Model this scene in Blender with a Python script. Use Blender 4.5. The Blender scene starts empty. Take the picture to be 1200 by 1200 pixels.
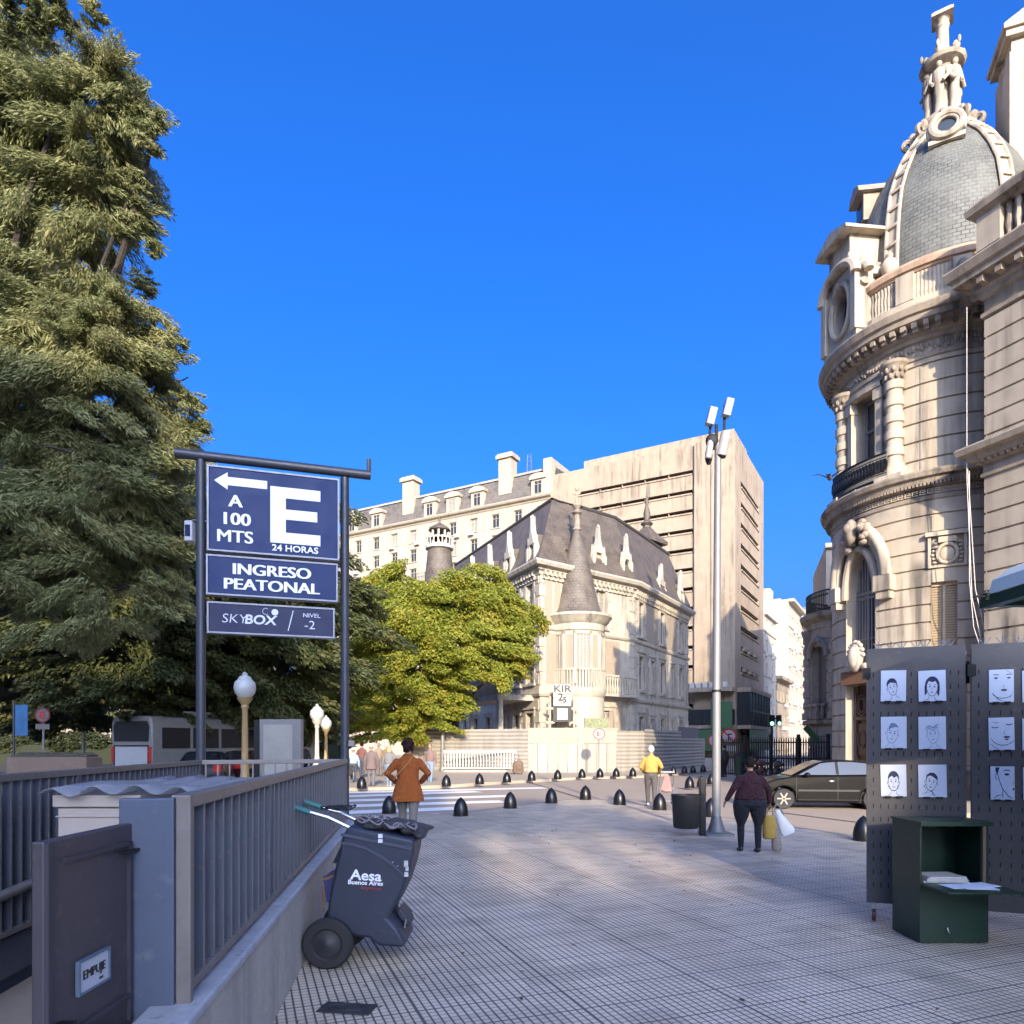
import bpy, bmesh, math, random
import numpy as np
from mathutils import Matrix, Vector
PI = math.pi
rad = math.radians
sc = bpy.context.scene
COL = sc.collection
random.seed(7)
# ------------------------------------------------------------------ survey
FOC, CXP, HOR, EYE = 820.0, 600.0, 872.0, 1.65      # calibration of the photograph (1200 px wide)
def W(px, py, Y):
    return Vector(((px - CXP) / FOC * Y, Y, EYE - (py - HOR) / FOC * Y))
def G(px, py, z=0.0):
    Y = FOC * (EYE - z) / (py - HOR)
    return Vector(((px - CXP) / FOC * Y, Y, z))
# ------------------------------------------------------------------ mesh builder
class MB:
    def __init__(s, M=None):
        s.v = []; s.f = []; s.m = []; s.M = M or Matrix()
    def add(s, vs, fs, m=0):
        b = len(s.v)
        M = s.M
        s.v += [tuple(M @ Vector(p)) for p in vs]
        s.f += [tuple(b + i for i in f) for f in fs]
        s.m += [m] * len(fs)
    def bx(s, x0, x1, y0, y1, z0, z1, m=0):
        s.add([(x0,y0,z0),(x1,y0,z0),(x1,y1,z0),(x0,y1,z0),(x0,y0,z1),(x1,y0,z1),(x1,y1,z1),(x0,y1,z1)],
              [(0,3,2,1),(4,5,6,7),(0,1,5,4),(1,2,6,5),(2,3,7,6),(3,0,4,7)], m)
    def box(s, c, d, m=0, rot=None):
        old = s.M
        s.M = old @ Matrix.Translation(Vector(c)) @ (rot.to_4x4() if rot is not None else Matrix())
        s.bx(-d[0]/2, d[0]/2, -d[1]/2, d[1]/2, -d[2]/2, d[2]/2, m)
        s.M = old
    def prism(s, poly, z0, z1, m=0, poly2=None):
        n = len(poly); p2 = poly2 or poly
        s.add([(x,y,z0) for x,y in poly] + [(x,y,z1) for x,y in p2],
              [tuple(range(n-1,-1,-1)), tuple(range(n,2*n))] + [(i,(i+1)%n,n+(i+1)%n,n+i) for i in range(n)], m)
    def plate(s, poly, y0, y1, m=0):                 # polygon in xz given thickness in y
        n = len(poly)
        s.add([(x,y0,z) for x,z in poly] + [(x,y1,z) for x,z in poly],
              [tuple(range(n)), tuple(range(2*n-1,n-1,-1))] + [(i,n+i,n+(i+1)%n,(i+1)%n) for i in range(n)], m)
    def ring_plate(s, outer, inner, y0, y1, m=0):    # frame between two polygons of equal count, in xz
        n = len(outer)
        vs = [(x,y0,z) for x,z in outer] + [(x,y0,z) for x,z in inner] + [(x,y1,z) for x,z in outer] + [(x,y1,z) for x,z in inner]
        fs = []
        for i in range(n):
            j = (i+1) % n
            fs += [(i,j,n+j,n+i), (2*n+i,3*n+i,3*n+j,2*n+j), (i,2*n+i,2*n+j,j), (n+i,n+j,3*n+j,3*n+i)]
        s.add(vs, fs, m)
    def tube(s, pts, rs, n=8, m=0, sq=None):
        pts = [Vector(p) for p in pts]
        if not hasattr(rs, '__len__'): rs = [rs] * len(pts)
        up = Vector((0,0,1)); vs = []; prev = None
        for i, p in enumerate(pts):
            d = (pts[min(i+1,len(pts)-1)] - pts[max(i-1,0)]).normalized()
            if prev is None:
                a = d.cross(up)
                if a.length < 1e-3: a = d.cross(Vector((0,1,0)))
            else:
                a = prev - d * prev.dot(d)
            a.normalize(); b = d.cross(a); prev = a
            for k in range(n):
                t = 2*PI*k/n
                q = a*math.cos(t)*rs[i] + b*math.sin(t)*rs[i]
                if sq: q = Vector((q.x*sq[0], q.y*sq[1], q.z*sq[2]))
                vs.append(p + q)
        fs = [(i*n+k, i*n+(k+1)%n, (i+1)*n+(k+1)%n, (i+1)*n+k) for i in range(len(pts)-1) for k in range(n)]
        fs += [tuple(range(n-1,-1,-1)), tuple((len(pts)-1)*n+k for k in range(n))]
        s.add(vs, fs, m)
    def lathe(s, prof, n=32, a0=0.0, a1=2*PI, m=0, c=(0,0), sx=1.0, sy=1.0):
        full = abs(a1-a0-2*PI) < 1e-6
        k = n if full else n+1
        vs = []
        for i in range(k):
            t = a0 + (a1-a0)*i/n
            for r, z in prof:
                vs.append((c[0]+r*math.cos(t)*sx, c[1]+r*math.sin(t)*sy, z))
        q = len(prof)
        fs = [(i*q+j, ((i+1)%k)*q+j, ((i+1)%k)*q+j+1, i*q+j+1) for i in range(n) for j in range(q-1)]
        s.add(vs, fs, m)
        if full:
            if prof[0][0] > 1e-4: s.add([vs[i*q] for i in range(k)], [tuple(range(k-1,-1,-1))], m)
            if prof[-1][0] > 1e-4: s.add([vs[i*q+q-1] for i in range(k)], [tuple(range(k))], m)
    def sph(s, c, r, nu=12, nv=8, m=0, rot=None):
        if not hasattr(r, '__len__'): r = (r, r, r)
        old = s.M
        s.M = old @ Matrix.Translation(Vector(c)) @ (rot.to_4x4() if rot is not None else Matrix())
        vs = [(0,0,-r[2])]
        for j in range(1, nv):
            p = -PI/2 + PI*j/nv
            for i in range(nu):
                t = 2*PI*i/nu
                vs.append((r[0]*math.cos(p)*math.cos(t), r[1]*math.cos(p)*math.sin(t), r[2]*math.sin(p)))
        vs.append((0,0,r[2])); L = len(vs)-1
        fs = [(0, 1+(i+1)%nu, 1+i) for i in range(nu)]
        for j in range(nv-2):
            for i in range(nu):
                a = 1+j*nu
                fs.append((a+i, a+(i+1)%nu, a+nu+(i+1)%nu, a+nu+i))
        a = 1+(nv-2)*nu
        fs += [(a+i, a+(i+1)%nu, L) for i in range(nu)]
        s.add(vs, fs, m); s.M = old
    def loft(s, st, n=20, m=0):                      # stations (x,y,z,rx,ry[,power]) of horizontal rings
        vs = []
        for q in st:
            x,y,z,rx,ry = q[:5]; e = q[5] if len(q) > 5 else 1.0
            for k in range(n):
                t = 2*PI*k/n; cc, ss = math.cos(t), math.sin(t)
                vs.append((x+rx*math.copysign(abs(cc)**e,cc), y+ry*math.copysign(abs(ss)**e,ss), z))
        L = len(st)
        fs = [(i*n+k, i*n+(k+1)%n, (i+1)*n+(k+1)%n, (i+1)*n+k) for i in range(L-1) for k in range(n)]
        fs += [tuple(range(n-1,-1,-1)), tuple((L-1)*n+k for k in range(n))]
        s.add(vs, fs, m)
    def sweep(s, prof, path, m=0, close=False):       # prof (out, z) swept along a plan polyline, out = to the right of travel
        pts = [Vector((p[0],p[1])) for p in path]; n = len(pts); q = len(prof); vs = []
        for i, p in enumerate(pts):
            if close: d0 = (p-pts[i-1]).normalized(); d1 = (pts[(i+1)%n]-p).normalized()
            else:
                d0 = (p-pts[max(i-1,0)]); d1 = (pts[min(i+1,n-1)]-p)
                if d0.length < 1e-6: d0 = d1
                if d1.length < 1e-6: d1 = d0
                d0 = d0.normalized(); d1 = d1.normalized()
            n0 = Vector((d0.y,-d0.x)); n1 = Vector((d1.y,-d1.x))
            b = (n0+n1); b = b/max(b.length_squared,1e-6)*2
            for o, z in prof: vs.append((p.x+b.x*o, p.y+b.y*o, z))
        fs = []
        for i in range(n if close else n-1):
            j = (i+1) % n
            for k in range(q-1): fs.append((i*q+k, j*q+k, j*q+k+1, i*q+k+1))
        if not close: fs += [tuple(range(q-1,-1,-1)), tuple((n-1)*q+k for k in range(q))]
        s.add(vs, fs, m)
    def mesh(s, name, mats, smooth=True, angle=38, fix=True):
        me = bpy.data.meshes.new(name)
        me.from_pydata(s.v, [], s.f)
        if not isinstance(mats, (list, tuple)): mats = [mats]
        for m in mats: me.materials.append(m)
        me.polygons.foreach_set('material_index', s.m)
        if fix:
            bm = bmesh.new(); bm.from_mesh(me)
            bmesh.ops.recalc_face_normals(bm, faces=bm.faces)
            bm.to_mesh(me); bm.free()
        if smooth:
            me.polygons.foreach_set('use_smooth', [True]*len(me.polygons))
            me.set_sharp_from_angle(angle=rad(angle))
        me.update()
        return me
    def build(s, name, mats, parent=None, smooth=True, angle=38, bevel=0, fix=True):
        o = bpy.data.objects.new(name, s.mesh(name, mats, smooth, angle, fix))
        COL.objects.link(o); o.parent = parent
        if bevel:
            b = o.modifiers.new('bevel', 'BEVEL'); b.width = bevel; b.segments = 2; b.limit_method = 'ANGLE'; b.angle_limit = rad(35)
            b.harden_normals = False
        return o
def inst(name, me, parent, M=None):
    o = bpy.data.objects.new(name, me); COL.objects.link(o); o.parent = parent
    if M is not None: o.matrix_local = M
    return o
def tag(o, label=None, cat=None, group=None, kind=None):
    if label: o['label'] = label
    if cat: o['category'] = cat
    if group: o['group'] = group
    if kind: o['kind'] = kind
    return o
def thing(name, label, cat, loc=(0,0,0), rz=0.0, group=None):
    o = bpy.data.objects.new(name, None); COL.objects.link(o)
    o.location = loc; o.rotation_euler = (0,0,rz); o.empty_display_size = .3
    return tag(o, label, cat, group)
def kids(o): return [c for c in bpy.data.objects if c.parent == o]
def dup(o, loc, rz=None, label=None, scale=None, parent=None):
    c = o.copy(); COL.objects.link(c)
    if parent is None:
        c.location = loc
        if rz is not None: c.rotation_euler = (0,0,rz)
        if scale: c.scale = (scale,)*3
        if label: c['label'] = label
    else: c.parent = parent
    for k in kids(o): dup(k, None, parent=c)
    return c
def setting(name, mb, m, **k):
    o = mb.build(name, m, None, **k); o['kind'] = 'structure'; return o
def frame(o, d):                                     # x along d (left to right seen from outside), -y outward
    d = Vector((d[0], d[1], 0)).normalized(); y = Vector((-d.y, d.x, 0))
    return Matrix(((d.x,y.x,0,o[0]),(d.y,y.y,0,o[1]),(0,0,1,o[2] if len(o) > 2 else 0),(0,0,0,1)))
def T(x=0, y=0, z=0): return Matrix.Translation(Vector((x,y,z)))
def RZ(a): return Matrix.Rotation(a, 4, 'Z')
def RX(a): return Matrix.Rotation(a, 4, 'X')
def RY(a): return Matrix.Rotation(a, 4, 'Y')
def wall(mb, Wd, z0, z1, holes, dep=.25, x0=0.0, m=0, mr=None):
    """wall in the local xz plane (outside is -y) with rectangular holes (x0,x1,z0,z1) and their reveals"""
    xs = sorted({x0, Wd} | {round(v,4) for h in holes for v in h[:2]}); zs = sorted({z0, z1} | {round(v,4) for h in holes for v in h[2:4]})
    vs = []; fs = []
    for i in range(len(xs)-1):
        for j in range(len(zs)-1):
            cx, cz = (xs[i]+xs[i+1])/2, (zs[j]+zs[j+1])/2
            if any(h[0] < cx < h[1] and h[2] < cz < h[3] for h in holes): continue
            b = len(vs); vs += [(xs[i],0,zs[j]),(xs[i+1],0,zs[j]),(xs[i+1],0,zs[j+1]),(xs[i],0,zs[j+1])]; fs.append((b,b+1,b+2,b+3))
    mb.add(vs, fs, m)
    mr = m if mr is None else mr
    for a,b_,c,d in [h[:4] for h in holes]:
        mb.add([(a,0,c),(b_,0,c),(b_,0,d),(a,0,d),(a,dep,c),(b_,dep,c),(b_,dep,d),(a,dep,d)],
               [(0,1,5,4),(1,2,6,5),(2,3,7,6),(3,0,4,7)], mr)
def text_mesh(mb, s, size, M, bold=0.0, m=0, ext=.004, shear=0.0, sx=1.0, align='CENTER', space=1.0):
    """lettering: face in local xz plane, reading along +x, front to -y"""
    cu = bpy.data.curves.new('lettering', 'FONT'); cu.body = s; cu.size = size; cu.align_x = align; cu.align_y = 'CENTER'
    cu.extrude = ext; cu.offset = bold; cu.shear = shear; cu.resolution_u = 4; cu.space_character = space
    o = bpy.data.objects.new('lettering', cu); COL.objects.link(o)
    bpy.context.view_layer.update()
    me = bpy.data.meshes.new_from_object(o.evaluated_get(bpy.context.evaluated_depsgraph_get()))
    old = mb.M
    mb.M = old @ M @ RX(PI/2) @ Matrix.Diagonal((sx,1,1,1))
    mb.add([v.co for v in me.vertices], [tuple(p.vertices) for p in me.polygons], m)
    mb.M = old
    bpy.data.objects.remove(o); bpy.data.curves.remove(cu); bpy.data.meshes.remove(me)
def text_bold(mb, s, size, M, d, **k):
    for i, x in enumerate((-d, 0, d)): text_mesh(mb, s, size, M @ T(x, -.0008*i, 0), 0.0, **k)
def remeshed(mb, name, mats, parent, voxel=.01, smooth=3, factor=.5):
    """one continuous skin grown over overlapping volumes"""
    me = mb.mesh(name+'_src', mats, False)
    o = bpy.data.objects.new(name, me); COL.objects.link(o)
    r = o.modifiers.new('r', 'REMESH'); r.mode = 'VOXEL'; r.voxel_size = voxel; r.use_smooth_shade = True
    if smooth:
        q = o.modifiers.new('s', 'SMOOTH'); q.iterations = smooth; q.factor = factor
    bpy.context.view_layer.update()
    m2 = bpy.data.meshes.new_from_object(o.evaluated_get(bpy.context.evaluated_depsgraph_get()))
    bpy.data.objects.remove(o); bpy.data.meshes.remove(me)
    m2.name = name; m2.materials.clear()
    m2.materials.append(mats if not isinstance(mats,(list,tuple)) else mats[0])
    m2.polygons.foreach_set('material_index', [0]*len(m2.polygons))
    m2.polygons.foreach_set('use_smooth', [True]*len(m2.polygons))
    o = bpy.data.objects.new(name, m2); COL.objects.link(o); o.parent = parent
    return o
# ------------------------------------------------------------------ materials
MATS = {}
def nodes(name):
    m = bpy.data.materials.new(name); m.use_nodes = True; MATS[name] = m
    nt = m.node_tree; b = nt.nodes['Principled BSDF']
    return m, nt, b
def link(nt, a, b): nt.links.new(a, b)
def N(nt, t, **k):
    n = nt.nodes.new(t)
    for a, v in k.items():
        if a in n.inputs.keys() if hasattr(n.inputs,'keys') else False: n.inputs[a].default_value = v
        else: setattr(n, a, v)
    return n
def math_(nt, op, a, b=None, c=None):
    n = nt.nodes.new('ShaderNodeMath'); n.operation = op
    for i, q in enumerate((a, b, c)):
        if q is None: continue
        if isinstance(q, (int, float)): n.inputs[i].default_value = q
        else: nt.links.new(q, n.inputs[i])
    return n.outputs[0]
def mixc(nt, f, a, b, mode='MIX'):
    n = nt.nodes.new('ShaderNodeMix'); n.data_type = 'RGBA'; n.blend_type = mode
    if isinstance(f, (int, float)): n.inputs[0].default_value = f
    else: nt.links.new(f, n.inputs[0])
    for i, q in ((6, a), (7, b)):
        if isinstance(q, (tuple, list)): n.inputs[i].default_value = (*q[:3], 1)
        else: nt.links.new(q, n.inputs[i])
    return n.outputs[2]
def ramp(nt, f, p0, p1):
    n = nt.nodes.new('ShaderNodeMapRange'); n.inputs[1].default_value = p0; n.inputs[2].default_value = p1
    nt.links.new(f, n.inputs[0]); return n.outputs[0]
def noise(nt, scale, detail=4, vec=None, sc3=None, rough=.6, coord='Object'):
    tc = nt.nodes.new('ShaderNodeTexCoord'); v = vec or tc.outputs[coord]
    if sc3:
        mp = nt.nodes.new('ShaderNodeMapping'); mp.inputs['Scale'].default_value = sc3; nt.links.new(v, mp.inputs[0]); v = mp.outputs[0]
    n = nt.nodes.new('ShaderNodeTexNoise'); n.inputs['Scale'].default_value = scale; n.inputs['Detail'].default_value = detail
    n.inputs['Roughness'].default_value = rough
    nt.links.new(v, n.inputs['Vector']); return n.outputs['Fac']
def bump(nt, b, h, strength=.3, dist=.02):
    n = nt.nodes.new('ShaderNodeBump'); n.inputs['Strength'].default_value = strength; n.inputs['Distance'].default_value = dist
    nt.links.new(h, n.inputs['Height']); nt.links.new(n.outputs[0], b.inputs['Normal'])
def mul(c, k): return tuple(min(1, x*k) for x in c[:3])
def mat(name, col, rough=.6, metal=0.0, var=.15, scale=6.0, bmp=0.0, bdist=.01, streak=0.0, stain=(.05,.045,.04), spec=.5, coat=0.0, wear=0.0, wearc=(.2,.18,.16)):
    if name in MATS: return MATS[name]
    m, nt, b = nodes(name)
    n1 = noise(nt, scale, 5)
    c = mixc(nt, n1, mul(col,1-var), mul(col,1+var))
    if streak:
        s1 = noise(nt, 1.0, 6, sc3=(2.6,2.6,.16)); s2 = noise(nt, .35, 3)
        f = math_(nt,'MULTIPLY', ramp(nt, s1, .46, .66), ramp(nt, s2, .38, .58))
        c = mixc(nt, math_(nt,'MULTIPLY', f, streak), c, stain)
    if wear:
        w = ramp(nt, noise(nt, 14, 8, rough=.7), .58, .7)
        c = mixc(nt, math_(nt,'MULTIPLY', w, wear), c, wearc)
    link(nt, c, b.inputs['Base Color'])
    r = math_(nt, 'ADD', math_(nt,'MULTIPLY', noise(nt, scale*2.3, 3), .25), rough-.12)
    link(nt, r, b.inputs['Roughness'])
    b.inputs['Metallic'].default_value = metal; b.inputs['Specular IOR Level'].default_value = spec
    b.inputs['Coat Weight'].default_value = coat
    if bmp: bump(nt, b, noise(nt, scale*5, 6), bmp, bdist)
    return m
def glass(name, col=(.03,.035,.04), rough=.08):
    m, nt, b = nodes(name)
    b.inputs['Base Color'].default_value = (*col,1); b.inputs['Roughness'].default_value = rough; b.inputs['Specular IOR Level'].default_value = .8
    return m
# --- ground
def tile_mat():
    m, nt, b = nodes('plaza_tiles')
    tc = nt.nodes.new('ShaderNodeTexCoord'); mp = nt.nodes.new('ShaderNodeMapping')
    mp.vector_type = 'POINT'; mp.inputs['Rotation'].default_value = (0,0,rad(-20.7)); link(nt, tc.outputs['Object'], mp.inputs[0])
    sp = nt.nodes.new('ShaderNodeSeparateXYZ'); link(nt, mp.outputs[0], sp.inputs[0])
    S = .0545
    def groove(v, s, w):       # 1 in the groove
        fr = math_(nt,'FRACT', math_(nt,'DIVIDE', v, s))
        d = math_(nt,'ABSOLUTE', math_(nt,'SUBTRACT', fr, .5))
        return ramp(nt, d, .5-w*1.25, .5-w*.75)
    g = math_(nt,'MAXIMUM', groove(sp.outputs[0], S, .115), math_(nt,'MULTIPLY', groove(sp.outputs[1], S, .085), .75))
    j = math_(nt,'MAXIMUM', groove(sp.outputs[0], S*18, .011), groove(sp.outputs[1], S*6, .022))
    gg = math_(nt,'MAXIMUM', g, j)
    # each slab has its own tone
    cx = math_(nt,'FLOOR', math_(nt,'DIVIDE', math_(nt,'ADD', sp.outputs[0], S*9), S*6)); cy = math_(nt,'FLOOR', math_(nt,'DIVIDE', math_(nt,'ADD', sp.outputs[1], S*3), S*6))
    cb = nt.nodes.new('ShaderNodeCombineXYZ'); link(nt, cx, cb.inputs[0]); link(nt, cy, cb.inputs[1])
    wn = nt.nodes.new('ShaderNodeTexWhiteNoise'); wn.noise_dimensions = '2D'; link(nt, cb.outputs[0], wn.inputs['Vector'])
    n1 = noise(nt, .55, 6); n2 = noise(nt, 9, 5)
    tone = math_(nt,'ADD', math_(nt,'MULTIPLY', wn.outputs['Value'], .3), math_(nt,'ADD', math_(nt,'MULTIPLY', n1, .5), math_(nt,'MULTIPLY', n2, .28)))
    c = mixc(nt, ramp(nt, tone, .25, .8), (.37,.305,.225), (.75,.625,.47))
    spots = ramp(nt, noise(nt, 3.2, 2), .70, .76)
    c = mixc(nt, math_(nt,'MULTIPLY', spots, .45), c, (.09,.085,.085))
    c = mixc(nt, math_(nt,'MULTIPLY', gg, .93), c, (.06,.054,.055))
    link(nt, c, b.inputs['Base Color'])
    rg = math_(nt,'ADD', math_(nt,'MULTIPLY', noise(nt, 1.1, 5), .36), .24)
    rg = math_(nt,'ADD', rg, math_(nt,'MULTIPLY', gg, .35))
    link(nt, rg, b.inputs['Roughness']); b.inputs['Specular IOR Level'].default_value = .55
    h = math_(nt,'ADD', math_(nt,'MULTIPLY', gg, -1.0), math_(nt,'ADD', math_(nt,'MULTIPLY', n2, .12), math_(nt,'MULTIPLY', wn.outputs['Value'], .35)))
    bump(nt, b, h, .5, .004)
    return m
def asphalt_mat(name, c0, c1, lines=None):
    m, nt, b = nodes(name)
    n1 = noise(nt, .25, 6); n2 = noise(nt, 60, 3); n3 = noise(nt, 2.2, 6)
    c = mixc(nt, math_(nt,'ADD', math_(nt,'MULTIPLY', n1, .6), math_(nt,'MULTIPLY', n3, .4)), c0, c1)
    c = mixc(nt, math_(nt,'MULTIPLY', ramp(nt, n2, .3, .7), .25), c, mul(c0,.6))
    cr = ramp(nt, noise(nt, .8, 8, rough=.75), .655, .67)
    c = mixc(nt, math_(nt,'MULTIPLY', cr, .35), c, mul(c0,.5))
    link(nt, c, b.inputs['Base Color']); b.inputs['Roughness'].default_value = .78; b.inputs['Specular IOR Level'].default_value = .35
    bump(nt, b, n2, .35, .01)
    return m
def slate_mat(name, c0, c1, bw=.3, bh=.16, mode='plane', R=2.4, mort=.02):
    m, nt, b = nodes(name)
    tc = nt.nodes.new('ShaderNodeTexCoord'); sp = nt.nodes.new('ShaderNodeSeparateXYZ'); link(nt, tc.outputs['Object'], sp.inputs[0])
    cb = nt.nodes.new('ShaderNodeCombineXYZ')
    if mode == 'round':
        u = math_(nt,'MULTIPLY', math_(nt,'ARCTAN2', sp.outputs[0], sp.outputs[1]), R)
    else:
        u = math_(nt,'ADD', math_(nt,'MULTIPLY', sp.outputs[0], .8), math_(nt,'MULTIPLY', sp.outputs[1], .7))
    link(nt, u, cb.inputs[0]); link(nt, sp.outputs[2], cb.inputs[1])
    br = nt.nodes.new('ShaderNodeTexBrick'); br.inputs['Scale'].default_value = 1; br.inputs['Brick Width'].default_value = bw; br.inputs['Row Height'].default_value = bh
    br.inputs['Mortar Size'].default_value = mort; br.inputs['Mortar Smooth'].default_value = .3; br.inputs['Bias'].default_value = 0
    br.inputs['Color1'].default_value = (*c0,1); br.inputs['Color2'].default_value = (*c1,1); br.inputs['Mortar'].default_value = (*mul(c0,.35),1)
    link(nt, cb.outputs[0], br.inputs['Vector'])
    c = mixc(nt, ramp(nt, noise(nt, 1.3, 6), .35, .75), br.outputs['Color'], mul(c1,1.25))
    st = ramp(nt, noise(nt, 1.0, 5, sc3=(2,2,.2)), .55, .75)
    c = mixc(nt, math_(nt,'MULTIPLY', st, .45), c, mul(c0,.5))
    link(nt, c, b.inputs['Base Color']); b.inputs['Roughness'].default_value = .6
    h = math_(nt,'MULTIPLY', br.outputs['Fac'], -1)
    bump(nt, b, h, .5, .03)
    return m
def leaf_mat(name, c0, c1, c2, trans=.35):
    m, nt, b = nodes(name)
    g = nt.nodes.new('ShaderNodeNewGeometry'); r = g.outputs['Random Per Island']
    c = mixc(nt, r, c0, c1)
    c = mixc(nt, ramp(nt, noise(nt, .9, 3), .5, .72), c, c2)
    link(nt, c, b.inputs['Base Color']); b.inputs['Roughness'].default_value = .55; b.inputs['Specular IOR Level'].default_value = .35
    t = nt.nodes.new('ShaderNodeBsdfTranslucent'); link(nt, c, t.inputs[0])
    mx = nt.nodes.new('ShaderNodeMixShader'); mx.inputs[0].default_value = trans
    out = nt.nodes['Material Output']
    link(nt, b.outputs[0], mx.inputs[1]); link(nt, t.outputs[0], mx.inputs[2]); link(nt, mx.outputs[0], out.inputs[0])
    return m
def louver_mat(name, c, pitch=.06, dark=.25):
    m, nt, b = nodes(name)
    tc = nt.nodes.new('ShaderNodeTexCoord'); sp = nt.nodes.new('ShaderNodeSeparateXYZ'); link(nt, tc.outputs['Object'], sp.inputs[0])
    fr = math_(nt,'FRACT', math_(nt,'DIVIDE', sp.outputs[2], pitch))
    k = ramp(nt, fr, .0, .35)
    cc = mixc(nt, noise(nt, 5, 4), mul(c,.8), mul(c,1.15))
    cc = mixc(nt, k, mul(c,dark), cc); link(nt, cc, b.inputs['Base Color']); b.inputs['Roughness'].default_value = .6
    bump(nt, b, fr, .6, .02)
    return m
STONE = mat('palace_stone', (.43,.36,.27), .8, var=.24, scale=1.8, bmp=.35, streak=.95, stain=(.10,.085,.07))
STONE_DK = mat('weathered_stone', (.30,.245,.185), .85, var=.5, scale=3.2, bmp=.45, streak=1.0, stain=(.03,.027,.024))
STONE_RUST = mat('rust_stained_stone', (.42,.28,.185), .85, var=.3, scale=3.0, bmp=.3, streak=.7, stain=(.10,.07,.05))
CREAM = mat('cream_render', (.40,.34,.26), .85, var=.12, scale=1.2, streak=.7, stain=(.25,.22,.18))
WHITE = mat('white_render', (.42,.37,.30), .85, var=.1, scale=1.5, streak=.45, stain=(.25,.22,.19))
HAEDO = mat('pale_stucco', (.43,.385,.315), .85, var=.22, scale=1.8, bmp=.25, streak=.9, stain=(.17,.15,.13))
BRICK = mat('tan_brick_panel', (.33,.265,.2), .88, var=.2, scale=5, bmp=.3, streak=.35, stain=(.2,.17,.14))
CONC = mat('board_marked_concrete', (.33,.26,.19), .88, var=.2, scale=.9, bmp=.2, streak=.9, stain=(.15,.12,.095))
CONC_LT = mat('light_concrete', (.46,.42,.36), .85, var=.12, scale=1.5, bmp=.15, streak=.4, stain=(.2,.18,.15))
SHUT = louver_mat('grey_shutters', (.12,.11,.098))
SHUT_T = louver_mat('tan_shutters', (.36,.27,.17), .075, .2)
SHUT_W = louver_mat('white_shutters', (.30,.28,.25), .09, .35)
GLASS = glass('window_glass')
DARKIN = mat('dark_interior', (.02,.018,.017), .9)
IRON = mat('black_iron', (.015,.015,.016), .45, .3, var=.2, scale=20)
WOOD = mat('carved_brown_wood', (.085,.045,.026), .5, var=.35, scale=9, bmp=.3)
DOME = slate_mat('fishscale_slate', (.085,.085,.074), (.135,.135,.118), .19, .12, 'round', 2.4, .012)
SLATE = slate_mat('grey_brown_slate', (.078,.063,.048), (.115,.092,.07), .34, .2, 'plane')
CONE = slate_mat('turret_slate', (.09,.075,.06), (.135,.112,.09), .22, .2, 'round', 1.1, .016)
MANS = slate_mat('mansard_slate', (.10,.088,.076), (.135,.118,.1), .6, .35, 'plane')
TILES = tile_mat()
ASPH = asphalt_mat('worn_asphalt', (.28,.225,.17), (.44,.355,.27))
PAVE = asphalt_mat('pavement_concrete', (.34,.28,.215), (.46,.38,.29))
EARTH = asphalt_mat('park_earth', (.05,.042,.03), (.10,.085,.055))
PAINT = mat('road_paint', (.78,.75,.70), .7, var=.1, scale=8, wear=.5, wearc=(.38,.33,.28))
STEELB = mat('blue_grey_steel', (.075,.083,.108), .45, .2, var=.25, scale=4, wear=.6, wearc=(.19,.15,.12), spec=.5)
STEELR = mat('worn_rail_and_lit_edge', (.19,.165,.15), .48, .25, var=.25, scale=9, wear=.6, wearc=(.11,.09,.08))
BLUEW = mat('blue_sheet_steel', (.026,.035,.066), .5, .1, var=.35, scale=2.5, wear=.3, wearc=(.09,.08,.08))
DOORM = mat('dark_violet_grey_door', (.068,.056,.062), .45, .15, var=.3, scale=3, wear=.5, wearc=(.17,.13,.11))
POLEG = mat('galvanised_pole', (.21,.205,.20), .5, .25, var=.15, scale=6, streak=.5)
POLED = mat('dark_grey_pole', (.05,.053,.066), .42, .3, var=.15, scale=6)
SIGNB = mat('navy_sign_face', (.004,.02,.098), .45, var=.1, scale=2, spec=.22, coat=.0)
SIGND = mat('dark_navy_sign', (.009,.015,.06), .42, var=.1, scale=2, spec=.22)
SIGNW = mat('white_sign_lettering', (.74,.75,.78), .4, var=.03)
BLACKP = mat('black_bollard_paint', (.006,.006,.007), .34, .0, var=.3, scale=10, spec=.45)
CARTB = mat('dark_blue_plastic', (.022,.027,.046), .5, var=.25, scale=6, wear=.35, wearc=(.11,.105,.105))
RUBBER = mat('black_rubber', (.014,.014,.016), .7, var=.2, scale=30, bmp=.2)
CHROME = mat('bare_metal_tube', (.42,.42,.43), .3, .8, var=.1, scale=10)
TEAL = mat('teal_grip', (.04,.16,.15), .55)
GREEN = mat('dark_green_enamel', (.007,.026,.017), .36, .1, var=.15, scale=4, wear=.2, wearc=(.05,.07,.055), spec=.5)
GREENI = mat('green_box_inside', (.012,.035,.02), .55)
PAPER = mat('paper', (.62,.66,.74), .7, var=.05, scale=3)
PAPERG = mat('grey_newsprint', (.44,.43,.42), .8, var=.2, scale=25)
INK = mat('dark_blue_ink', (.012,.022,.07), .6)
INKL = mat('mid_blue_ink', (.06,.14,.30), .6)
PANEL = mat('grey_steel_panel', (.10,.092,.09), .42, .3, var=.3, scale=2.2, wear=.4, wearc=(.24,.21,.19), spec=.5)
AWN = mat('cream_awning_top', (.62,.62,.52), .6, var=.06)
AWNG = mat('awning_green_steel', (.018,.052,.026), .35, .2)
BARK = mat('dark_bark', (.045,.036,.028), .9, var=.4, scale=7, bmp=.8, bdist=.04)
WHITEP = mat('white_painted_iron', (.58,.56,.52), .5, var=.05)
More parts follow.
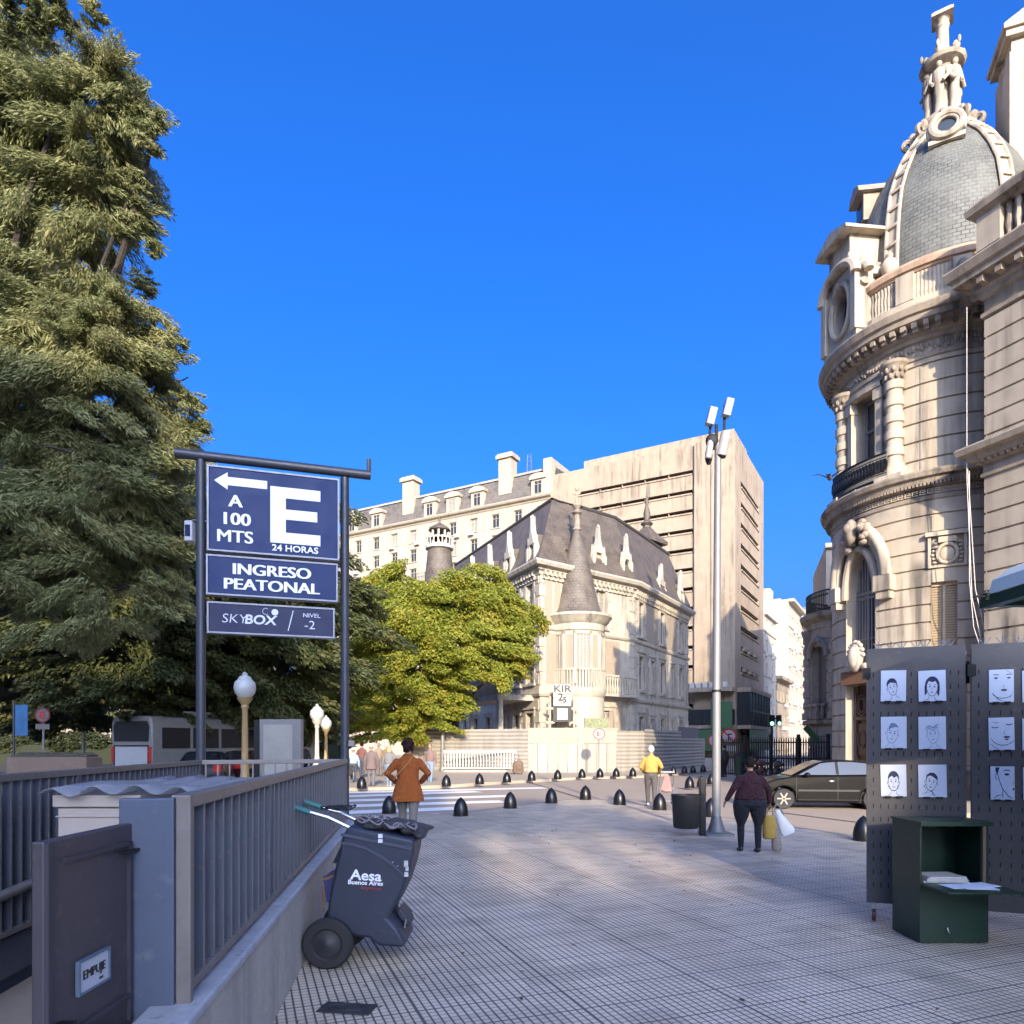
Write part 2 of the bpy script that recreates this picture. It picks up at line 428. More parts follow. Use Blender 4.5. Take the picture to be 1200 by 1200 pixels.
LAMPY = mat('ochre_lamp_post', (.36,.24,.10), .5, var=.15, scale=6)
GLOBE = mat('opal_glass_globe', (.46,.46,.43), .35, var=.05)
REDP = mat('red_sign_paint', (.48,.03,.025), .4)
HOARD = mat('pale_hoarding_boards', (.35,.315,.265), .7, var=.14, scale=3, streak=.6, stain=(.27,.25,.22))
HOARDG = mat('grey_green_hoarding_sheet', (.27,.27,.22), .75, var=.35, scale=2.5, streak=.5, stain=(.2,.2,.17))
HOARDW = mat('corrugated_hoarding', (.31,.28,.24), .6, .1, var=.15, scale=3, streak=.3)
CARP = mat('charcoal_car_paint', (.008,.007,.0065), .22, 0, var=.05, spec=.14, coat=.06)
TAIL = mat('red_tail_light', (.5,.02,.015), .25)
BUSW = mat('white_bus_paint', (.20,.195,.185), .45, var=.2, coat=.05)
BUSG = mat('light_grey_panel', (.38,.39,.40), .4, var=.12)
NAVY = mat('navy_paint', (.02,.025,.08), .4)
# ------------------------------------------------------------------ camera, sun, sky
cam = bpy.data.cameras.new('camera'); co = bpy.data.objects.new('camera', cam); COL.objects.link(co)
co.location = (0,0,EYE); co.rotation_euler = (PI/2,0,0)
cam.sensor_width = 36; cam.lens = 36*FOC/1200; cam.shift_y = (HOR-600)/1200; cam.clip_end = 3000; cam.clip_start = .05
sc.camera = co
SUN_A, SUN_E = rad(6.5), rad(19.5)                     # the light travels away from the camera, a little to the left
dv = Vector((-math.sin(SUN_A)*math.cos(SUN_E), math.cos(SUN_A)*math.cos(SUN_E), -math.sin(SUN_E)))
sl = bpy.data.lights.new('sun', 'SUN'); sl.energy = 2.0; sl.angle = rad(.5); sl.color = (1,.83,.58)
so = bpy.data.objects.new('sun', sl); COL.objects.link(so); so.rotation_euler = dv.to_track_quat('-Z','Y').to_euler(); so.location = (8,-30,40)
w = bpy.data.worlds.new('World'); sc.world = w; w.use_nodes = True
nt = w.node_tree; bg = nt.nodes['Background']
sky = nt.nodes.new('ShaderNodeTexSky'); sky.sky_type = 'NISHITA'; sky.sun_disc = False
sky.sun_elevation = SUN_E
sky.sun_rotation = math.atan2(-dv.x, -dv.y)          # azimuth of the sun, clockwise from +Y
sky.air_density = .9; sky.dust_density = 10.0; sky.ozone_density = 8; sky.altitude = 50
hs = nt.nodes.new('ShaderNodeHueSaturation'); hs.inputs['Saturation'].default_value = 1.17; hs.inputs['Hue'].default_value = .5115; hs.inputs['Value'].default_value = .88
nt.links.new(sky.outputs[0], hs.inputs['Color']); nt.links.new(hs.outputs[0], bg.inputs['Color']); bg.inputs['Strength'].default_value = .15
sc.view_settings.view_transform = 'Standard'; sc.view_settings.look = 'None'; sc.view_settings.exposure = 2.03; sc.view_settings.gamma = 1
sc.cycles.max_bounces = 8; sc.cycles.transparent_max_bounces = 8
# ------------------------------------------------------------------ ground
mb = MB(); mb.add([(-900,-300,-.06),(900,-300,-.06),(900,1500,-.06),(-900,1500,-.06)], [(0,1,2,3)])
setting('street', mb, ASPH)
PL = [(-60,-20),(-60,15.2),(-7,15.6),(-3.2,16.3),(-1.3,16.35),(-.1,18.35),(1.1,19.95),(1.75,20.75),(2.3,20.95),(2.85,20.5),(3.7,18.25),(4.6,15.9),(6.3,12.2),(8.2,8.8),(11,5),(20,-20)]
ST_X0, ST_X1 = -4.6, -1.6                             # the stair opening lies between these, rear at y=9.7
mb = MB()
# plaza slab: four strips round the stair well so that the well is really open
def clip(poly, a, b, c):                             # keep a*x+b*y<=c
    out = []
    for i in range(len(poly)):
        p, q = poly[i], poly[(i+1)%len(poly)]
        dp, dq = a*p[0]+b*p[1]-c, a*q[0]+b*q[1]-c
        if dp <= 0: out.append(p)
        if dp*dq < 0:
            t = dp/(dp-dq); out.append((p[0]+(q[0]-p[0])*t, p[1]+(q[1]-p[1])*t))
    return out
def plaza_line(y): return (-1.0-.134*y, -3.02-.117*y+.02)  # right and left edge of the well at depth y
SW = [(plaza_line(1.6)[1],1.6),(plaza_line(1.6)[0],1.6),(plaza_line(9.45)[0],9.45),(plaza_line(8.75)[1],8.75)]
a1 = clip(PL, 1, .134, -1.0); a2 = clip(PL, -1, -.134, 1.0)   # left / right of the right edge line
mb.prism(a2, -.06, 0)
L1 = clip(a1, 1, .117, -3.0); L2 = clip(a1, -1, -.117, 3.0)
mb.prism(L1, -.06, 0); mb.prism(clip(L2, .43, -1, .43*SW[2][0]-SW[2][1]), -.06, 0); mb.prism(clip(L2, 0, 1, 1.6), -.06, 0)
setting('plaza_pavement', mb, TILES)
mb = MB(); pth = PL[1:-1]
mb.sweep([(-.16,-.055),(-.16,.004),(.0,.004),(.0,-.055)], [(p[0],p[1]) for p in pth])
setting('kerb_strip', mb, mat('granite_kerb', (.23,.20,.175), .7, var=.2, scale=5, bmp=.3))
FS = [(-70,24.5),(-7,25.2),(-5.6,25.5),(-2.6,27.1),(-1.36,28.9),(.9,31.2),(3.5,34.1),(6.1,35.0),(8.8,38.0),(11.4,40.9),(20,56),(60,130),(60,200),(-70,200)]
mb = MB(); mb.prism(FS, -.06, .06); setting('far_pavement', mb, PAVE)
NS = [(9.8,16.5),(12.3,15.0),(20,-5),(60,-5),(60,110),(16,44),(11.0,29.5),(9.6,22)]
mb = MB(); mb.prism(NS, -.06, .07); setting('palace_pavement', mb, PAVE)
mb = MB(); mb.prism([(-70,26),(-9,26.5),(-10.5,34),(-14,60),(-70,60)], .0, .09); setting('park_ground', mb, EARTH)
# drainage line crossing the street and the zebra crossing
def gline(p, q, wd, z=-.052):
    p, q = Vector(p), Vector(q); d = (q-p).normalized(); n = Vector((-d.y,d.x,0))*wd/2
    return [(p-n).to_2d().to_tuple()+(z,), (q-n).to_2d().to_tuple()+(z,), (q+n).to_2d().to_tuple()+(z,), (p+n).to_2d().to_tuple()+(z,)]
mb = MB()
for p, q in (((622,916),(690,936)), ((690,936),(800,957)), ((800,957),(1010,987)), ((860,943),(1015,962))):
    mb.add(gline(G(*p), G(*q), .10), [(0,1,2,3)])
setting('drain_line', mb, mat('drain_grate', (.055,.048,.045), .8))
mb = MB()
for y0, xa, xb in ((924.2,396,640),(928.4,396,560),(933.4,392,600),(939.6,388,590),(947.2,384,545),(955.2,380,520)):
    c, d = G(xa, y0+3.2), G(xb, y0-2.6)
    d = c + (d-c).normalized()*min((d-c).length, 9.5)
    mb.add(gline(c, d, .85), [(0,1,2,3)])
setting('zebra_crossing', mb, PAINT)
# ------------------------------------------------------------------ right: the domed palace
PC = Vector((14.15,23.0,0)); PA = rad(-31.6)
paz = thing('palace', 'ornate cream stone palace with round domed corner tower on the right', 'palace', PC, PA)
PM = (Matrix.Translation(PC) @ RZ(PA)).inverted()
def pol(R, psi, z=0): return Vector((-R*math.sin(rad(psi)), -R*math.cos(rad(psi)), z))
def cframe(R, psi, z=0):                              # frame on the drum: x right, -y outward
    return Matrix.Translation(pol(R, psi, z)) @ RZ(rad(-psi))
def zprof(z0, z1, course, g=.055, w=.03, first=None):
    out = [(z0,0.0)]; z = z0 + (first or course)
    while z < z1 - .12:
        out += [(z-w,0.0),(z-w*.6,-g),(z+w*.6,-g),(z+w,0.0)]; z += course
    return out + [(z1,0.0)]
def drum(mb, R, z0, z1, p0, p1, holes=(), course=.5, dep=.34, step=4.0, m=0, g=.055):
    ps = sorted({p0,p1} | {h[i] for h in holes for i in (0,1)})
    full = []
    for a,b in zip(ps[:-1], ps[1:]):
        n = max(1, int(math.ceil((b-a)/step))); full += [a+(b-a)*i/n for i in range(n)]
    full.append(p1)
    pr = zprof(z0, z1, course, g)
    for zz in sorted({h[i] for h in holes for i in (2,3)}):
        for k in range(len(pr)-1):
            if pr[k][0] < zz < pr[k+1][0]:
                t = (zz-pr[k][0])/(pr[k+1][0]-pr[k][0]); pr.insert(k+1, (zz, pr[k][1]+(pr[k+1][1]-pr[k][1])*t)); break
    q = len(pr); vs = [pol(R+o, p, z) for p in full for z, o in pr]; fs = []
    for i in range(len(full)-1):
        for k in range(q-1):
            pm, zm = (full[i]+full[i+1])/2, (pr[k][0]+pr[k+1][0])/2
            if any(h[0] < pm < h[1] and h[2] < zm < h[3] for h in holes): continue
            fs.append((i*q+k, i*q+k+1, (i+1)*q+k+1, (i+1)*q+k))
    mb.add(vs, fs, m)
    for h in holes:
        n = 4; a = [h[0]+(h[1]-h[0])*i/n for i in range(n+1)]
        for p in (h[0],h[1]): mb.add([pol(R,p,h[2]),pol(R-dep,p,h[2]),pol(R-dep,p,h[3]),pol(R,p,h[3])], [(0,1,2,3)], m)
        for z in (h[2],h[3]):
            for i in range(n): mb.add([pol(R,a[i],z),pol(R,a[i+1],z),pol(R-dep,a[i+1],z),pol(R-dep,a[i],z)], [(0,1,2,3)], m)
def patch(mb, R, p0, p1, z0, z1, m=0, n=6, thick=0.0):
    a = [p0+(p1-p0)*i/n for i in range(n+1)]
    mb.add([pol(R,p,z) for p in a for z in (z0,z1)], [(2*i,2*i+1,2*i+3,2*i+2) for i in range(n)], m)
def ringprof(mb, prof, p0, p1, n=48, m=0):
    a = [p0+(p1-p0)*i/n for i in range(n+1)]; q = len(prof)
    mb.add([pol(r,p,z) for p in a for r,z in prof], [(i*q+k,(i+1)*q+k,(i+1)*q+k+1,i*q+k+1) for i in range(n) for k in range(q-1)], m)
R1, R2 = 3.3, 3.08
BIG = 43.0                                            # axis of the great bay
P0, P1 = -60.0, 200.0
# ground floor drum with arched opening over the door and a narrow shuttered window
zs, zc, hw = 6.3, 7.75, 10.8
mb = MB()
holesG = [(BIG-hw,BIG+hw,4.05,zc), (BIG-hw-.6,BIG+hw+.6,.12,3.55), (-6.4,5.0,3.6,6.35)]
drum(mb, R1, 0, 8.75, P0, P1, holesG, .52, .45)
for i in range(24):                                   # spandrel between arch and the square hole
    a, b = -hw+2*hw*i/24, -hw+2*hw*(i+1)/24
    za, zb = (zs+(zc-zs)*math.sqrt(max(0,1-(t/hw)**2)) for t in (a,b))
    mb.add([pol(R1-.01,BIG+a,za),pol(R1-.01,BIG+b,zb),pol(R1-.01,BIG+b,zc+.02),pol(R1-.01,BIG+a,zc+.02),
            pol(R1-.45,BIG+a,za),pol(R1-.45,BIG+b,zb)], [(0,1,2,3),(0,1,5,4)])
mb.build('ground_storey_wall', STONE, paz, angle=25)
mb = MB()                                             # base course
ringprof(mb, [(R1+.22,0),(R1+.22,.75),(R1+.1,.88),(R1-.02,.9)], BIG+hw+.7, P1, 30); ringprof(mb, [(R1+.22,0),(R1+.22,.75),(R1+.1,.88),(R1-.02,.9)], P0, BIG-hw-.7, 30)
mb.build('base_course', STONE_DK, paz)
# arched window: dark glazing with metal tracery
wn = MB(); patch(wn, R1-.42, BIG-hw, BIG+hw, 4.0, zc)
wo = wn.build('arched_window', glass('palace_glass', (.06,.058,.055), .25), paz)
mb = MB()
for k in range(9):
    t = -hw+.3+(2*hw-.6)*k/8; zt = zs+(zc-zs)*math.sqrt(max(0,1-(t/hw)**2))-.03
    mb.tube([pol(R1-.37,BIG+t,4.05),pol(R1-.37,BIG+t,max(zt,zs-.1))], .028 if k%4 else .045, 6)
for z in (4.1,5.0,6.3,6.45): mb.tube([pol(R1-.37,BIG-hw+2*hw*i/8,z) for i in range(9)], .05 if z > 6 else .03, 6)
mb.build('window_tracery', mat('grey_tracery', (.22,.205,.185), .6), wo)
# door
db = MB(); patch(db, R1-.4, BIG-hw-.6, BIG+hw+.6, .12, 3.55)
do = db.build('door', WOOD, paz)
mb = MB()
for s in (-1,1):
    mb.M = cframe(R1-.4, BIG+s*5.0)
    mb.bx(-.24,.24,-.05,.02,.3,1.15); mb.bx(-.24,.24,-.05,.02,1.3,2.3)
    for zz, rr in ((2.9,.26),(2.9,.17),(1.8,.2)):
        mb.tube([(rr*math.cos(a)*.85,-.07,zz+rr*1.3*math.sin(a)) for a in [2*PI*i/20 for i in range(21)]], .03, 6)
    mb.tube([(s*-.27,-.1,.2),(s*-.27,-.1,3.5)], .035, 6)
mb.M = cframe(R1-.38, BIG); mb.bx(-.66,.66,-.06,.03,2.42,2.54)
mb.build('carved_panel', WOOD, do)
mb = MB(cframe(R1-.1, BIG, 3.55))                      # rusty carved overdoor panel and shell
mb.bx(-.68,.68,-.2,.1,0,.42)
mb.build('overdoor_panel', mat('carved_red_brown_stone', (.24,.115,.06), .8, var=.5, scale=22, bmp=.9, bdist=.05), paz)
mb = MB(cframe(R1+.08, BIG, 4.32))
mb.sph((0,-.06,.05),(.3,.16,.46),14,10); mb.sph((0,-.16,.06),(.2,.14,.34),12,8)
for k in range(9):
    a = PI*k/8; mb.sph((.3*math.cos(a),-.05,.12+.42*math.sin(a)), .075, 8,6)
for s in (-1,1): mb.sph((s*.34,0,-.25),(.15,.12,.12),8,6)
mb.build('shell_cartouche', mat('shell_stone', (.42,.36,.28), .8, var=.25, scale=12, bmp=.6), paz)
# hood mould and sculpted keystone over the arch
mb = MB()
def arch(rx, z0, z1, off, n=26): return [pol(R1+off, BIG+rx*math.cos(PI*i/n), z0+(z1-z0)*math.sin(PI*i/n)) for i in range(n+1)]
mb.tube(arch(hw+7.2, 6.75, 8.42, .16), .17, 10); mb.tube(arch(hw+5.2, 6.75, 8.2, .12), .11, 8)
mb.tube(arch(hw+.6, zs, zc+.06, .02), .12, 8)
for s in (-1,1):
    p = BIG+s*(hw+6.2)
    mb.M = cframe(R1, p); mb.bx(-.26,.26,-.3,.1,6.28,6.75); mb.bx(-.2,.2,-.24,.1,6.05,6.28); mb.M = Matrix()
mb.build('arch_hood_mould', STONE, paz)
mb = MB(cframe(R1+.2, BIG, 8.2)); rng = random.Random(3)
mb.sph((0,-.12,.1),(.24,.2,.42),12,10); mb.sph((0,-.25,.2),(.13,.14,.17),10,8)
for k in range(22):
    a = rng.uniform(0,2*PI); r = rng.uniform(.25,.62)
    mb.sph((r*math.cos(a),rng.uniform(-.16,.05),r*.75*math.sin(a)),(rng.uniform(.08,.16),.12,rng.uniform(.07,.14)),8,6)
mb.build('sculpted_keystone', STONE_DK, paz)
# narrow window shutters with lintel strip and the cartouche panel above
mb = MB(); patch(mb, R1-.2, -6.4, 5.0, 3.6, 6.35)
sh = mb.build('shuttered_window', SHUT_T, paz)
mb = MB(); mb.M = cframe(R1-.18, -.7); mb.bx(-.035,.035,-.03,.01,3.6,6.35); mb.bx(-.33,.33,-.03,.01,6.25,6.36)
mb.build('frame', mat('tan_wood_frame', (.42,.33,.22), .6), sh)
mb = MB(cframe(R1, -2.0, 7.15))
mb.ring_plate([(-.48,-.4),(.48,-.4),(.48,.62),(-.48,.62)], [(-.4,-.33),(.4,-.33),(.4,.5),(-.4,.5)], -.06, .05)
mb.bx(-.55,.55,-.14,.05,.5,.62); mb.bx(-.22,.22,-.12,.05,.3,.46)
ov = [(.25*math.cos(2*PI*i/24),-.08,-.02+.27*math.sin(2*PI*i/24)) for i in range(25)]
mb.tube(ov, .05, 8); mb.sph((0,0,-.02),(.22,.1,.24),16,10)
for s in (-1,1):
    for k in range(6): mb.sph((s*(.36-.02*abs(k-2)),-.06,-.26+.11*k),(.06,.06,.045),8,6)
mb.build('relief_panel', STONE, paz)
# first string cornice at 9.4 with dentils and a key pattern frieze
def cornice1(mbx, base):
    return [(base,8.72),(base+.06,8.78),(base+.06,8.86),(base+.02,8.9),(base+.02,9.12),(base+.1,9.14),(base+.1,9.2),(base+.22,9.22),(base+.26,9.36),(base+.36,9.38),(base+.40,9.5),(base+.36,9.56),(base-.25,9.66)]
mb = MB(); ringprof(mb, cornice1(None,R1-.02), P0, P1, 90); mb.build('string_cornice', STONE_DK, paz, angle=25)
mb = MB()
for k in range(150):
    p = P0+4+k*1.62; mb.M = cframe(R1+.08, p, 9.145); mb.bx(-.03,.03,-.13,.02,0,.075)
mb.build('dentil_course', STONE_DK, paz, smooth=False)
mb = MB()
for k in range(70):
    p = P0+4+k*3.4; mb.M = cframe(R1+.02, p, 8.93)
    mb.bx(-.08,.08,-.025,.02,.0,.03); mb.bx(-.08,-.05,-.025,.02,.03,.15); mb.bx(-.05,.05,-.025,.02,.12,.15); mb.bx(.05,.08,-.025,.02,.06,.15); mb.bx(-.02,.05,-.025,.02,.06,.09)
mb.build('key_pattern_frieze', STONE, paz, smooth=False)
# piano nobile drum
h2 = 9.6
mb = MB(); holesP = [(BIG-h2,BIG+h2,9.75,12.7)]
drum(mb, R2, 9.5, 13.5, P0, P1, holesP, .56, .5, g=.06)
mb.build('upper_storey_wall', STONE, paz, angle=25)
mb = MB(); patch(mb, R2-.48, BIG-h2, BIG+h2, 9.75, 12.7); wo = mb.build('tall_window', SHUT, paz)
mb = MB()
for t in (-h2+.6,0,h2-.6): mb.tube([pol(R2-.43,BIG+t,9.75),pol(R2-.43,BIG+t,12.7)], .05, 6)
for z in (9.85,11.7,12.6): mb.tube([pol(R2-.43,BIG-h2+2*h2*i/6,z) for i in range(7)], .045, 6)
mb.build('frame', mat('grey_tracery', (.2,.19,.17)), wo)
mb = MB()
for s in (-1,1):
    mb.M = cframe(R2-.05, BIG+s*(h2+1.4)); mb.bx(-.11,.11,-.16,.1,9.75,12.55); mb.bx(-.15,.15,-.22,.1,12.3,12.62)
mb.M = Matrix(); ringprof(mb, [(R2,12.62),(R2+.18,12.66),(R2+.2,12.8),(R2+.1,12.84),(R2-.02,12.86)], BIG-h2-3.5, BIG+h2+3.5, 14)
mb.build('window_surround', STONE, paz)
for s in (-1,1):                                      # banded columns
    p = BIG+s*19.5; c = pol(R2+.04,p)
    mb = MB(); pr = [(.36,9.55),(.36,9.95),(.30,9.98),(.31,10.08),(.27,10.1)]
    z = 10.1
    while z < 12.4:
        pr += [(.235,z+.02),(.235,z+.22),(.285,z+.25),(.285,z+.49)]; z += .5
    pr += [(.235,12.5),(.25,12.6)]
    mb.lathe(pr, 20, c=(c.x,c.y))
    cp = mb.build('column', STONE, paz, angle=30)
    mb = MB(); mb.lathe([(.23,12.6),(.26,12.75),(.36,13.02),(.40,13.06),(.40,13.16)], 16, c=(c.x,c.y))
    for k in range(10):
        for zz, rr in ((12.72,.27),(12.9,.32)):
            a = 2*PI*(k+.5*(zz>12.8))/10; mb.sph((c.x+rr*math.cos(a),c.y+rr*math.sin(a),zz),(.06,.06,.09),6,5)
    mb.build('capital', STONE_DK, cp)
    mb = MB(cframe(R2+.02, p)); mb.bx(-.42,.42,-.45,.1,9.5,9.72); mb.build('column_pedestal', STONE, paz, bevel=.02)
# iron balcony
mb = MB(); pa = [BIG-19+38*i/20 for i in range(21)]
def bal(off, z): return [pol(R1+off+.06,p,z) for p in pa]
for z, r in ((9.68,.025),(10.42,.035),(10.3,.018),(9.82,.018)): mb.tube(bal(.14,z), r, 6)
for i in range(61):
    p = BIG-19+38*i/60; mb.tube([pol(R1+.2,p,9.68),pol(R1+.2,p,10.42)], .014, 5)
for i in range(20):
    p = BIG-18+36*i/19; mb.M = cframe(R1+.22, p, 10.06)
    for rr in (.15,.09): mb.tube([(rr*.6*math.cos(a),-.01,rr*1.2*math.sin(a)) for a in [2*PI*k/12 for k in range(13)]], .016, 5)
    mb.M = Matrix()
mb.build('iron_balcony', IRON, paz)
# second cornice with modillions
mb = MB(); b = R2
ringprof(mb, [(b-.02,13.0),(b+.05,13.04),(b+.05,13.14),(b,13.18),(b,13.52),(b+.08,13.56),(b+.1,13.68),(b+.2,13.74),(b+.2,13.92),(b+.5,13.98),(b+.52,14.12),(b+.6,14.16),(b+.66,14.34),(b+.62,14.4),(b-.1,14.52)], P0, P1, 90)
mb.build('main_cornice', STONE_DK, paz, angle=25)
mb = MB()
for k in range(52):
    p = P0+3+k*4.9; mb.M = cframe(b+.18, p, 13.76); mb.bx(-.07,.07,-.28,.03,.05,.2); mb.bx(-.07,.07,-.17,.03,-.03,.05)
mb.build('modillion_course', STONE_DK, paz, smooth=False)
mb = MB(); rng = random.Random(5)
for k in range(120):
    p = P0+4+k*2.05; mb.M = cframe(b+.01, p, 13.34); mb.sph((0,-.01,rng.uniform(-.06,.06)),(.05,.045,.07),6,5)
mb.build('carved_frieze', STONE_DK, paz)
# parapet balustrade
mb = MB(); b = R2+.1
ringprof(mb, [(b+.22,14.44),(b+.22,14.72),(b+.16,14.76),(b-.2,14.78)], P0, BIG-1, 60); ringprof(mb, [(b-.06,14.7),(b-.06,15.6)], P0, BIG-1, 60, 0)
for k in range(56):
    p = P0+1.5+k*1.78
    if (k%14) in (0,13): continue
    mb.M = cframe(b+.06, p, 14.76); mb.lathe([(.06,0),(.075,.03),(.05,.1),(.088,.3),(.05,.58),(.075,.72),(.07,.8)], 8)
mb.M = Matrix()
for p in (-33.5,-8.5,16.5): mb.M = cframe(b+.06, p, 14.74); mb.bx(-.24,.24,-.16,.16,0,.82)
mb.build('balustrade', STONE, paz)
mb = MB(); ringprof(mb, [(b-.12,15.54),(b+.16,15.54),(b+.2,15.6),(b+.26,15.62),(b+.28,15.76),(b+.2,15.82),(b+.14,15.92),(b-.2,15.96)], P0, BIG-1, 60)
mb.build('balustrade_rail', STONE_RUST, paz, angle=25)
mb = MB(cframe(b+.2, -8.5, 15.15)); mb.sph((0,-.05,0),(.2,.14,.3),12,8)
for s in (-1,1): mb.sph((s*.24,-.02,-.1),(.12,.1,.2),8,6)
mb.build('carved_shield', STONE_DK, paz)
# great oval dormer over the bay
D = cframe(R2+.1, BIG+9, 14.45) @ Matrix.Diagonal((.92,1,.80,1))
mb = MB(D)
ov = lambda rx, rz, n=32: [(rx*math.cos(2*PI*i/n), 1.45+rz*math.sin(2*PI*i/n)) for i in range(n)]
sqr = []
for i in range(32):
    t = 2*PI*i/32; k = 1/max(abs(math.cos(t))/.82, abs(math.sin(t))/1.45); sqr.append((k*math.cos(t), 1.45+k*math.sin(t)))
mb.ring_plate(sqr, ov(.46,.92), -.35, .2)
mb.bx(-.82,.82,.2,1.7,0,2.9); mb.bx(-.98,.98,-.42,.2,-.05,.14)
for s in (-1,1): mb.bx(s*.9-.14,s*.9+.14,-.5,.1,.14,2.5)
mb.tube([(.58*math.cos(2*PI*i/32),-.38,1.45+1.04*math.sin(2*PI*i/32)) for i in range(33)], .1, 8)
mb.tube([(1.02*math.cos(PI*i/20),-.46,2.3+.85*math.sin(PI*i/20)) for i in range(21)], .17, 8)
mb.plate([(-1.0,2.3)]+[(1.0*math.cos(PI-PI*i/16),2.3+.83*math.sin(PI*i/16)) for i in range(17)], -.3, .9)
mb.bx(-.62,.62,-.42,.7,3.0,4.1); mb.plate([(-.95,4.1),(.95,4.1),(.95,4.22),(0,4.62),(-.95,4.22)], -.75, .9)
for s in (-1,1):
    mb.tube([(s*(1.05+.28*math.cos(a)),-.2,2.2+.3*math.sin(a)) for a in [PI*1.6*i/14 for i in range(15)]], .15, 8)
    mb.sph((s*.68,-.3,3.15),(.2,.25,.3),10,8)
do = mb.build('oval_dormer', STONE, paz)
mb = MB(D); mb.plate(ov(.47,.93), .0, .04); mb.build('oval_pane', GLASS, do)
mb = MB(D)
mb.sph((0,-.35,2.42),(.16,.2,.24),10,8)
for k in range(9): a = PI*k/8; mb.sph((.42*math.cos(a),-.36,2.1+.42*math.sin(a)), .11, 8,6)
mb.build('sculpted_crest', STONE_DK, do)
# dome, ribs, oculus, lantern
dp = [(r*1.05,15.2+(z-15.2)*.905) for r,z in [(2.6,15.2),(2.6,16.2),(2.57,17.3),(2.5,18.3),(2.36,19.2),(2.08,20.0),(1.72,20.75),(1.28,21.4),(.9,21.95),(.7,22.3),(.6,22.5)]]
mb = MB(); mb.lathe(dp, 64); mb.build('dome', DOME, paz)
def domer(z):
    for (r0,z0),(r1,z1) in zip(dp[:-1],dp[1:]):
        if z0 <= z <= z1: return r0+(r1-r0)*(z-z0)/(z1-z0)
    return .7
for p in (29,-37,101,173,245):
    mb = MB(); zz = [15.9+.295*i for i in range(20)]
    for side in (-1,1):
        pts = []
        for z in zz:
            r = domer(z)+.06; c = pol(r,p,z); t = Vector((math.cos(rad(p)),-math.sin(rad(p)),0)); pts.append(c+t*side*.185)
        mb.tube(pts, .055, 6)
    vs = []
    for z in zz:
        c = pol(domer(z)+.05,p,z); t = Vector((math.cos(rad(p)),-math.sin(rad(p)),0)); vs += [c-t*.185, c+t*.185]
    mb.add(vs, [(2*i,2*i+1,2*i+3,2*i+2) for i in range(len(zz)-1)])
    for z in zz[::2]:
        mb.M = cframe(domer(z)+.07, p, z); mb.bx(-.17,.17,-.05,.03,-.04,.04); mb.M = Matrix()
    rb = mb.build('dome_rib', STONE, paz)
    mb = MB(cframe(2.85, p, 15.7) @ Matrix.Diagonal((.72,.72,.85,1))); mb.bx(-.36,.36,-.2,.3,-.6,.25)
    mb.lathe([(.2,.25),(.3,.32),(.16,.42),(.3,.62),(.34,.8),(.24,1.0),(.12,1.1),(.16,1.2),(.02,1.38)], 14, c=(0,-.05))
    mb.build('urn', STONE, rb)
mb = MB(cframe(2.22, 66, 18.9) @ Matrix.Diagonal((.8,1,.8,1))); mb.bx(-.42,.42,-.35,.6,0,1.1); mb.plate([(-.6,1.1),(.6,1.1),(.45,1.4),(0,1.62),(-.45,1.4)], -.55, .7)
d2 = mb.build('dome_dormer', STONE_DK, paz); mb = MB(cframe(2.22, 66, 18.9) @ Matrix.Diagonal((.8,1,.8,1))); mb.bx(-.25,.25,-.37,-.3,.15,.95); mb.build('pane', GLASS, d2)
OC = cframe(1.97, -3, 20.4) @ RX(rad(-4)) @ Matrix.Diagonal((.78,1,.78,1))
mb = MB(OC)
for rr, th in ((.5,.13),(.36,.07)): mb.tube([(rr*math.cos(2*PI*i/28)*1.05,-.1,rr*math.sin(2*PI*i/28)*.92) for i in range(29)], th, 8)
mb.bx(-.62,.62,-.1,.15,-.62,-.46)
for s in (-1,1): mb.sph((s*.58,-.05,-.05),(.12,.12,.3),8,6)
oc = mb.build('oculus', STONE, paz)
mb = MB(OC); mb.plate([(.38*math.cos(2*PI*i/20),.34*math.sin(2*PI*i/20)) for i in range(20)], -.08, .1); mb.build('pane', GLASS, oc)
LZ = T(0,0,-.68)
mb = MB(LZ); rng = random.Random(11)
mb.lathe([(.95,22.0),(1.0,22.1),(.9,22.22),(.8,22.35),(.84,22.45),(.74,22.5),(.62,22.75),(.5,22.8)], 28)
for k in range(10):
    p = 36*k; mb.M = LZ@cframe(.98, p, 22.12)
    mb.tube([(0,-.06+.13*math.cos(a),.05+.14*math.sin(a)) for a in [1.7*PI*i/12 for i in range(13)]], .08, 6); mb.sph((0,.1,.26),(.12,.15,.18),8,6)
mb.M = LZ
mb.build('crown_moulding', STONE_DK, paz)
mb = MB(LZ)
mb.lathe([(.42,22.7),(.36,22.85),(.3,23.0),(.3,24.3),(.36,24.4),(.62,24.5),(.68,24.6),(.6,24.66),(.46,24.7),(.36,24.82),(.2,24.9),(.17,25.8),(.2,25.84),(.2,25.92),(.16,25.96),(.2,26.06),(.26,26.12)], 20)
mb.box((0,0,26.17),(.62,.62,.1)); mb.box((0,0,26.25),(.5,.5,.08))
for k in range(6):
    p = 60*k+12; mb.M = LZ@cframe(.5, p, 24.72); mb.sph((0,0,.1),(.12,.12,.16),8,6); mb.sph((0,-.12,.22),(.05,.05,.13),6,5)
mb.build('lantern_spire', STONE, paz)
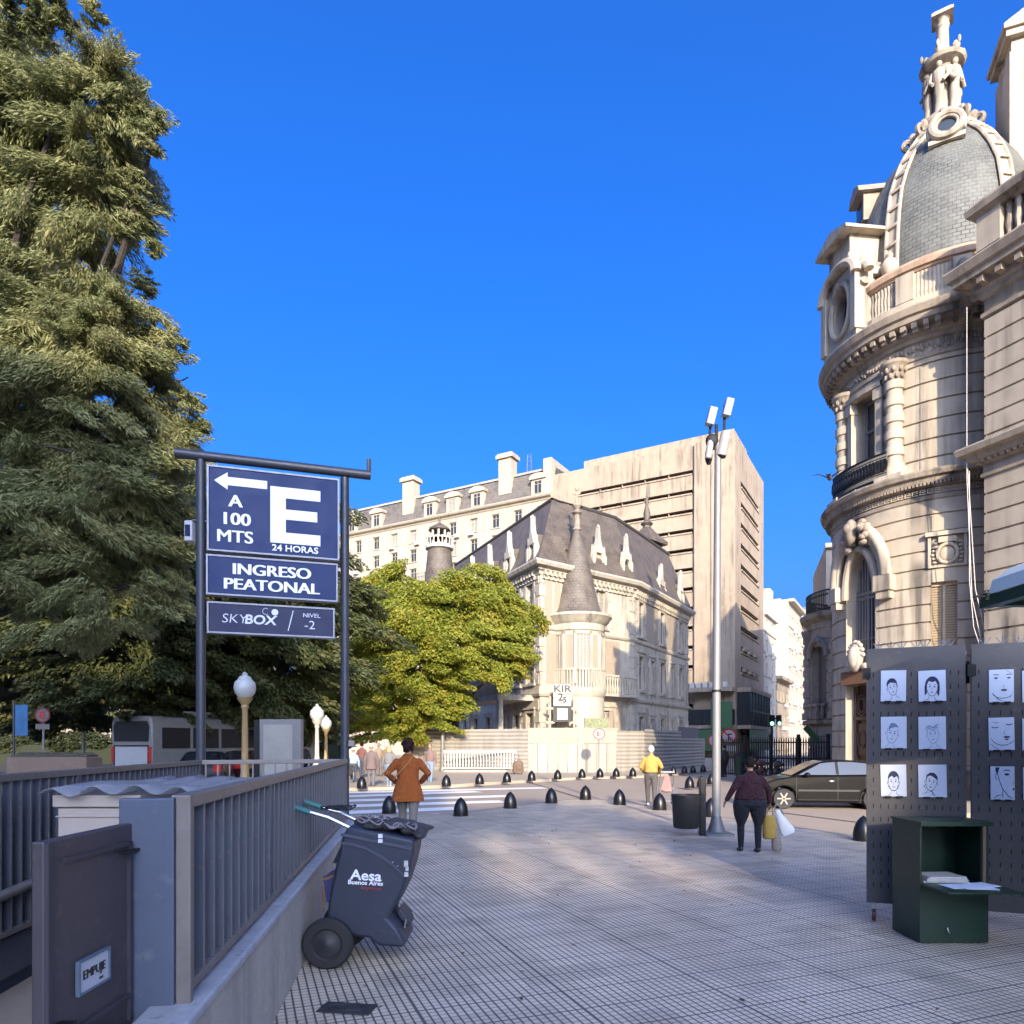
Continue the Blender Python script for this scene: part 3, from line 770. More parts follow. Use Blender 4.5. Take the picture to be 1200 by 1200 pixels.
for k in range(6):                                    # statues round the lantern
    mb = MB(LZ@cframe(.44, 60*k+12, 22.72))
    mb.loft([(0,0,0,.16,.14),(0,0,.1,.15,.13),(0,.02,.5,.12,.11),(0,0,.8,.15,.13),(0,-.02,1.0,.13,.12),(0,-.03,1.22,.19,.14),(0,-.02,1.42,.2,.13),(0,0,1.5,.08,.08),(0,0,1.54,.06,.06)], 12)
    mb.sph((0,-.02,1.62),(.095,.105,.12),10,8)
    for s in (-1,1): mb.tube([(s*.2,0,1.42),(s*.26,-.04,1.15),(s*.14,-.16,.95)], [.07,.06,.05], 8)
    mb.build('statue', STONE, paz)
# wing along the side street towards the camera
WC = Vector((12.62,18.7,0)); WD = (.374,-.927)
WM = PM @ frame(WC, WD)
mb = MB(WM); LW = 11.0
def gwall(mb, x0, x1, z0, z1, holes=(), course=.52):
    pr = zprof(z0, z1, course)
    xs = sorted({x0,x1} | {h[i] for h in holes for i in (0,1)})
    for zz in sorted({h[i] for h in holes for i in (2,3)}):
        for k in range(len(pr)-1):
            if pr[k][0] < zz < pr[k+1][0]: pr.insert(k+1, (zz, pr[k][1])); break
    q = len(pr); fs = []
    for i in range(len(xs)-1):
        for k in range(q-1):
            xm, zm = (xs[i]+xs[i+1])/2, (pr[k][0]+pr[k+1][0])/2
            if any(h[0] < xm < h[1] and h[2] < zm < h[3] for h in holes): continue
            fs.append((i*q+k,(i+1)*q+k,(i+1)*q+k+1,i*q+k+1))
    mb.add([(x,-o,z) for x in xs for z,o in pr], fs)
    for a,b_,c,d in holes: mb.add([(a,0,c),(b_,0,c),(b_,0,d),(a,0,d),(a,.3,c),(b_,.3,c),(b_,.3,d),(a,.3,d)], [(0,1,5,4),(1,2,6,5),(2,3,7,6),(3,0,4,7)])
wh = [(x,x+1.3,z0,z1) for x in (2.6,5.6,8.6) for z0,z1 in ((1.6,3.9),(4.6,7.4),(10.2,12.9))]
gwall(mb, 0, LW, 0, 13.6, wh)
mb.M = WM @ RZ(rad(-90))@T(-1.9,0,0); gwall(mb, 0, 1.9, 0, 13.6)     # return towards the drum
mb.M = WM; mb.bx(LW,LW+.3,0,6,0,13.6); mb.bx(0.3,LW,6,6.3,0,13.6)
mb.build('wing_wall', STONE, paz, angle=25, fix=False)
for a,b_,c,d in wh: mb = MB(WM); mb.bx(a,b_,.24,.3,c,d); mb.build('wing_window', SHUT_T, paz)
ret = [(LW,0),(0,0),(0,1.7)]                          # travel so that outside is on the right
ret = ret[::1]
def wsweep(prof, name, m, mbx=None):
    mb = MB(WM); mb.sweep([(-o if False else o, z) for o,z in prof], [(0,1.7),(0,0),(LW,0)]); return mb.build(name, m, paz, angle=25)
wsweep([(-.05,8.72),(.06,8.78),(.06,8.86),(.02,8.9),(.02,9.1),(.12,9.14),(.12,9.2),(.24,9.22),(.3,9.36),(.46,9.4),(.5,9.54),(.46,9.6),(-.1,9.72)], 'wing_string_cornice', STONE_DK)
wsweep([(-.05,13.0),(.06,13.04),(.06,13.14),(.0,13.18),(.0,13.5),(.1,13.56),(.12,13.7),(.2,13.76),(.2,13.92),(.52,13.98),(.54,14.12),(.62,14.16),(.7,14.36),(.66,14.42),(-.1,14.54)], 'wing_main_cornice', STONE_DK)
mb = MB(WM); mb.sweep([(-.02,9.145),(.1,9.145),(.1,9.22),(-.02,9.22)], [(0,1.7),(0,0),(LW,0)])
for k in range(66): x = .05+k*.165; mb.bx(x,x+.085,-.22,0,9.145,9.22)
for k in range(10): y = -.1+k*.165; mb.bx(-.22,0,y,y+.085,9.145,9.22)
mb.build('wing_dentils', STONE_DK, paz, smooth=False)
mb = MB(WM)
for k in range(23): x = .1+k*.48; mb.bx(x,x+.16,-.46,0,13.78,13.95)
for k in range(4): y = .1+k*.48; mb.bx(-.46,0,y,y+.16,13.78,13.95)
mb.build('wing_modillions', STONE_DK, paz, smooth=False)
mb = MB(WM); mb.bx(-.1,LW,-.12,.3,14.5,14.82)
mb.bx(-.12,.5,-.14,.32,14.82,15.72)
for k in range(44):
    x = .62+k*.235
    mb.M = WM@T(x,.05,14.82); mb.lathe([(.06,0),(.08,.05),(.055,.12),(.095,.34),(.055,.6),(.08,.78),(.07,.9)], 8)
mb.M = WM; mb.bx(.5,LW,.14,.2,14.8,15.7)
mb.build('wing_balustrade', STONE, paz)
mb = MB(WM); mb.sweep([(-.4,15.7),(.14,15.7),(.2,15.76),(.3,15.8),(.34,15.96),(.26,16.02),(.2,16.12),(-.4,16.16)], [(0,.5),(0,0),(LW,0)])
mb.build('wing_parapet_rail', STONE_DK, paz, angle=25)
mb = MB(WM); mb.add([(.2,1.0,15.2),(LW,1.0,15.2),(LW,2.6,19.4),(1.4,2.6,19.4),(.2,6.3,15.2),(1.4,5,19.4),(LW,5,19.4),(LW,6.3,15.2)], [(0,1,2,3),(0,3,5,4),(3,2,6,5),(4,5,6,7)])
mb.build('wing_roof', SLATE, paz)
mb = MB(PM); c = W(1196,300,21.5); mb.M = PM @ Matrix.Translation((c.x,c.y,0)) @ RZ(rad(-20))
mb.bx(-.42,.75,-.5,.9,14.5,22.6); mb.bx(-.36,.69,-.44,.84,22.6,23.0); mb.bx(-.54,.87,-.62,1.02,23.0,23.2); mb.plate([(-.62,23.2),(.95,23.2),(.95,23.35),(.17,23.8),(-.62,23.35)], -.7, 1.1)
mb.build('chimney', STONE, paz)
mb = MB(PM); mb.M = PM @ frame(G(1133,905)*0 + Vector((12.75,18.9,0)), WD)
mb = MB(); mb.M = PM
mb.prism([(17.1,22.6),(17.3,15),(30,12),(34,34),(19.5,34)], 14.4, 20.0); mb.prism([(17.1,22.6),(17.3,15),(30,12),(34,34),(19.5,34)], 20.0, 26.5, 0, [(18.2,22),(18.6,16.5),(28.5,14),(31.5,31.5),(20.6,31.5)])
mb.build('shade_roof_mass', SLATE, paz, smooth=False)  # unseen roof mass added to shade the mansion's street wall
# body of the block behind, closing the volume
mb = MB(); mb.lathe([(R1-.5,0),(R1-.5,8.7),(R2-.55,9.5),(R2-.55,14.5),(2.7,14.9),(.2,15.0)], 40); mb.build('inner_core', DARKIN, paz)
# rear pavilion farther down the street
RC = PM @ Vector((16.75,33.0,0)); 
mb = MB(T(RC.x,RC.y,0)); RR = 2.55; pv = PA
def rp(p): return p
hR = [(36,62,3.3,6.2)]
drum(mb, RR, 0, 7.1, -80, 200, hR, .5, .35)
ringprof(mb, [(RR,7.0),(RR+.06,7.05),(RR+.06,7.3),(RR+.15,7.35),(RR+.35,7.5),(RR+.4,7.7),(RR-.3,7.8)], -80, 200, 50)
ringprof(mb, [(RR,2.5),(RR+.25,2.6),(RR+.3,2.75),(RR+.05,2.8)], -80, 200, 50)
for p in (26,72):
    c = pol(RR+.03,p); pr = [(.3,2.8),(.3,3.1)]
    for k in range(7): pr += [(.2,3.15+.52*k),(.2,3.3+.52*k),(.25,3.33+.52*k),(.25,3.6+.52*k)]
    mb.lathe(pr+[(.33,6.95),(.33,7.05)], 14, c=(c.x,c.y))
for k in range(9): p = 37+3*k; c = pol(RR+.2,p); mb.lathe([(.06,2.8),(.09,3.05),(.05,3.3),(.07,3.42)], 8, c=(c.x,c.y))
ringprof(mb, [(RR+.1,3.4),(RR+.3,3.4),(RR+.3,3.52),(RR+.1,3.55)], 33, 66, 12)
mb.tube([pol(RR+.08, 49+15*math.cos(PI*i/16), 5.7+.8*math.sin(PI*i/16)) for i in range(17)], .14, 8)
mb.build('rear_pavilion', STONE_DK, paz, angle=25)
mb = MB(T(RC.x,RC.y,0)); patch(mb, RR-.33, 36, 62, 3.3, 6.2); mb.build('pavilion_window', SHUT, paz)
mb = MB(T(RC.x,RC.y,0))
for z in (7.85,8.5,8.7): mb.tube([pol(RR+.1,-20+160*i/24,z) for i in range(25)], .035, 5)
for i in range(70): mb.tube([pol(RR+.1,-20+160*i/69,7.8),pol(RR+.1,-20+160*i/69,8.7)], .02, 4)
mb.build('pavilion_railing', IRON, paz)
mb = MB(PM @ frame((17.2,30.7,0),(-.55,-1))); mb.bx(0,6,.0,.4,0,8.4); mb.build('link_wall', STONE_DK, paz)
# loose cables hanging on the drum
cb = thing('hanging_cables', 'thin pale cables hanging slack down the shaded side of the domed tower', 'cable', (11.9,18.9,0))
q = lambda px,py,Y: W(px,py,Y)-Vector((11.9,18.9,0))
mb = MB()
for xs_ in ([(1133,360),(1133,560),(1139,700),(1150,752),(1157,762)], [(1134,550),(1143,690),(1156,748)], [(1136,552),(1136,680),(1141,735),(1150,762)]):
    P = [q(x,y,18.9) for x,y in xs_]; pts = []
    for i in range(len(P)-1):
        for k in range(6):
            t = k/6; pts.append(P[i].lerp(P[i+1], t))
    pts.append(P[-1]); mb.tube(pts, .012, 5)
mb.build('cable', mat('pale_cable', (.5,.46,.42), .7), cb)
# ------------------------------------------------------------------ centre: pale mansion with slate roof and corner turret
k11 = 1.1
HA0, HB0, HC0 = Vector((1.8,45.1,0)), Vector((8.8,50.9,0)), Vector((15.7,62.4,0))
HE0 = HA0 + Vector((-.416,.909,0))*18
hz = lambda py, Y: EYE-(py-HOR)/FOC*Y
EAVE = 13.3
hd = thing('mansion', 'pale stucco mansion with steep slate roof and cone roofed corner turret behind hoarding', 'mansion', HA0)
HM = Matrix.Translation(-HA0)
def hf(o, d): return HM @ frame(o, d)
FR, RT, LT = hf(HA0, HB0-HA0), hf(HB0, HC0-HB0), hf(HE0, HA0-HE0)
LF, LR, LL = (HB0-HA0).length, (HC0-HB0).length, 18.0
def win_mesh(name, w, h, bars=2, shutters=False, fr=None, pane=None):
    mb = MB(); t = .07
    mb.bx(-w/2,w/2,.1,.13,0,h,0)
    mb.bx(-w/2,-w/2+t,.03,.1,0,h,1); mb.bx(w/2-t,w/2,.03,.1,0,h,1); mb.bx(-w/2+t,w/2-t,.03,.1,0,t,1); mb.bx(-w/2+t,w/2-t,.03,.1,h-t,h,1)
    for i in range(1,bars): x = -w/2+w*i/bars; mb.bx(x-.03,x+.03,.04,.1,t,h-t,1)
    mb.bx(-w/2+t,w/2-t,.05,.1,h*.72-.025,h*.72+.025,1)
    return mb.mesh(name, [pane or GLASS, fr or CREAM], False)
HWIN = win_mesh('window', 1.0, 2.5, 2, pane=SHUT_W, fr=HAEDO); HWIN_S = win_mesh('window', .7, 2.4, 2, pane=SHUT, fr=HAEDO); HWIN_D = win_mesh('window', 1.0, 2.5, 2, fr=HAEDO)
def surround(mb, x, z, w, h, keyed=True):
    mb.bx(x-w/2-.26,x-w/2,-.07,.05,z-.1,z+h+.24,0); mb.bx(x+w/2,x+w/2+.26,-.07,.05,z-.1,z+h+.24,0)
    mb.bx(x-w/2,x+w/2,-.07,.05,z+h,z+h+.24,0); mb.bx(x-w/2-.34,x+w/2+.34,-.16,.05,z+h+.24,z+h+.36,0); mb.bx(x-w/2-.34,x+w/2+.34,-.16,.05,z-.22,z-.1,0)
    if keyed:
        for k in range(3):
            zz = z+.15+k*.85
            for s in (-1,1): mb.bx(x+s*(w/2+.36)-.12,x+s*(w/2+.36)+.12,-.06,.04,zz,zz+.42,0)
SURR = {}
def facade(M, L, wins, panels, name):
    mb = MB(M); wall(mb, L, 0, EAVE, [(x-w/2,x+w/2,z,z+h) for x,z,w,h,_ in wins], .22); mb.build(name, HAEDO, hd, smooth=False, fix=False)
    for x,z,w,h,me in wins:
        wo = inst('window', me, hd, M @ T(x,.08,z))
        if (w,h) not in SURR:
            q = MB(); surround(q, 0, 0, w, h); SURR[(w,h)] = q.mesh('surround', HAEDO, False)
        inst('surround', SURR[(w,h)], wo, T(0,-.08,0))
    for x0,x1,z0,z1 in panels: mb = MB(M); mb.bx(x0,x1,-.025,.05,z0,z1); mb.build('brick_panel', BRICK, hd, smooth=False)
Z1, Z2, Z3 = 1.2, 5.7, 10.1
wf = [(LF*.70,1.4,1.1,2.6,HWIN), (LF*.62,Z3-.3,1.0,2.5,HWIN)]
facade(FR, LF, wf, [(LF*.14,LF*.2,9.6,12.4),(LF*.06,LF*.2,5.6,8.9),(LF*.58,LF*.84,5.7,8.9),(LF*.72,LF*.88,1.2,4.4),(LF*.03,LF*.12,9.6,12.4)], 'front_wall')
wr = []
for i, (fx, me) in enumerate(((.12,HWIN_D),(.30,HWIN_S),(.48,HWIN_D),(.66,HWIN_S),(.84,HWIN_D))):
    w_ = 1.0 if me is HWIN_D else .7
    wr += [(LR*fx,Z1,w_,2.4 if w_ < 1 else 2.5,me),(LR*fx,Z2,w_,2.4 if w_ < 1 else 2.5,me)]
    if i in (0,2,4): wr.append((LR*fx,Z3-.4,w_,2.5,me))
facade(RT, LR, wr, [(LR*.2,LR*.4,9.5,12.3),(LR*.56,LR*.76,9.5,12.3),(LR*.2,LR*.24,1,4.4),(LR*.56,LR*.6,1,4.4)], 'street_wall')
wl = []
for fx in (.1,.24,.38,.52,.66,.8,.92):
    wl += [(LL*fx,Z1,1.0,2.5,HWIN_D),(LL*fx,Z2,1.0,2.5,HWIN),(LL*fx,Z3-.4,1.0,2.5,HWIN)]
facade(LT, LL, wl, [(LL*.945,LL*.985,9.6,12.4),(LL*.72,LL*.75,9.6,12.4)], 'garden_wall')
path = [ (HE0+HM.to_translation()).to_2d().to_tuple(), (0,0), (HB0-HA0).to_2d().to_tuple(), (HC0-HA0).to_2d().to_tuple() ]
def hsweep(prof, name, m=HAEDO): mb = MB(); mb.sweep(prof, path); return mb.build(name, m, hd, angle=25)
hsweep([(-.02,4.7),(.12,4.75),(.2,4.9),(.2,5.0),(-.02,5.05)], 'lower_string_course')
hsweep([(-.02,9.05),(.1,9.1),(.16,9.22),(.16,9.3),(-.02,9.35)], 'upper_string_course')
hsweep([(-.02,EAVE-.75),(.1,EAVE-.7),(.14,EAVE-.5),(.3,EAVE-.42),(.3,EAVE-.3),(.62,EAVE-.22),(.72,EAVE-.02),(.7,EAVE+.1),(-.3,EAVE+.18)], 'eaves_cornice')
for M,L in ((FR,LF),(RT,LR),(LT,LL)):
    mb = MB(M); mb.bx(.1,L-.1,-.1,.02,EAVE-.96,EAVE-.8)
    for i in range(int(L/.42)): x = .15+i*.42; mb.bx(x,x+.17,-.34,-.06,EAVE-.72,EAVE-.42); mb.bx(x+.03,x+.14,-.2,-.06,EAVE-.95,EAVE-.72)
    mb.build('eaves_brackets', HAEDO, hd, smooth=False)
for M, x in ((FR,.0),(FR,LF-.45),(RT,0),(RT,LR-.45),(LT,LL-.45)):
    mb = MB(M)
    for i in range(15): mb.bx(x+(.0 if i%2 else .0), x+(.45 if i%2 else .32), -.05,.05,.6+i*.82,.6+i*.82+.66)
    mb.build('quoins', HAEDO, hd, smooth=False)
for M,L in ((FR,LF),(RT,LR),(LT,LL)): mb = MB(M); mb.bx(0,L,-.14,.03,0,.95); mb.build('plinth', STONE_DK, hd, smooth=False)
# roof
RZh = 18.9
def rp3(px, Y): return Vector(((px-CXP)/FOC*Y, Y, RZh))-HA0
top = [rp3(647,49.4), rp3(681,51.0), rp3(720,53.3), rp3(746,57), rp3(783,63.6), rp3(600,66), rp3(534,67.5)]
o = .45
eA = Vector((-.1,-.5,EAVE+.12)); eB = (HB0-HA0)+Vector((.35,-.35,EAVE+.12)); eC = (HC0-HA0)+Vector((.5,.2,EAVE+.12)); eE = (HE0-HA0)+Vector((-.4,.2,EAVE+.12)); eD = eC+Vector((-9,6,0))
mb = MB(); v = top+[eA,eB,eC,eD,eE]
mb.add(v, [(7,8,2,1,0),(8,9,4,3,2),(11,7,0,6),(9,10,5,4),(10,11,6,5),(0,1,2,3,4,5,6)])
mb.build('slate_roof', SLATE, hd, smooth=False)
mb = MB(); tp = [top[6],top[0],top[1],top[2],top[3],top[4]]; mb.tube(tp, .16, 8)
mb.build('ridge_cap', mat('lead_ridge', (.05,.045,.042), .7), hd)
def dormer(M, z, w=1.15, h=2.3, pane=None):
    """gothic dormer: pointed gable with ogee spike, on local facade frame"""
    mb = MB(M @ T(0,0,z))
    op = [(-w*.28,.35)]+[(w*.28*math.cos(PI-PI*i/10), h*.5+w*.3*math.sin(PI*i/10)) for i in range(11)]+[(w*.28,.35)]
    op = [(-w*.28,.35)] + op[1:-1] + [(w*.28,.35)]
    out = [(-w*.5,0)] + [(w*.5*math.cos(PI-PI*i/10)*(1 if i in(0,10) else 1), h*.52+w*.45*math.sin(PI*i/10)) for i in range(11)] + [(w*.5,0)]
    mb.ring_plate(out, op, -.12, .22)
    mb.plate([(-w*.42,h*.62),(w*.42,h*.62),(w*.2,h*.86),(w*.1,h*1.02),(.035,h*1.36),(0,h*1.45),(-.035,h*1.36),(-w*.1,h*1.02),(-w*.2,h*.86)], -.16, .2)
    mb.sph((0,0,h*1.44),(.09,.09,.12),8,6)
    for s in (-1,1): mb.bx(s*w*.5-.1,s*w*.5+.1,-.2,.1,-.3,h*.55); mb.plate([(s*w*.5-.1,h*.55),(s*w*.5+.1,h*.55),(s*w*.5,h*.85)],-.1,.1)
    mb.bx(-w*.6,w*.6,-.28,.3,-.35,.02)
    d = mb.build('gothic_dormer', HAEDO, hd, smooth=False)
    mb = MB(M @ T(0,0,z)); mb.bx(-w*.46,w*.46,.22,2.2,0,h*.55); mb.plate([(-w*.46,h*.55),(w*.46,h*.55),(0,h*.95)], .22, 2.4); mb.build('dormer_cheeks', SLATE, d, smooth=False)
    mb = MB(M @ T(0,0,z)); mb.bx(-w*.3,w*.3,.06,.1,.3,h*.78); mb.bx(-.03,.03,.02,.06,.35,h*.7); mb.build('dormer_window', pane or mat('boarded_window', (.42,.31,.2), .7), d, smooth=False)
dormer(FR@T(LF*.62,.2,0), EAVE+.25)
dormer(FR@T(LF*.93,.1,0), EAVE+.3, .9, 2.2, GLASS)
dormer(RT@T(LR*.48,.1,0), EAVE-.2, 1.5, 2.1, GLASS); dormer(RT@T(LR*.86,.1,0), EAVE+.2, .9, 2.2, GLASS)
for f in (.93,.72,.52,.32): dormer(LT@T(LL*f,.1,0), EAVE+.1, 1.1, 2.3, GLASS)
# small slate bell turret on the far end of the street side
mb = MB(); c = W(758,655,66)-HA0
mb.loft([(c.x,c.y,17.5,1.5,1.5),(c.x,c.y,20.4,1.4,1.4)],4); mb.loft([(c.x,c.y,20.4,2.0,2.0),(c.x,c.y,20.7,2.0,2.0),(c.x,c.y,21.3,1.2,1.2),(c.x,c.y,22.0,.5,.5)], 4)
mb.lathe([(.45,21.8),(.38,22.2),(.6,22.4),(.28,22.7),(.34,23.4),(.12,24.2),(.2,24.5),(.05,25.2),(.02,26.0)], 10, c=(c.x,c.y))
mb.build('bell_turret', SLATE, hd)
# round corner turret
tc_ = W(676,700,47.0)-HA0; TX, TY = tc_.x, tc_.y
R_ = 1.72
mb = MB(T(TX,TY,0)); mb.lathe([(R_+.1,0),(R_+.1,5.2),(R_,5.25),(R_,9.6)], 48); mb.build('turret_wall', HAEDO, hd)
mb = MB(T(TX,TY,0)); mb.lathe([(R_,4.6),(R_+.1,4.7),(R_+.2,4.95),(R_+.24,5.2),(R_+.22,5.32),(R_-.1,5.32)], 48); mb.lathe([(R_+.1,6.42),(R_+.22,6.45),(R_+.22,6.58),(R_+.1,6.6),(R_+.06,6.5)], 48)
for k in range(60):
    a = 2*PI*k/60; old = mb.M; mb.M = T(TX,TY,0)@RZ(a)@T(0,-(R_+.15),0); mb.bx(-.055,.055,-.05,.05,5.3,6.44); mb.M = old
mb.build('turret_balcony', HAEDO, hd)
mb = MB(T(TX,TY,0)); mb.lathe([(R_-.05,9.0),(R_+.1,9.1),(R_+.15,9.5),(R_+.4,9.7),(R_+.55,9.95),(R_+.62,10.0),(R_+.62,10.16),(R_,10.2)], 48); mb.build('turret_cornice', HAEDO, hd)
def turret_bit(ang, mbf, name, m, par=hd, **k):
    mb = MB(T(TX,TY,0)@RZ(rad(ang))@T(0,-R_,0)); mbf(mb); return mb.build(name, m, par, smooth=False, **k)
for ang in (-52,8,68):
    w_ = turret_bit(ang, lambda mb: (mb.bx(-.62,-.44,-.09,.2,5.6,9.0), mb.bx(.44,.62,-.09,.2,5.6,9.0), mb.bx(-.62,.62,-.09,.2,8.8,9.02)), 'turret_window', HAEDO)
    turret_bit(ang, lambda mb: mb.bx(-.44,.44,-.02,.2,5.5,8.8), 'shutters', SHUT_W, w_)
    turret_bit(ang, lambda mb: [mb.bx(x-.03,x+.03,-.05,.1,5.5,8.8) for x in (-.22,0,.22)], 'shutter_stiles', HAEDO, w_)
for ang in (-22,38): turret_bit(ang, lambda mb: mb.bx(-.42,.42,-.0,.2,5.9,8.8), 'turret_brick_panel', BRICK)
mb = MB(); cp = [(2.2,0),(1.9,.1),(1.66,.3),(1.5,.7),(1.3,1.5),(1.06,2.6),(.78,3.8),(.5,4.85),(.26,5.7),(.22,5.9)]
mb.lathe(cp, 48); cn = mb.build('turret_cone', CONE, hd); cn.location = (TX,TY,10.14)
mb = MB(T(TX,TY,10.14)); mb.lathe([(.22,5.8),(.32,5.9),(.2,6.05),(.17,6.9),(.34,7.02),(.2,7.12),(.14,7.25),(.3,7.5),(.26,7.62),(.1,7.7),(.07,8.1),(.06,8.6)], 14)
mb.bx(-.24,.24,-.05,.05,8.3,8.44); mb.sph((0,0,8.62),(.11,.11,.16),8,6)
mb.build('turret_finial', STONE_DK, hd)
# balcony on the front at first floor, and terrace on the garden side
mb = MB(FR); mb.bx(LF*.55,LF*.97,-.8,.02,4.95,5.15); mb.bx(LF*.55,LF*.97,-.8,-.62,6.3,6.45)
for k in range(14): x = LF*.56+k*.26; mb.M = FR@T(x,-.7,5.15); mb.lathe([(.06,0),(.1,.3),(.05,.7),(.08,1.1),(.07,1.16)], 8)
mb.M = FR; mb.bx(LF*.55-.02,LF*.57,-.82,-.6,5.15,6.32); mb.bx(LF*.95,LF*.972,-.82,-.6,5.15,6.32)
mb.build('front_balcony', HAEDO, hd)
mb = MB(LT); mb.bx(LL*.66,LL*.95,-2.6,.02,4.5,4.85); mb.bx(LL*.66,LL*.95,-2.6,-2.4,5.9,6.05)
for k in range(18): x = LL*.67+k*.29; mb.M = LT@T(x,-2.5,4.85); mb.lathe([(.07,0),(.11,.3),(.05,.7),(.09,1.05)], 8)
mb.M = LT; mb.bx(LL*.66,LL*.67,-2.5,-2.3,.1,4.5); mb.bx(LL*.93,LL*.95,-2.5,-2.2,.1,4.5)
mb.build('garden_terrace', HAEDO, hd)
# board on the turret
sb = thing('banner_board', 'white and black advertising board with the number 25 fixed to the mansion turret', 'sign', W(659,830,44.4), rad(10))
c0 = W(659,830,44.4); sb.location = (c0.x,c0.y,0)
zt, zb, zm = hz(802,44.4), hz(846,44.4), hz(827,44.4)
mb = MB(); mb.bx(-.58,.58,0,.08,zm,zt); mb.build('white_panel', mat('banner_white', (.40,.39,.38), .5), sb, smooth=False)
mb = MB(); mb.bx(-.6,.6,0,.08,zb,zm-.01); mb.build('dark_panel', mat('sign_black', (.03,.028,.027), .5), sb, smooth=False)
mb = MB(); mb.bx(-.34,.34,-.02,.0,zb+.14,zb+.86); mb.build('white_square', mat('banner_white', (.40,.39,.38), .5), sb, smooth=False)
mb = MB(); text_mesh(mb, 'KIR', .62, T(0,-.01,zt-.3), .012, sx=1.25); mb.bx(-.5,.5,-.012,0,zt-.64,zt-.6)
text_mesh(mb, '2', .66, T(-.12,-.01,zm+.52), .02); text_mesh(mb, '5', .5, T(.15,-.01,zm+.36), .02); mb.bx(-.2,.12,-.012,0,zm+.12,zm+.15)
mb.build('lettering', mat('sign_black', (.03,.028,.027), .5), sb, smooth=False)
mb = MB()
for x in (-.78,.78):
    mb.bx(x-.05,x+.05,.05,.15,zb-1.2,zm+.6); mb.bx(x-.28,x+.28,.02,.05,zm-.25,zm-.1); mb.bx(x-.28,x+.28,.02,.05,zb-.1,zb+.05)
mb.build('timber_frame', mat('pinkish_timber', (.48,.34,.26), .8), sb, smooth=False)
# second small lantern turret behind the tree (belongs to a house farther back)
lt = thing('lantern_turret', 'small grey slate turret with open arcaded lantern rising above the green tree', 'turret', (W(515,650,60).x, 60, 0))
zz = lambda y: hz(y,60)
mb = MB(); mb.lathe([(1.3,0),(1.25,zz(672)),(1.2,zz(672)+.1),(1.0,zz(645))], 24); mb.build('turret_body', SLATE, lt)
mb = MB(); mb.lathe([(1.0,zz(645)),(1.2,zz(644)),(1.2,zz(641)),(.7,zz(640))], 24); mb.lathe([(1.12,zz(633)),(1.18,zz(633)),(1.18,zz(631.5)),(1.12,zz(631.5)),(1.12,zz(633))], 24)
for k in range(20): a = 2*PI*k/20; mb.tube([(1.15*math.cos(a),1.15*math.sin(a),zz(641)),(1.15*math.cos(a),1.15*math.sin(a),zz(632))], .06, 5)
mb.build('gallery', CONC_LT, lt)
mb = MB()
for k in range(8): a = 2*PI*k/8; mb.tube([(0.72*math.cos(a),0.72*math.sin(a),zz(641)),(0.72*math.cos(a),0.72*math.sin(a),zz(622))], .1, 8)
mb.lathe([(.6,zz(641)),(.6,zz(637))], 16); mb.build('lantern_arcade', CONC_LT, lt)
mb = MB(); mb.lathe([(.8,zz(623)),(.95,zz(622)),(.85,zz(619.5)),(.55,zz(616.5)),(.25,zz(614)),(.12,zz(613)),(.06,zz(607)),(.02,zz(604))], 24); mb.build('lantern_cap', SLATE, lt)
# ------------------------------------------------------------------ tall concrete tower and mansard block on one frontage
TC = W(863,872,80); TC.z = 0
dL = Vector((.866,-.5,0)); dR = Vector((.5,.866,0))
ct = thing('office_tower', 'tall beige concrete office tower with horizontal slot windows behind the mansion', 'office tower', TC)
TM = Matrix.Translation(-TC)
LLt = 23.6; LRt = 16.4; HT = 36.9
ML = TM @ frame(TC - dL*LLt, dL); MR = TM @ frame(TC, dR)
mb = MB(ML)                                           # left face: recessed field and projecting pier
xp = LLt*.80
wall(mb, xp, 0, HT, [(LLt*.16, xp-.3, HT-2.9-2.3*i-.62, HT-2.9-2.3*i) for i in range(13)], .7)
mb.bx(xp,LLt,-.45,.5,0,HT); mb.bx(LLt*.885,LLt-.0,-.62,-.45,0,HT)
mb.M = MR
wall(mb, LRt, 0, HT, [(LRt*.14, LRt*.80, HT-4.4-2.42*i-.85, HT-4.4-2.42*i) for i in range(13)], .7)
mb.M = TM @ frame(TC + dR*LRt, -dL); wall(mb, LLt, 0, HT, [], .2)
mb.build('concrete_walls', CONC, ct, smooth=False, fix=False)
mb = MB(); A = [TM@(TC-dL*LLt), TM@TC, TM@(TC+dR*LRt), TM@(TC-dL*LLt+dR*LRt)]
mb.add([(p.x,p.y,HT-.02) for p in A], [(0,1,2,3)]); mb.M = ML; mb.bx(LLt*.18,LLt*.98,.8,8,HT-.1,HT+1.25); mb.bx(LLt*.22,LLt*.8,.74,.79,HT+.3,HT+.75)
mb.build('roof_parapet', CONC, ct, smooth=False)
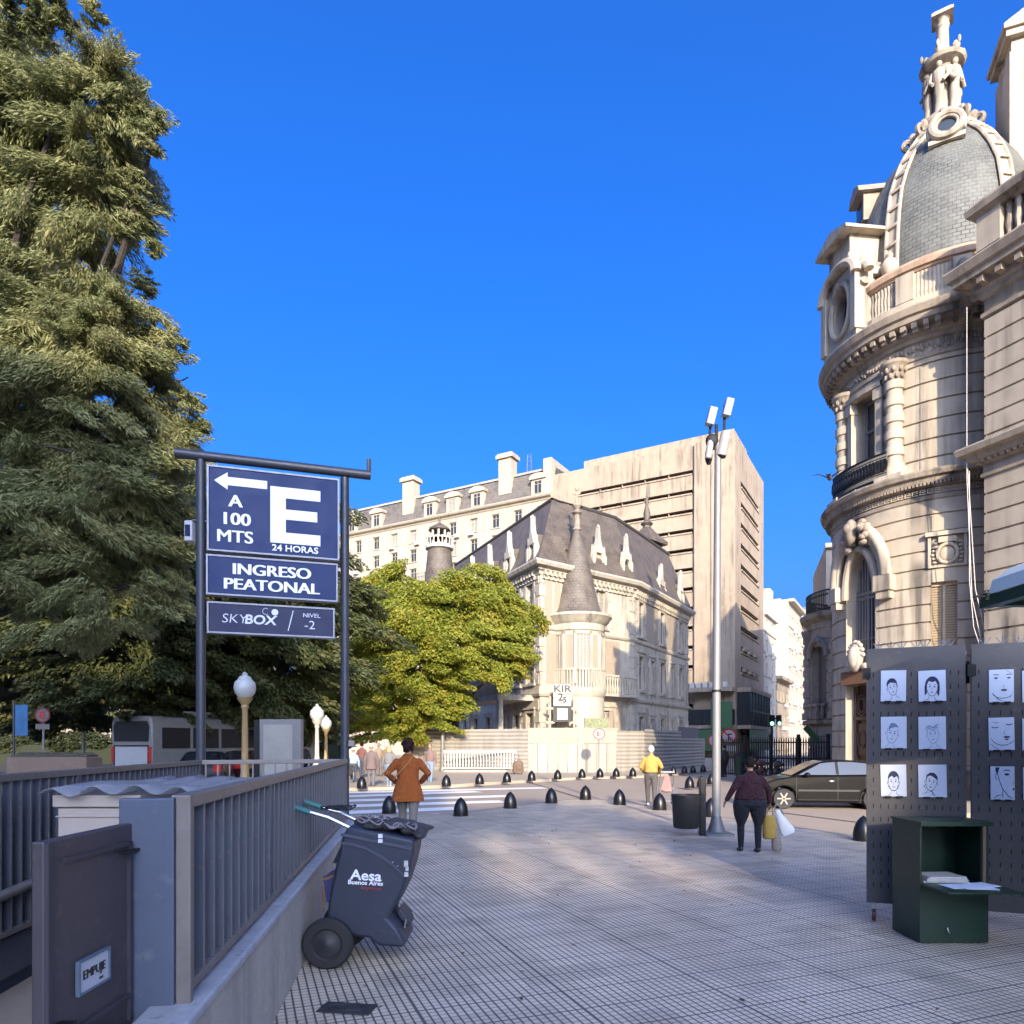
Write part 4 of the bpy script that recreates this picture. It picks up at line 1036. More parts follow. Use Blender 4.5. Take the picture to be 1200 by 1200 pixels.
for i in range(13):
    z = HT-2.9-2.3*i
    mb = MB(ML); mb.bx(LLt*.16,xp-.3,.6,.69,z-.62,z,1)
    for k in range(5):
        x0 = LLt*.16+(xp-.3-LLt*.16)*k/5; x1 = LLt*.16+(xp-.3-LLt*.16)*(k+1)/5
        mb.bx(x0+.08,x1-.08,-.12,.1,z-.60,z-.42,0)
        mb.bx(x0-.06,x0+.06,.2,.55,z-.62,z,0)
    mb.build('slot_window', [CONC, DARKIN], ct, smooth=False)
    z = HT-4.4-2.42*i
    mb = MB(MR); mb.bx(LRt*.14,LRt*.8,.6,.69,z-.85,z,1); mb.bx(LRt*.14+.1,LRt*.8-.1,-.12,.15,z-.83,z-.66,0)
    if i > 7:
        for k in range(3): mb.bx(LRt*(.2+.2*k),LRt*(.27+.2*k),-.3,.1,z-.5,z-.1,0)
    mb.build('slot_window', [CONC, DARKIN], ct, smooth=False)
# glazed podium and green shopfront at its foot
mb = MB(ML); mb.bx(LLt*.6,LLt*1.0,-2.2,-.7,3.4,3.8); mb.bx(LLt*.6,LLt*1.0,-2.2,-.7,7.6,8.1); mb.M = MR; mb.bx(0,LRt*.8,-1.6,-.05,7.6,8.1); mb.bx(0,LRt*.8,-1.6,-.05,3.4,3.8)
mb.build('podium_slab', CONC, ct, smooth=False)
mb = MB(ML); mb.bx(LLt*.6,LLt,-2.0,-.75,3.8,5.6); mb.M = MR; mb.bx(.1,LRt*.8,-1.4,-.05,3.8,7.6)
mb.build('podium_glazing', GLASS, ct, smooth=False)
mb = MB(ML)
for k in range(7): x = LLt*(.6+.065*k); mb.bx(x-.05,x+.05,-2.06,-2.0,3.8,5.6)
mb.M = MR
for k in range(8): x = .2+k*1.8; mb.bx(x-.06,x+.06,-1.47,-1.4,3.8,7.6)
mb.bx(.1,LRt*.8,-1.47,-1.4,5.4,5.6); mb.build('glazing_bars', IRON, ct, smooth=False)
mb = MB(ML); mb.bx(LLt*.6,LLt*1.02,-2.3,-2.1,.9,3.3); mb.M = MR; mb.bx(-.2,LRt*.8,-1.7,-1.5,.9,3.3); mb.M = ML; mb.bx(LLt*.9,LLt*1.0,-2.25,-2.05,3.4,6.4)
mb.build('green_fascia', mat('shop_green', (.045,.115,.05), .5), ct, smooth=False)
mb = MB(ML); 
for k in range(9): mb.bx(LLt*.7+k*.75,LLt*.7+k*.75+.5,-2.0,-1.3,8.12+(k%3)*.7*0,8.7)
mb.build('air_conditioners', mat('aircon_white', (.5,.48,.45), .6), ct, smooth=False)
# mansard block
bL = 36.0
MP = TC - dL*LLt
mbk = thing('apartment_block', 'cream mansard roofed apartment block with dormers and chimneys behind the green tree', 'apartment block', MP)
MM = Matrix.Translation(-MP)
BM = MM @ frame(MP - dL*bL, dL)
CZ = 34.4
cols = [2.5+3.55*i for i in range(10)]
rows = [CZ-3.0-2.85*i for i in range(9)]
FWIN = win_mesh('window', 1.15, 1.75, 2); FWIN2 = win_mesh('window', 1.15, 1.75, 2, pane=SHUT_W)
hol = [(x-.58,x+.58,z,z+1.75) for x in cols for z in rows]
mb = MB(BM); wall(mb, bL, 0, CZ, hol, .25)
# rounded left corner
cr = 4.2
mb.M = BM
vs = []; nn = 12
for i in range(nn+1):
    a = PI/2*i/nn; vs += [(-cr*math.sin(a), cr-cr*math.cos(a), 0), (-cr*math.sin(a), cr-cr*math.cos(a), CZ)]
mb.add(vs, [(2*i,2*i+1,2*i+3,2*i+2) for i in range(nn)])
mb.add([(-cr,cr,0),(-cr,cr,CZ),(-cr,cr+20,CZ),(-cr,cr+20,0)], [(0,1,2,3)])
mb.build('facade_wall', CREAM, mbk, smooth=True, angle=20, fix=False)
rng = random.Random(4)
for x in cols:
    for z in rows: inst('window', FWIN if rng.random() < .62 else FWIN2, mbk, BM @ T(x,.12,z))
mb = MB(); mb.bx(-.8,.8,-.12,.02,-.18,-.04); mb.bx(-.75,-.6,-.06,.02,-.04,1.9); mb.bx(.6,.75,-.06,.02,-.04,1.9); mb.bx(-.75,.75,-.1,.02,1.82,1.95); sme = mb.mesh('surround', CREAM, False)
for wo in [o for o in kids(mbk) if o.name.startswith('window')]: inst('surround', sme, wo, T(0,-.12,0))
for x in [c+1.77 for c in cols[:-1]]: mb = MB(BM); mb.bx(x-.55,x+.55,-.05,.02,CZ-3.2,CZ-.7); mb.build('wall_panel', CREAM, mbk, smooth=False)
cpath = [(-cr,cr+15)]+[(-cr*math.sin(PI/2*i/nn), cr-cr*math.cos(PI/2*i/nn)) for i in range(nn,-1,-1)]+[(bL,0)]
mb = MB(BM); mb.sweep([(-.02,CZ-.6),(.12,CZ-.5),(.2,CZ-.3),(.55,CZ-.2),(.7,CZ),(.65,CZ+.12),(-.3,CZ+.2)], cpath); mb.build('roof_cornice', CREAM, mbk, angle=25)
zb_ = rows[2]-.25
mb = MB(BM); mb.sweep([(-.02,zb_-.5),(.4,zb_-.3),(.95,zb_-.12),(.95,zb_),(-.02,zb_)], cpath); mb.build('balcony_slab', CREAM, mbk, angle=25)
mb = MB(BM)
for z in (zb_+.5,zb_+1.0): mb.sweep([(.85,z),(.85,z+.05),(.9,z+.05),(.9,z)], cpath)
for i in range(int(bL/.3)): mb.bx(i*.3,i*.3+.04,-.9,-.86,zb_,zb_+1.0)
mb.build('balcony_railing', mat('grey_iron', (.13,.12,.11), .6), mbk, smooth=False)
mb = MB(BM); RH = 4.0
mb.sweep([(.1,CZ+.15),(-.5,CZ+1.6),(-1.1,CZ+RH-.3),(-1.4,CZ+RH),(-5,CZ+RH+.3)], cpath); mb.build('mansard_roof', MANS, mbk, angle=25)
mb = MB(BM); mb.sweep([(-1.0,CZ+RH-.15),(-.95,CZ+RH+.1),(-1.5,CZ+RH+.15)], cpath); mb.build('roof_curb', CREAM, mbk)
for i in (1,4,5,6,8,9):
    x = {1:6.2,4:16.2,5:20.2,6:24.4,8:34.0,9:1.2}[i]
    mb = MB(BM@T(x,0,CZ+.1)); mb.bx(-1.05,1.05,-.05,2.2,0,2.3); mb.bx(-1.25,1.25,-.3,1.8,2.3,2.45)
    mb.plate([(-1.3,2.45)]+[(1.3*math.cos(PI-PI*k/10), 2.45+.62*math.sin(PI*k/10)) for k in range(1,10)]+[(1.3,2.45)], -.3, 1.6)
    d = mb.build('dormer', CREAM, mbk, smooth=False); inst('dormer_window', FWIN if i != 5 else FWIN2, d, BM@T(x,-.17,CZ+.45))
for x in (11.8,28.6):
    mb = MB(BM@T(x,1.2,CZ)); mb.bx(-1.0,1.0,-.8,.8,1.5,6.4); mb.bx(-1.3,1.3,-1.1,1.1,6.4,6.9); mb.bx(-1.15,1.15,-.95,.95,6.9,7.1); mb.build('chimney', CREAM, mbk, smooth=False)
mb = MB(BM@T(35.3,.5,CZ)); mb.bx(-.5,.7,-.6,6,.1,4.9); mb.build('party_wall', CREAM, mbk, smooth=False)
mb = MB(BM@T(31.0,3,CZ+RH))
for s in (-.4,.4): mb.tube([(s,0,0),(s*.6,0,3.4)], .05, 5)
for z in (.6,1.2,1.8,2.4,3.0): mb.tube([(-.4+.05*z,0,z),(.4-.05*z,0,z)], .04, 5)
mb.build('roof_mast', mat('grey_iron', (.13,.12,.11), .6), mbk)
mb = MB(BM)
rng = random.Random(9)
for k in range(16):
    x = rng.choice(cols)+rng.choice((-.3,.9)); z = rng.choice(rows[:4])
    mb = MB(BM); mb.bx(x-.35,x+.35,-.55,-.15,z-.55,z-.05); mb.build('air_conditioner', mat('aircon_white', (.5,.48,.45), .6), mbk, smooth=False)
# ------------------------------------------------------------------ side street, left frontage
def street_pt(px): 
    k = (px-CXP)/FOC; s = (TC.x-k*TC.y)/(k*dR.y-dR.x); return TC+dR*s
def block(name, label, cat, p0, p1, depth, H_, rowsz, colsn, m, wm, fr=None, extra=None, cornice=.4):
    b = thing(name, label, cat, p0); M = Matrix.Translation(-p0) @ frame(p0, p1-p0); L = (p1-p0).length
    cx = [L*(i+.5)/colsn for i in range(colsn)]
    hh = [(x-.55,x+.55,z,z+1.6) for x in cx for z in rowsz]
    mb = MB(M); wall(mb, L, 0, H_, hh, .25)
    mb.add([(0,0,0),(0,depth,0),(0,depth,H_),(0,0,H_)], [(0,3,2,1)]); mb.add([(L,0,0),(L,depth,0),(L,depth,H_),(L,0,H_)], [(0,1,2,3)]); mb.add([(0,0,H_),(L,0,H_),(L,depth,H_),(0,depth,H_)], [(0,1,2,3)])
    mb.build('walls', m, b, smooth=False, fix=False)
    me = win_mesh('window', 1.1, 1.6, 2, pane=wm)
    for x in cx:
        for z in rowsz: inst('window', me, b, M@T(x,.12,z))
    mb = MB(M)
    if cornice: mb.bx(-.1,L+.1,-cornice,.05,H_-.4,H_+.05)
    for z in rowsz: mb.bx(0,L,-.14,.03,z-.3,z-.12)
    mb.build('cornice_bands', m, b, smooth=False)
    if extra: extra(b, M, L)
    return b
def acs(b, M, L, zs, seed):
    rng = random.Random(seed)
    for z in zs:
        for k in range(int(L/2.4)):
            if rng.random() < .55: x = .6+k*2.4; mb = MB(M); mb.bx(x,x+.8,-.5,-.05,z-.75,z-.25); mb.build('air_conditioner', mat('aircon_white', (.5,.48,.45), .6), b, smooth=False)
s0, s1, s2, s3, s4, s5 = [street_pt(x) for x in (895.5,909,924,939,952,975)]
block('narrow_house', 'narrow pale house with roof balcony squeezed beside the concrete tower', 'house', s0, s1, 9, 19.6, [2,5,8,11.2,14.4,17.2], 2, CONC_LT, GLASS, extra=lambda b,M,L: acs(b,M,L,[5,8,11.2,14.4],1))
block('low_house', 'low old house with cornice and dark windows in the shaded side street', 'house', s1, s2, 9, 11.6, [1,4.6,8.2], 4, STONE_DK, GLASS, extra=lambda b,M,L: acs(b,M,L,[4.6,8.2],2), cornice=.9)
def wex(b, M, L):
    acs(b, M, L, [6,9,12,15,18,21], 3)
    mb = MB(M); mb.bx(1,4,3,7,25,27.3); mb.bx(5,8,2,6,25,26.2); mb.build('roof_house', WHITE, b, smooth=False)
    rng = random.Random(2)
    for k in range(16): y, z = rng.uniform(1.5,11), rng.uniform(13,24); mb = MB(M@T(-.05,0,0)); mb.bx(-.12,.0,y,y+.3,z,z+.22); mb.build('wall_vent', CONC_LT, b, smooth=False)
block('white_apartments', 'white apartment building with blank sunlit side wall in the side street', 'apartment building', s2, s3, 13, 25, [3,6,9,12,15,18,21], 5, WHITE, GLASS, extra=wex, cornice=.9)
block('beige_apartments', 'long beige corniced apartment building at the far end of the side street', 'apartment building', s3, s4, 14, 23.4, [2,5.5,9,12.5,16,19.5], 6, CREAM, GLASS, cornice=1.0)
p = W(930,872,215); p.z = 0
gb = thing('glass_office', 'distant blue grey glass office block closing the side street', 'office building', p); 
mb = MB(); mb.bx(0,6,0,20,0,43); mb.bx(6.8,14,0,20,0,44.5); mb.bx(14.5,26,-2,18,0,41); mb.build('glass_body', mat('blue_grey_cladding', (.13,.17,.24), .5), gb, smooth=False)
mb = MB(); mb.bx(6,6.8,-.4,20,0,45); mb.bx(1,2.4,2,6,43,44.2); mb.bx(3.6,5,2,6,43,44.2); mb.bx(16,18,2,6,41,43); mb.bx(20,22,2,6,41,43); mb.build('cladding_fin', mat('dark_cladding', (.05,.06,.09), .5), gb, smooth=False)
p0 = W(968,872,70); p0.z = 0
block('corner_flats', 'cream flats with balcony air conditioners rising behind the rear palace pavilion', 'apartment building', p0, p0+Vector((6,-2,0)), 14, 21.6, [8,11,14,17], 3, CREAM, GLASS, extra=lambda b,M,L: acs(b,M,L,[14,17],5))
# unseen flats added behind the palace to shade the side street
o = Vector((27.5,40,0))
block('unseen_shade_flats', 'unseen tall cream flats added behind the domed palace to shade the side street', 'apartment building', o, o+Vector((15,-3,0)), 9, 29.0, [4+3.2*i for i in range(8)], 6, CREAM, GLASS)
# unseen buildings added behind the viewpoint, heights shaped to shade the pavement
def plain(name, label, x0, x1, y, H_, n):
    block(name, label, 'apartment building', Vector((x1,y,0)), Vector((x0,y,0)), 12, H_, [3+3.3*i for i in range(int((H_-3)/3.3))], n, CREAM, GLASS)
plain('shade_block_left', 'unseen tall cream building added behind the viewpoint to shade the square', -60, 2.4, -70, 38.6, 16)
plain('shade_block_middle', 'unseen cream building with lower roof added behind the viewpoint for its shade', 2.45, 8.4, -70, 33.6, 3)
plain('shade_block_right', 'unseen cream building added behind the viewpoint for its shade, below the sun gap slab', 8.45, 12.6, -70, 27.6, 2)
plain('shade_block_narrow', 'unseen narrow cream block added behind the viewpoint to extend the shade', 12.65, 15.2, -70, 30.0, 1)
rc_ = thing('sun_gap_slab', 'unseen raised slab on posts added behind the viewpoint to let a sun patch through', 'canopy', (10.5,-70,27.65))  # added slab, its gap shaped to throw a sun patch on the paving
mb = MB(); mb.bx(-2.1,2.1,-.5,0,2.0,3.9); mb.bx(-.2,1.0,-.45,-.05,3.9,5.0); mb.build('gap_slab', CREAM, rc_, smooth=False)
for x in (-1.9,-.9,.05,1.2,1.95): mb = MB(); mb.bx(x-.16,x+.16,-.4,-.1,0,2.0); mb.build('gap_post', CREAM, rc_, smooth=False)
# distant pale houses seen through the park trees
for i, (px, Y, H_, wd) in enumerate(((-40,95,16,20),(70,100,11,14),(150,110,14,22),(395,125,24,16),(290,120,13,18))):
    q = W(px,872,Y); q.z = 0
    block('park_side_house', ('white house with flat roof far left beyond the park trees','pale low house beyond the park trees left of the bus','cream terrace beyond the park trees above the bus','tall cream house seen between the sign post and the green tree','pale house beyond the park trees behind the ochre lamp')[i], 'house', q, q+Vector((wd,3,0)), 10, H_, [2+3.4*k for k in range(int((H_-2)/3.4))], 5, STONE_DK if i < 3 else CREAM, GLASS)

hg = thing('hedge', 'long dark clipped hedge beyond the park trees', 'hedge', (-34,57,0))
mb = MB(); mb.bx(-26,20,-.5,.5,0,1.6); mb.build('hedge_core', mat('hedge_core_green', (.02,.026,.012), .9), hg, smooth=False)  # core is one even dark green-brown
# ------------------------------------------------------------------ trees
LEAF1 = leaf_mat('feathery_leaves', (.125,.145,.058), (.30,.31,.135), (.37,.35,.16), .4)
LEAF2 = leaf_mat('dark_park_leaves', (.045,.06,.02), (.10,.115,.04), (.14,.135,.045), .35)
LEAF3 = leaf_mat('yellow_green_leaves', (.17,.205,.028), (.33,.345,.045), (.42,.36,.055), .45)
def leaves(name, clumps, n, L, wd, m, parent, seed, droop=.5, flat=.55, shell=.5):
    """clumps: (centre, radius); n leaves in all, each one a slim diamond with its own place and direction"""
    r = np.random.default_rng(seed)
    C = np.array([tuple(c) for c,_ in clumps]); Rr = np.array([q for _,q in clumps])
    wgt = Rr**2; idx = r.choice(len(clumps), n, p=wgt/wgt.sum())
    d = r.normal(size=(n,3)); d /= np.linalg.norm(d,axis=1)[:,None]
    ctr = C.mean(axis=0); cd = C-ctr; cd[:,2] = 0; cd /= (np.linalg.norm(cd,axis=1)[:,None]+1e-6)
    cd = cd + r.normal(size=cd.shape)*.55; cd[:,2] = -droop*(.6+.8*r.random(len(C))); cd /= np.linalg.norm(cd,axis=1)[:,None]
    stretch = .5+1.0*r.random(len(C))
    rr = r.random(n)**(1-shell)
    off = d*rr[:,None]*Rr[idx][:,None]; off[:,2] *= flat
    al = (off*cd[idx]).sum(axis=1); off += cd[idx]*(al*stretch[idx])[:,None]; off -= (off-cd[idx]*(off*cd[idx]).sum(axis=1)[:,None])*(.3*stretch[idx])[:,None]
    P = C[idx]+off - np.array(parent.location)
    # long axis: outward, drooping
    a = cd[idx]*.9 + d*.3; a[:,2] -= droop*.3; a += r.normal(size=(n,3))*.36
    a /= np.linalg.norm(a,axis=1)[:,None]
    up = d*.5 + np.array([0,-.25,.35]) + r.normal(size=(n,3))*.45
    b = np.cross(a, up); b /= (np.linalg.norm(b,axis=1)[:,None]+1e-9)
    s = (.65+.7*r.random(n))[:,None]
    nrm = np.cross(b,a)
    V = np.empty((n,4,3)); V[:,0] = P-a*L*s; V[:,1] = P+b*wd*s+nrm*wd*.3; V[:,2] = P+a*L*s; V[:,3] = P-b*wd*s+nrm*wd*.3
    me = bpy.data.meshes.new(name); me.vertices.add(4*n); me.vertices.foreach_set('co', V.ravel())
    me.loops.add(4*n); me.loops.foreach_set('vertex_index', np.arange(4*n)); me.polygons.add(n)
    me.polygons.foreach_set('loop_start', np.arange(n)*4)
    me.materials.append(m); me.update(); me.validate()
    o = bpy.data.objects.new(name, me); COL.objects.link(o); o.parent = parent
    return o
def limbs(parent, base, fork, targets, r0, seed, m=BARK):
    rng = random.Random(seed); mb = MB(T(*(-Vector(parent.location))))
    base, fork = Vector(base), Vector(fork)
    mid = base.lerp(fork,.5)+Vector((rng.uniform(-.15,.15),rng.uniform(-.1,.1),0))
    mb.tube([base+Vector((0,0,-.1)), base+Vector((0,0,.25)), mid, fork], [r0*1.6,r0*1.12,r0*.92,r0*.85], 12)
    for t in targets:
        t = Vector(t); p1 = fork.lerp(t,.35)+Vector((rng.uniform(-.4,.4),rng.uniform(-.4,.4),rng.uniform(.1,.7))); p2 = fork.lerp(t,.7)+Vector((rng.uniform(-.5,.5),rng.uniform(-.5,.5),rng.uniform(.0,.6)))
        k = rng.uniform(.34,.55); mb.tube([fork-Vector((0,0,.25)), p1, p2, t], [r0*k,r0*k*.75,r0*k*.45,r0*k*.14], 7)
        for _ in range(3):
            s = p1.lerp(p2, rng.random()); e = s+Vector((rng.uniform(-1.4,1.4),rng.uniform(-1.2,1.2),rng.uniform(.2,1.3)))
            mb.tube([s, s.lerp(e,.5)+Vector((0,0,.15)), e], [r0*k*.3,r0*k*.2,r0*k*.06], 5)
    return mb.build('trunk', m, parent)
def fill(blobs, seed, per=9, rc=(.35,.6), Yj=1.0):
    """leafy sprays scattered through each bough; a bough is (px, py, radius_px, depth)"""
    rng = random.Random(seed); out = []
    for px, py, rp, Y in blobs:
        c = W(px,py,Y); Rb = rp/FOC*Y
        for _ in range(per):
            v = Vector((rng.gauss(0,1),rng.gauss(0,1),rng.gauss(0,1))).normalized()*Rb*(rng.random()**.45)
            v.y *= Yj; out.append((c+v, Rb*rng.uniform(*rc)))
    return out
def tree(name, label, base, fork, blobs, n, L, wd, m, r0, seed, group=None, per=9, rc=(.35,.6), droop=.5, flat=.55, cat='tree', Yj=1.0, shell=.5):
    t = thing(name, label, cat, base, 0, group)
    cl = fill(blobs, seed, per, rc, Yj)
    rng = random.Random(seed+1)
    tg = [W(px,py,Y) for px,py,rp,Y in blobs]; rng.shuffle(tg)
    limbs(t, base, fork, tg[:9], r0, seed)
    leaves('crown', cl, n, L, wd, m, t, seed, droop, flat, shell)
    return t
# big feathery tree on the left, closest to the viewpoint
tree('feathery_tree', 'tall feathery leaved tree filling the left edge, sunlit at the top', (-13.2,15.5,0), (-12.6,15.8,4.5),
     [(20,6,36,10.6),(72,12,30,10.6),(112,20,15,10.5),(45,30,20,10.6),(-20,110,75,14.6),(30,105,62,14.6),(110,120,62,14.4),(155,140,28,14.2),(60,180,90,15),(120,215,60,15),(160,245,26,14.8),(-40,200,90,15.5),(20,290,80,15.5),(100,290,50,15.2),(-30,330,80,14.6),(60,370,75,14.4),(140,375,50,14.6),(180,395,26,14.6),(20,440,85,14.4),(110,440,75,14.5),(175,450,45,14.8),(-40,430,80,14.4),(60,520,90,15),(150,530,70,15),(205,520,26,15.4),(0,600,80,15.2),(100,620,85,15.6),(180,610,50,16),(30,690,70,16),(110,705,65,16.2),(190,690,40,16.5),(186,142,14,14.1),(172,172,15,14.1),(158,214,14,14.4),(180,288,12,14.6),(150,265,18,14.6),(203,400,15,14.4),(222,468,15,14.6),(232,500,14,15),(130,105,22,14.1),(85,92,26,14.2),(165,330,16,14.5)],
     780000, .062, .0125, LEAF1, .38, 21, per=26, rc=(.2,.42), droop=.45, flat=.7, shell=.35)
grp = 'dark park trees on the left'
tree('park_tree', 'dark leaning park tree whose trunk rises behind the bus', (-22.3,41.0,0), (-21.3,41,4.6),
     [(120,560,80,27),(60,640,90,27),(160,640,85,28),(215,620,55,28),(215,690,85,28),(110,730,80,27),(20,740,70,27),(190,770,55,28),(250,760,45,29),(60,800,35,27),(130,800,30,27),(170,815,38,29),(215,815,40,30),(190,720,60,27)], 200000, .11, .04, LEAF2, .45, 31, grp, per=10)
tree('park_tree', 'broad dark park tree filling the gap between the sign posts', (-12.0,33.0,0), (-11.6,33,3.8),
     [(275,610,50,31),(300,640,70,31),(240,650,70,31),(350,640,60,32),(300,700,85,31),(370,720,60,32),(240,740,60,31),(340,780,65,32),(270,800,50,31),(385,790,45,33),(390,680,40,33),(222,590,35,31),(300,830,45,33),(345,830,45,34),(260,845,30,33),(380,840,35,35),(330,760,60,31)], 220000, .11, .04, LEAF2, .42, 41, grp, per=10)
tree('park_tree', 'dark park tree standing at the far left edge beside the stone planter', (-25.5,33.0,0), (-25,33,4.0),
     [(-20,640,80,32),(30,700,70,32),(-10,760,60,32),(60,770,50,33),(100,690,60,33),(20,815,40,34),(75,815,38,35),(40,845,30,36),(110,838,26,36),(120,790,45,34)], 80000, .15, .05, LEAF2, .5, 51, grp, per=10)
tree('park_tree', 'pale yellow green sunlit tree low behind the ochre lamp', (-18.5,46.0,0), (-18.5,46,2.6),
     [(245,830,32,45),(270,845,28,45),(225,850,26,45),(262,815,26,45),(205,825,26,46)], 26000, .17, .06, LEAF3, .25, 61, grp, per=9)
# bright green tree in front of the mansion
tree('green_tree', 'bright yellow green spreading tree in front of the slate roofed mansion', (-3.6,42.5,.06), (-3.5,42.4,2.9),
     [(450,700,36,42),(500,695,34,42),(550,690,34,42),(590,705,30,41.5),(610,735,26,41),(565,730,40,41),(510,735,42,41),(460,740,42,41),(425,720,30,42),(425,765,34,41.5),(470,785,38,41),(520,775,34,40.5),(580,765,34,40.5),(605,770,24,41),(440,810,34,41),(490,830,34,41),(415,825,30,41.5),(530,820,22,40.5),(520,850,18,40.5),(470,850,24,41),(390,800,26,42),(380,835,22,42),(480,750,50,42),(545,750,45,42),(430,790,40,42),(510,805,36,41.5),(440,845,28,42),(600,745,26,41),(400,770,34,42.5),(395,720,30,42.5)],
     340000, .088, .045, LEAF3, .34, 71, per=12, rc=(.34,.52), droop=.38, flat=.75)

tree('park_tree', 'far row tree closing the view low behind the bus', (-33,62,0), (-33,62,3.5),
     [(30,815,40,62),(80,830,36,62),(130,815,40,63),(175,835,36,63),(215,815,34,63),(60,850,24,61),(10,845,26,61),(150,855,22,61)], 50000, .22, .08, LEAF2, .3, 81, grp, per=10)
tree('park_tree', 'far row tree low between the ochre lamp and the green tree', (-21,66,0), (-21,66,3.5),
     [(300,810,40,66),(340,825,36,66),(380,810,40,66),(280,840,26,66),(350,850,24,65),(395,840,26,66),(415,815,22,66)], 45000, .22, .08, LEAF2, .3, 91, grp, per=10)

hl = [((x,57+random.uniform(-.6,.6),random.uniform(1.2,2.3)), random.uniform(.5,.9)) for x in [-60+.55*i for i in range(84)]]
leaves('hedge_leaves', [(Vector(c),q) for c,q in hl], 70000, .13, .055, leaf_mat('hedge_leaf', (.02,.03,.01), (.05,.062,.02), (.06,.06,.02), .25), hg, 5, .1, .9, .6)
# ------------------------------------------------------------------ stair enclosure with its railings
def rr_(y): return -.92-.14*y                       # line of the right railing
def rl_(y): return -2.88-.117*y                       # line of the left railing
RT_ = 1.45
WC_ = mat('painted_plinth_top', (.34,.345,.36), .8, var=.35, scale=9, wear=.8, wearc=(.12,.12,.13), spec=.2)
pf = thing('stair_plinth', 'low stone plinth with worn painted coping under the right stair railing', 'plinth', (rr_(5)+.05,5,0))
PO = -Vector(pf.location)
mb = MB(T(*PO))
ys = (1.3, 9.5)
mb.prism([(-.86-.134*ys[0],ys[0]),(-.86-.134*ys[1],ys[1]),(rr_(ys[1])-.10,ys[1]),(rr_(ys[0])-.10,ys[0])], -1.6, .585)
mb.build('plinth_wall', mat('rough_pale_stone', (.40,.365,.32), .85, var=.25, scale=12, bmp=.7, bdist=.02, streak=.4, stain=(.16,.15,.14)), pf, smooth=False, bevel=.012)
mb = MB(T(*PO)); mb.prism([(-.84-.134*ys[0],ys[0]),(-.84-.134*ys[1],ys[1]),(rr_(ys[1])-.11,ys[1]),(rr_(ys[0])-.11,ys[0])], .588, .635)
mb.build('coping', WC_, pf, smooth=False, bevel=.012)
def rail(name, label, a, b, z0, nb, backing=None, posts=(), top=.075, bot=True, offs=.0):
    """flat bar railing from a to b"""
    a, b = Vector((*a,0)), Vector((*b,0)); t = thing(name, label, 'railing', a)
    M = frame((0,0,0), b-a); L = (b-a).length
    mb = MB(M); mb.bx(0,L,-.035,.035,RT_-.055,RT_); mb.build('top_rail', STEELR, t, smooth=False, bevel=.006)
    if bot: mb = MB(M); mb.bx(0,L,-.03,.03,z0,z0+.04); mb.build('bottom_rail', STEELR, t, smooth=False, bevel=.005)
    me = MB(); me.bx(-.008,.008,-.026,.028,z0+.04,RT_-.055); me.bx(-.0085,.0085,-.0285,-.026,z0+.04,RT_-.055,1); me = me.mesh('bar', [STEELB,STEELR], False)  # lighter outer strip paints the lit edge of each bar
    n = min(nb,98)
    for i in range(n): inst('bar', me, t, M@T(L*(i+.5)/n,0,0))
    for x in posts: mb = MB(M); mb.bx(x-.03,x+.03,-.034,.034,z0+.04,RT_-.05); mb.build('post', STEELB, t, smooth=False, bevel=.004)
    if backing: mb = MB(M); mb.bx(0,L,.05*backing,.058*backing,z0-.4,RT_-.12); mb.build('backing_sheet', BLUEW, t, smooth=False)
    return t, M, L
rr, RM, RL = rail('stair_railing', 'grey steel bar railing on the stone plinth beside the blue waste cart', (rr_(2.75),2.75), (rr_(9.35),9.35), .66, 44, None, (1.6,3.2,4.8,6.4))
mb = MB(RM); mb.bx(.02,RL,.42,.43,-.4,1.18); mb.build('inner_blue_sheet', BLUEW, rr, smooth=False)
mb = MB(RM @ T(0,0,0)); mb.bx(-.018,.02,-.045,.012,.1,RT_+.0); mb.build('end_post', STEELR, rr, smooth=False, bevel=.006)
mb = MB(RM); mb.bx(-.03,.015,.0135,.215,-.8,RT_-.01); mb.build('end_panel', mat('slate_blue_panel', (.075,.092,.135), .5, .1, var=.22, scale=4, wear=.45, wearc=(.17,.18,.2)), rr, smooth=False, bevel=.006)
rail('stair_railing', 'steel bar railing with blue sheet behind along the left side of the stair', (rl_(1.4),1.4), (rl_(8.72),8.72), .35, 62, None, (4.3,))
ll = [o for o in bpy.data.objects if o.name.startswith('stair_railing')][-1]
mb = MB(frame((0,0,0),(rl_(8.72)-rl_(1.4),7.32))); mb.bx(0,7.4,.06,.075,-1.5,RT_-.16); mb.build('blue_sheet', BLUEW, ll, smooth=False)
mb = MB(frame((0,0,0),(rl_(8.72)-rl_(1.4),7.32))); mb.tube([(1.0,-.07,.55),(4.6,-.07,.72)], .035, 10); mb.build('handrail', STEELR, ll)
mb = MB(frame((0,0,0),(rl_(8.72)-rl_(1.4),7.32))); mb.bx(0,7.4,.02,.05,.05,.32); mb.build('kick_band', STEELB, ll, smooth=False)
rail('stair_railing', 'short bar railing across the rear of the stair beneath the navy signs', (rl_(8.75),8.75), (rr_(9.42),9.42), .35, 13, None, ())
# dark stair shaft and steps
ss = thing('stairs', 'shadowed concrete stairs going down between the railings', 'stairs', (-2.6,4,-1.6))
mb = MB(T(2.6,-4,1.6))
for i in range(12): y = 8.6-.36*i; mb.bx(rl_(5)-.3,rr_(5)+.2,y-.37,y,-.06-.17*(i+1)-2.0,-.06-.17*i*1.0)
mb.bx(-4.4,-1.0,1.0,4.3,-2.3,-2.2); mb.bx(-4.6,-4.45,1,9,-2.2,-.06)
mb.build('steps', mat('stair_concrete', (.10,.10,.11), .8), ss, smooth=False)
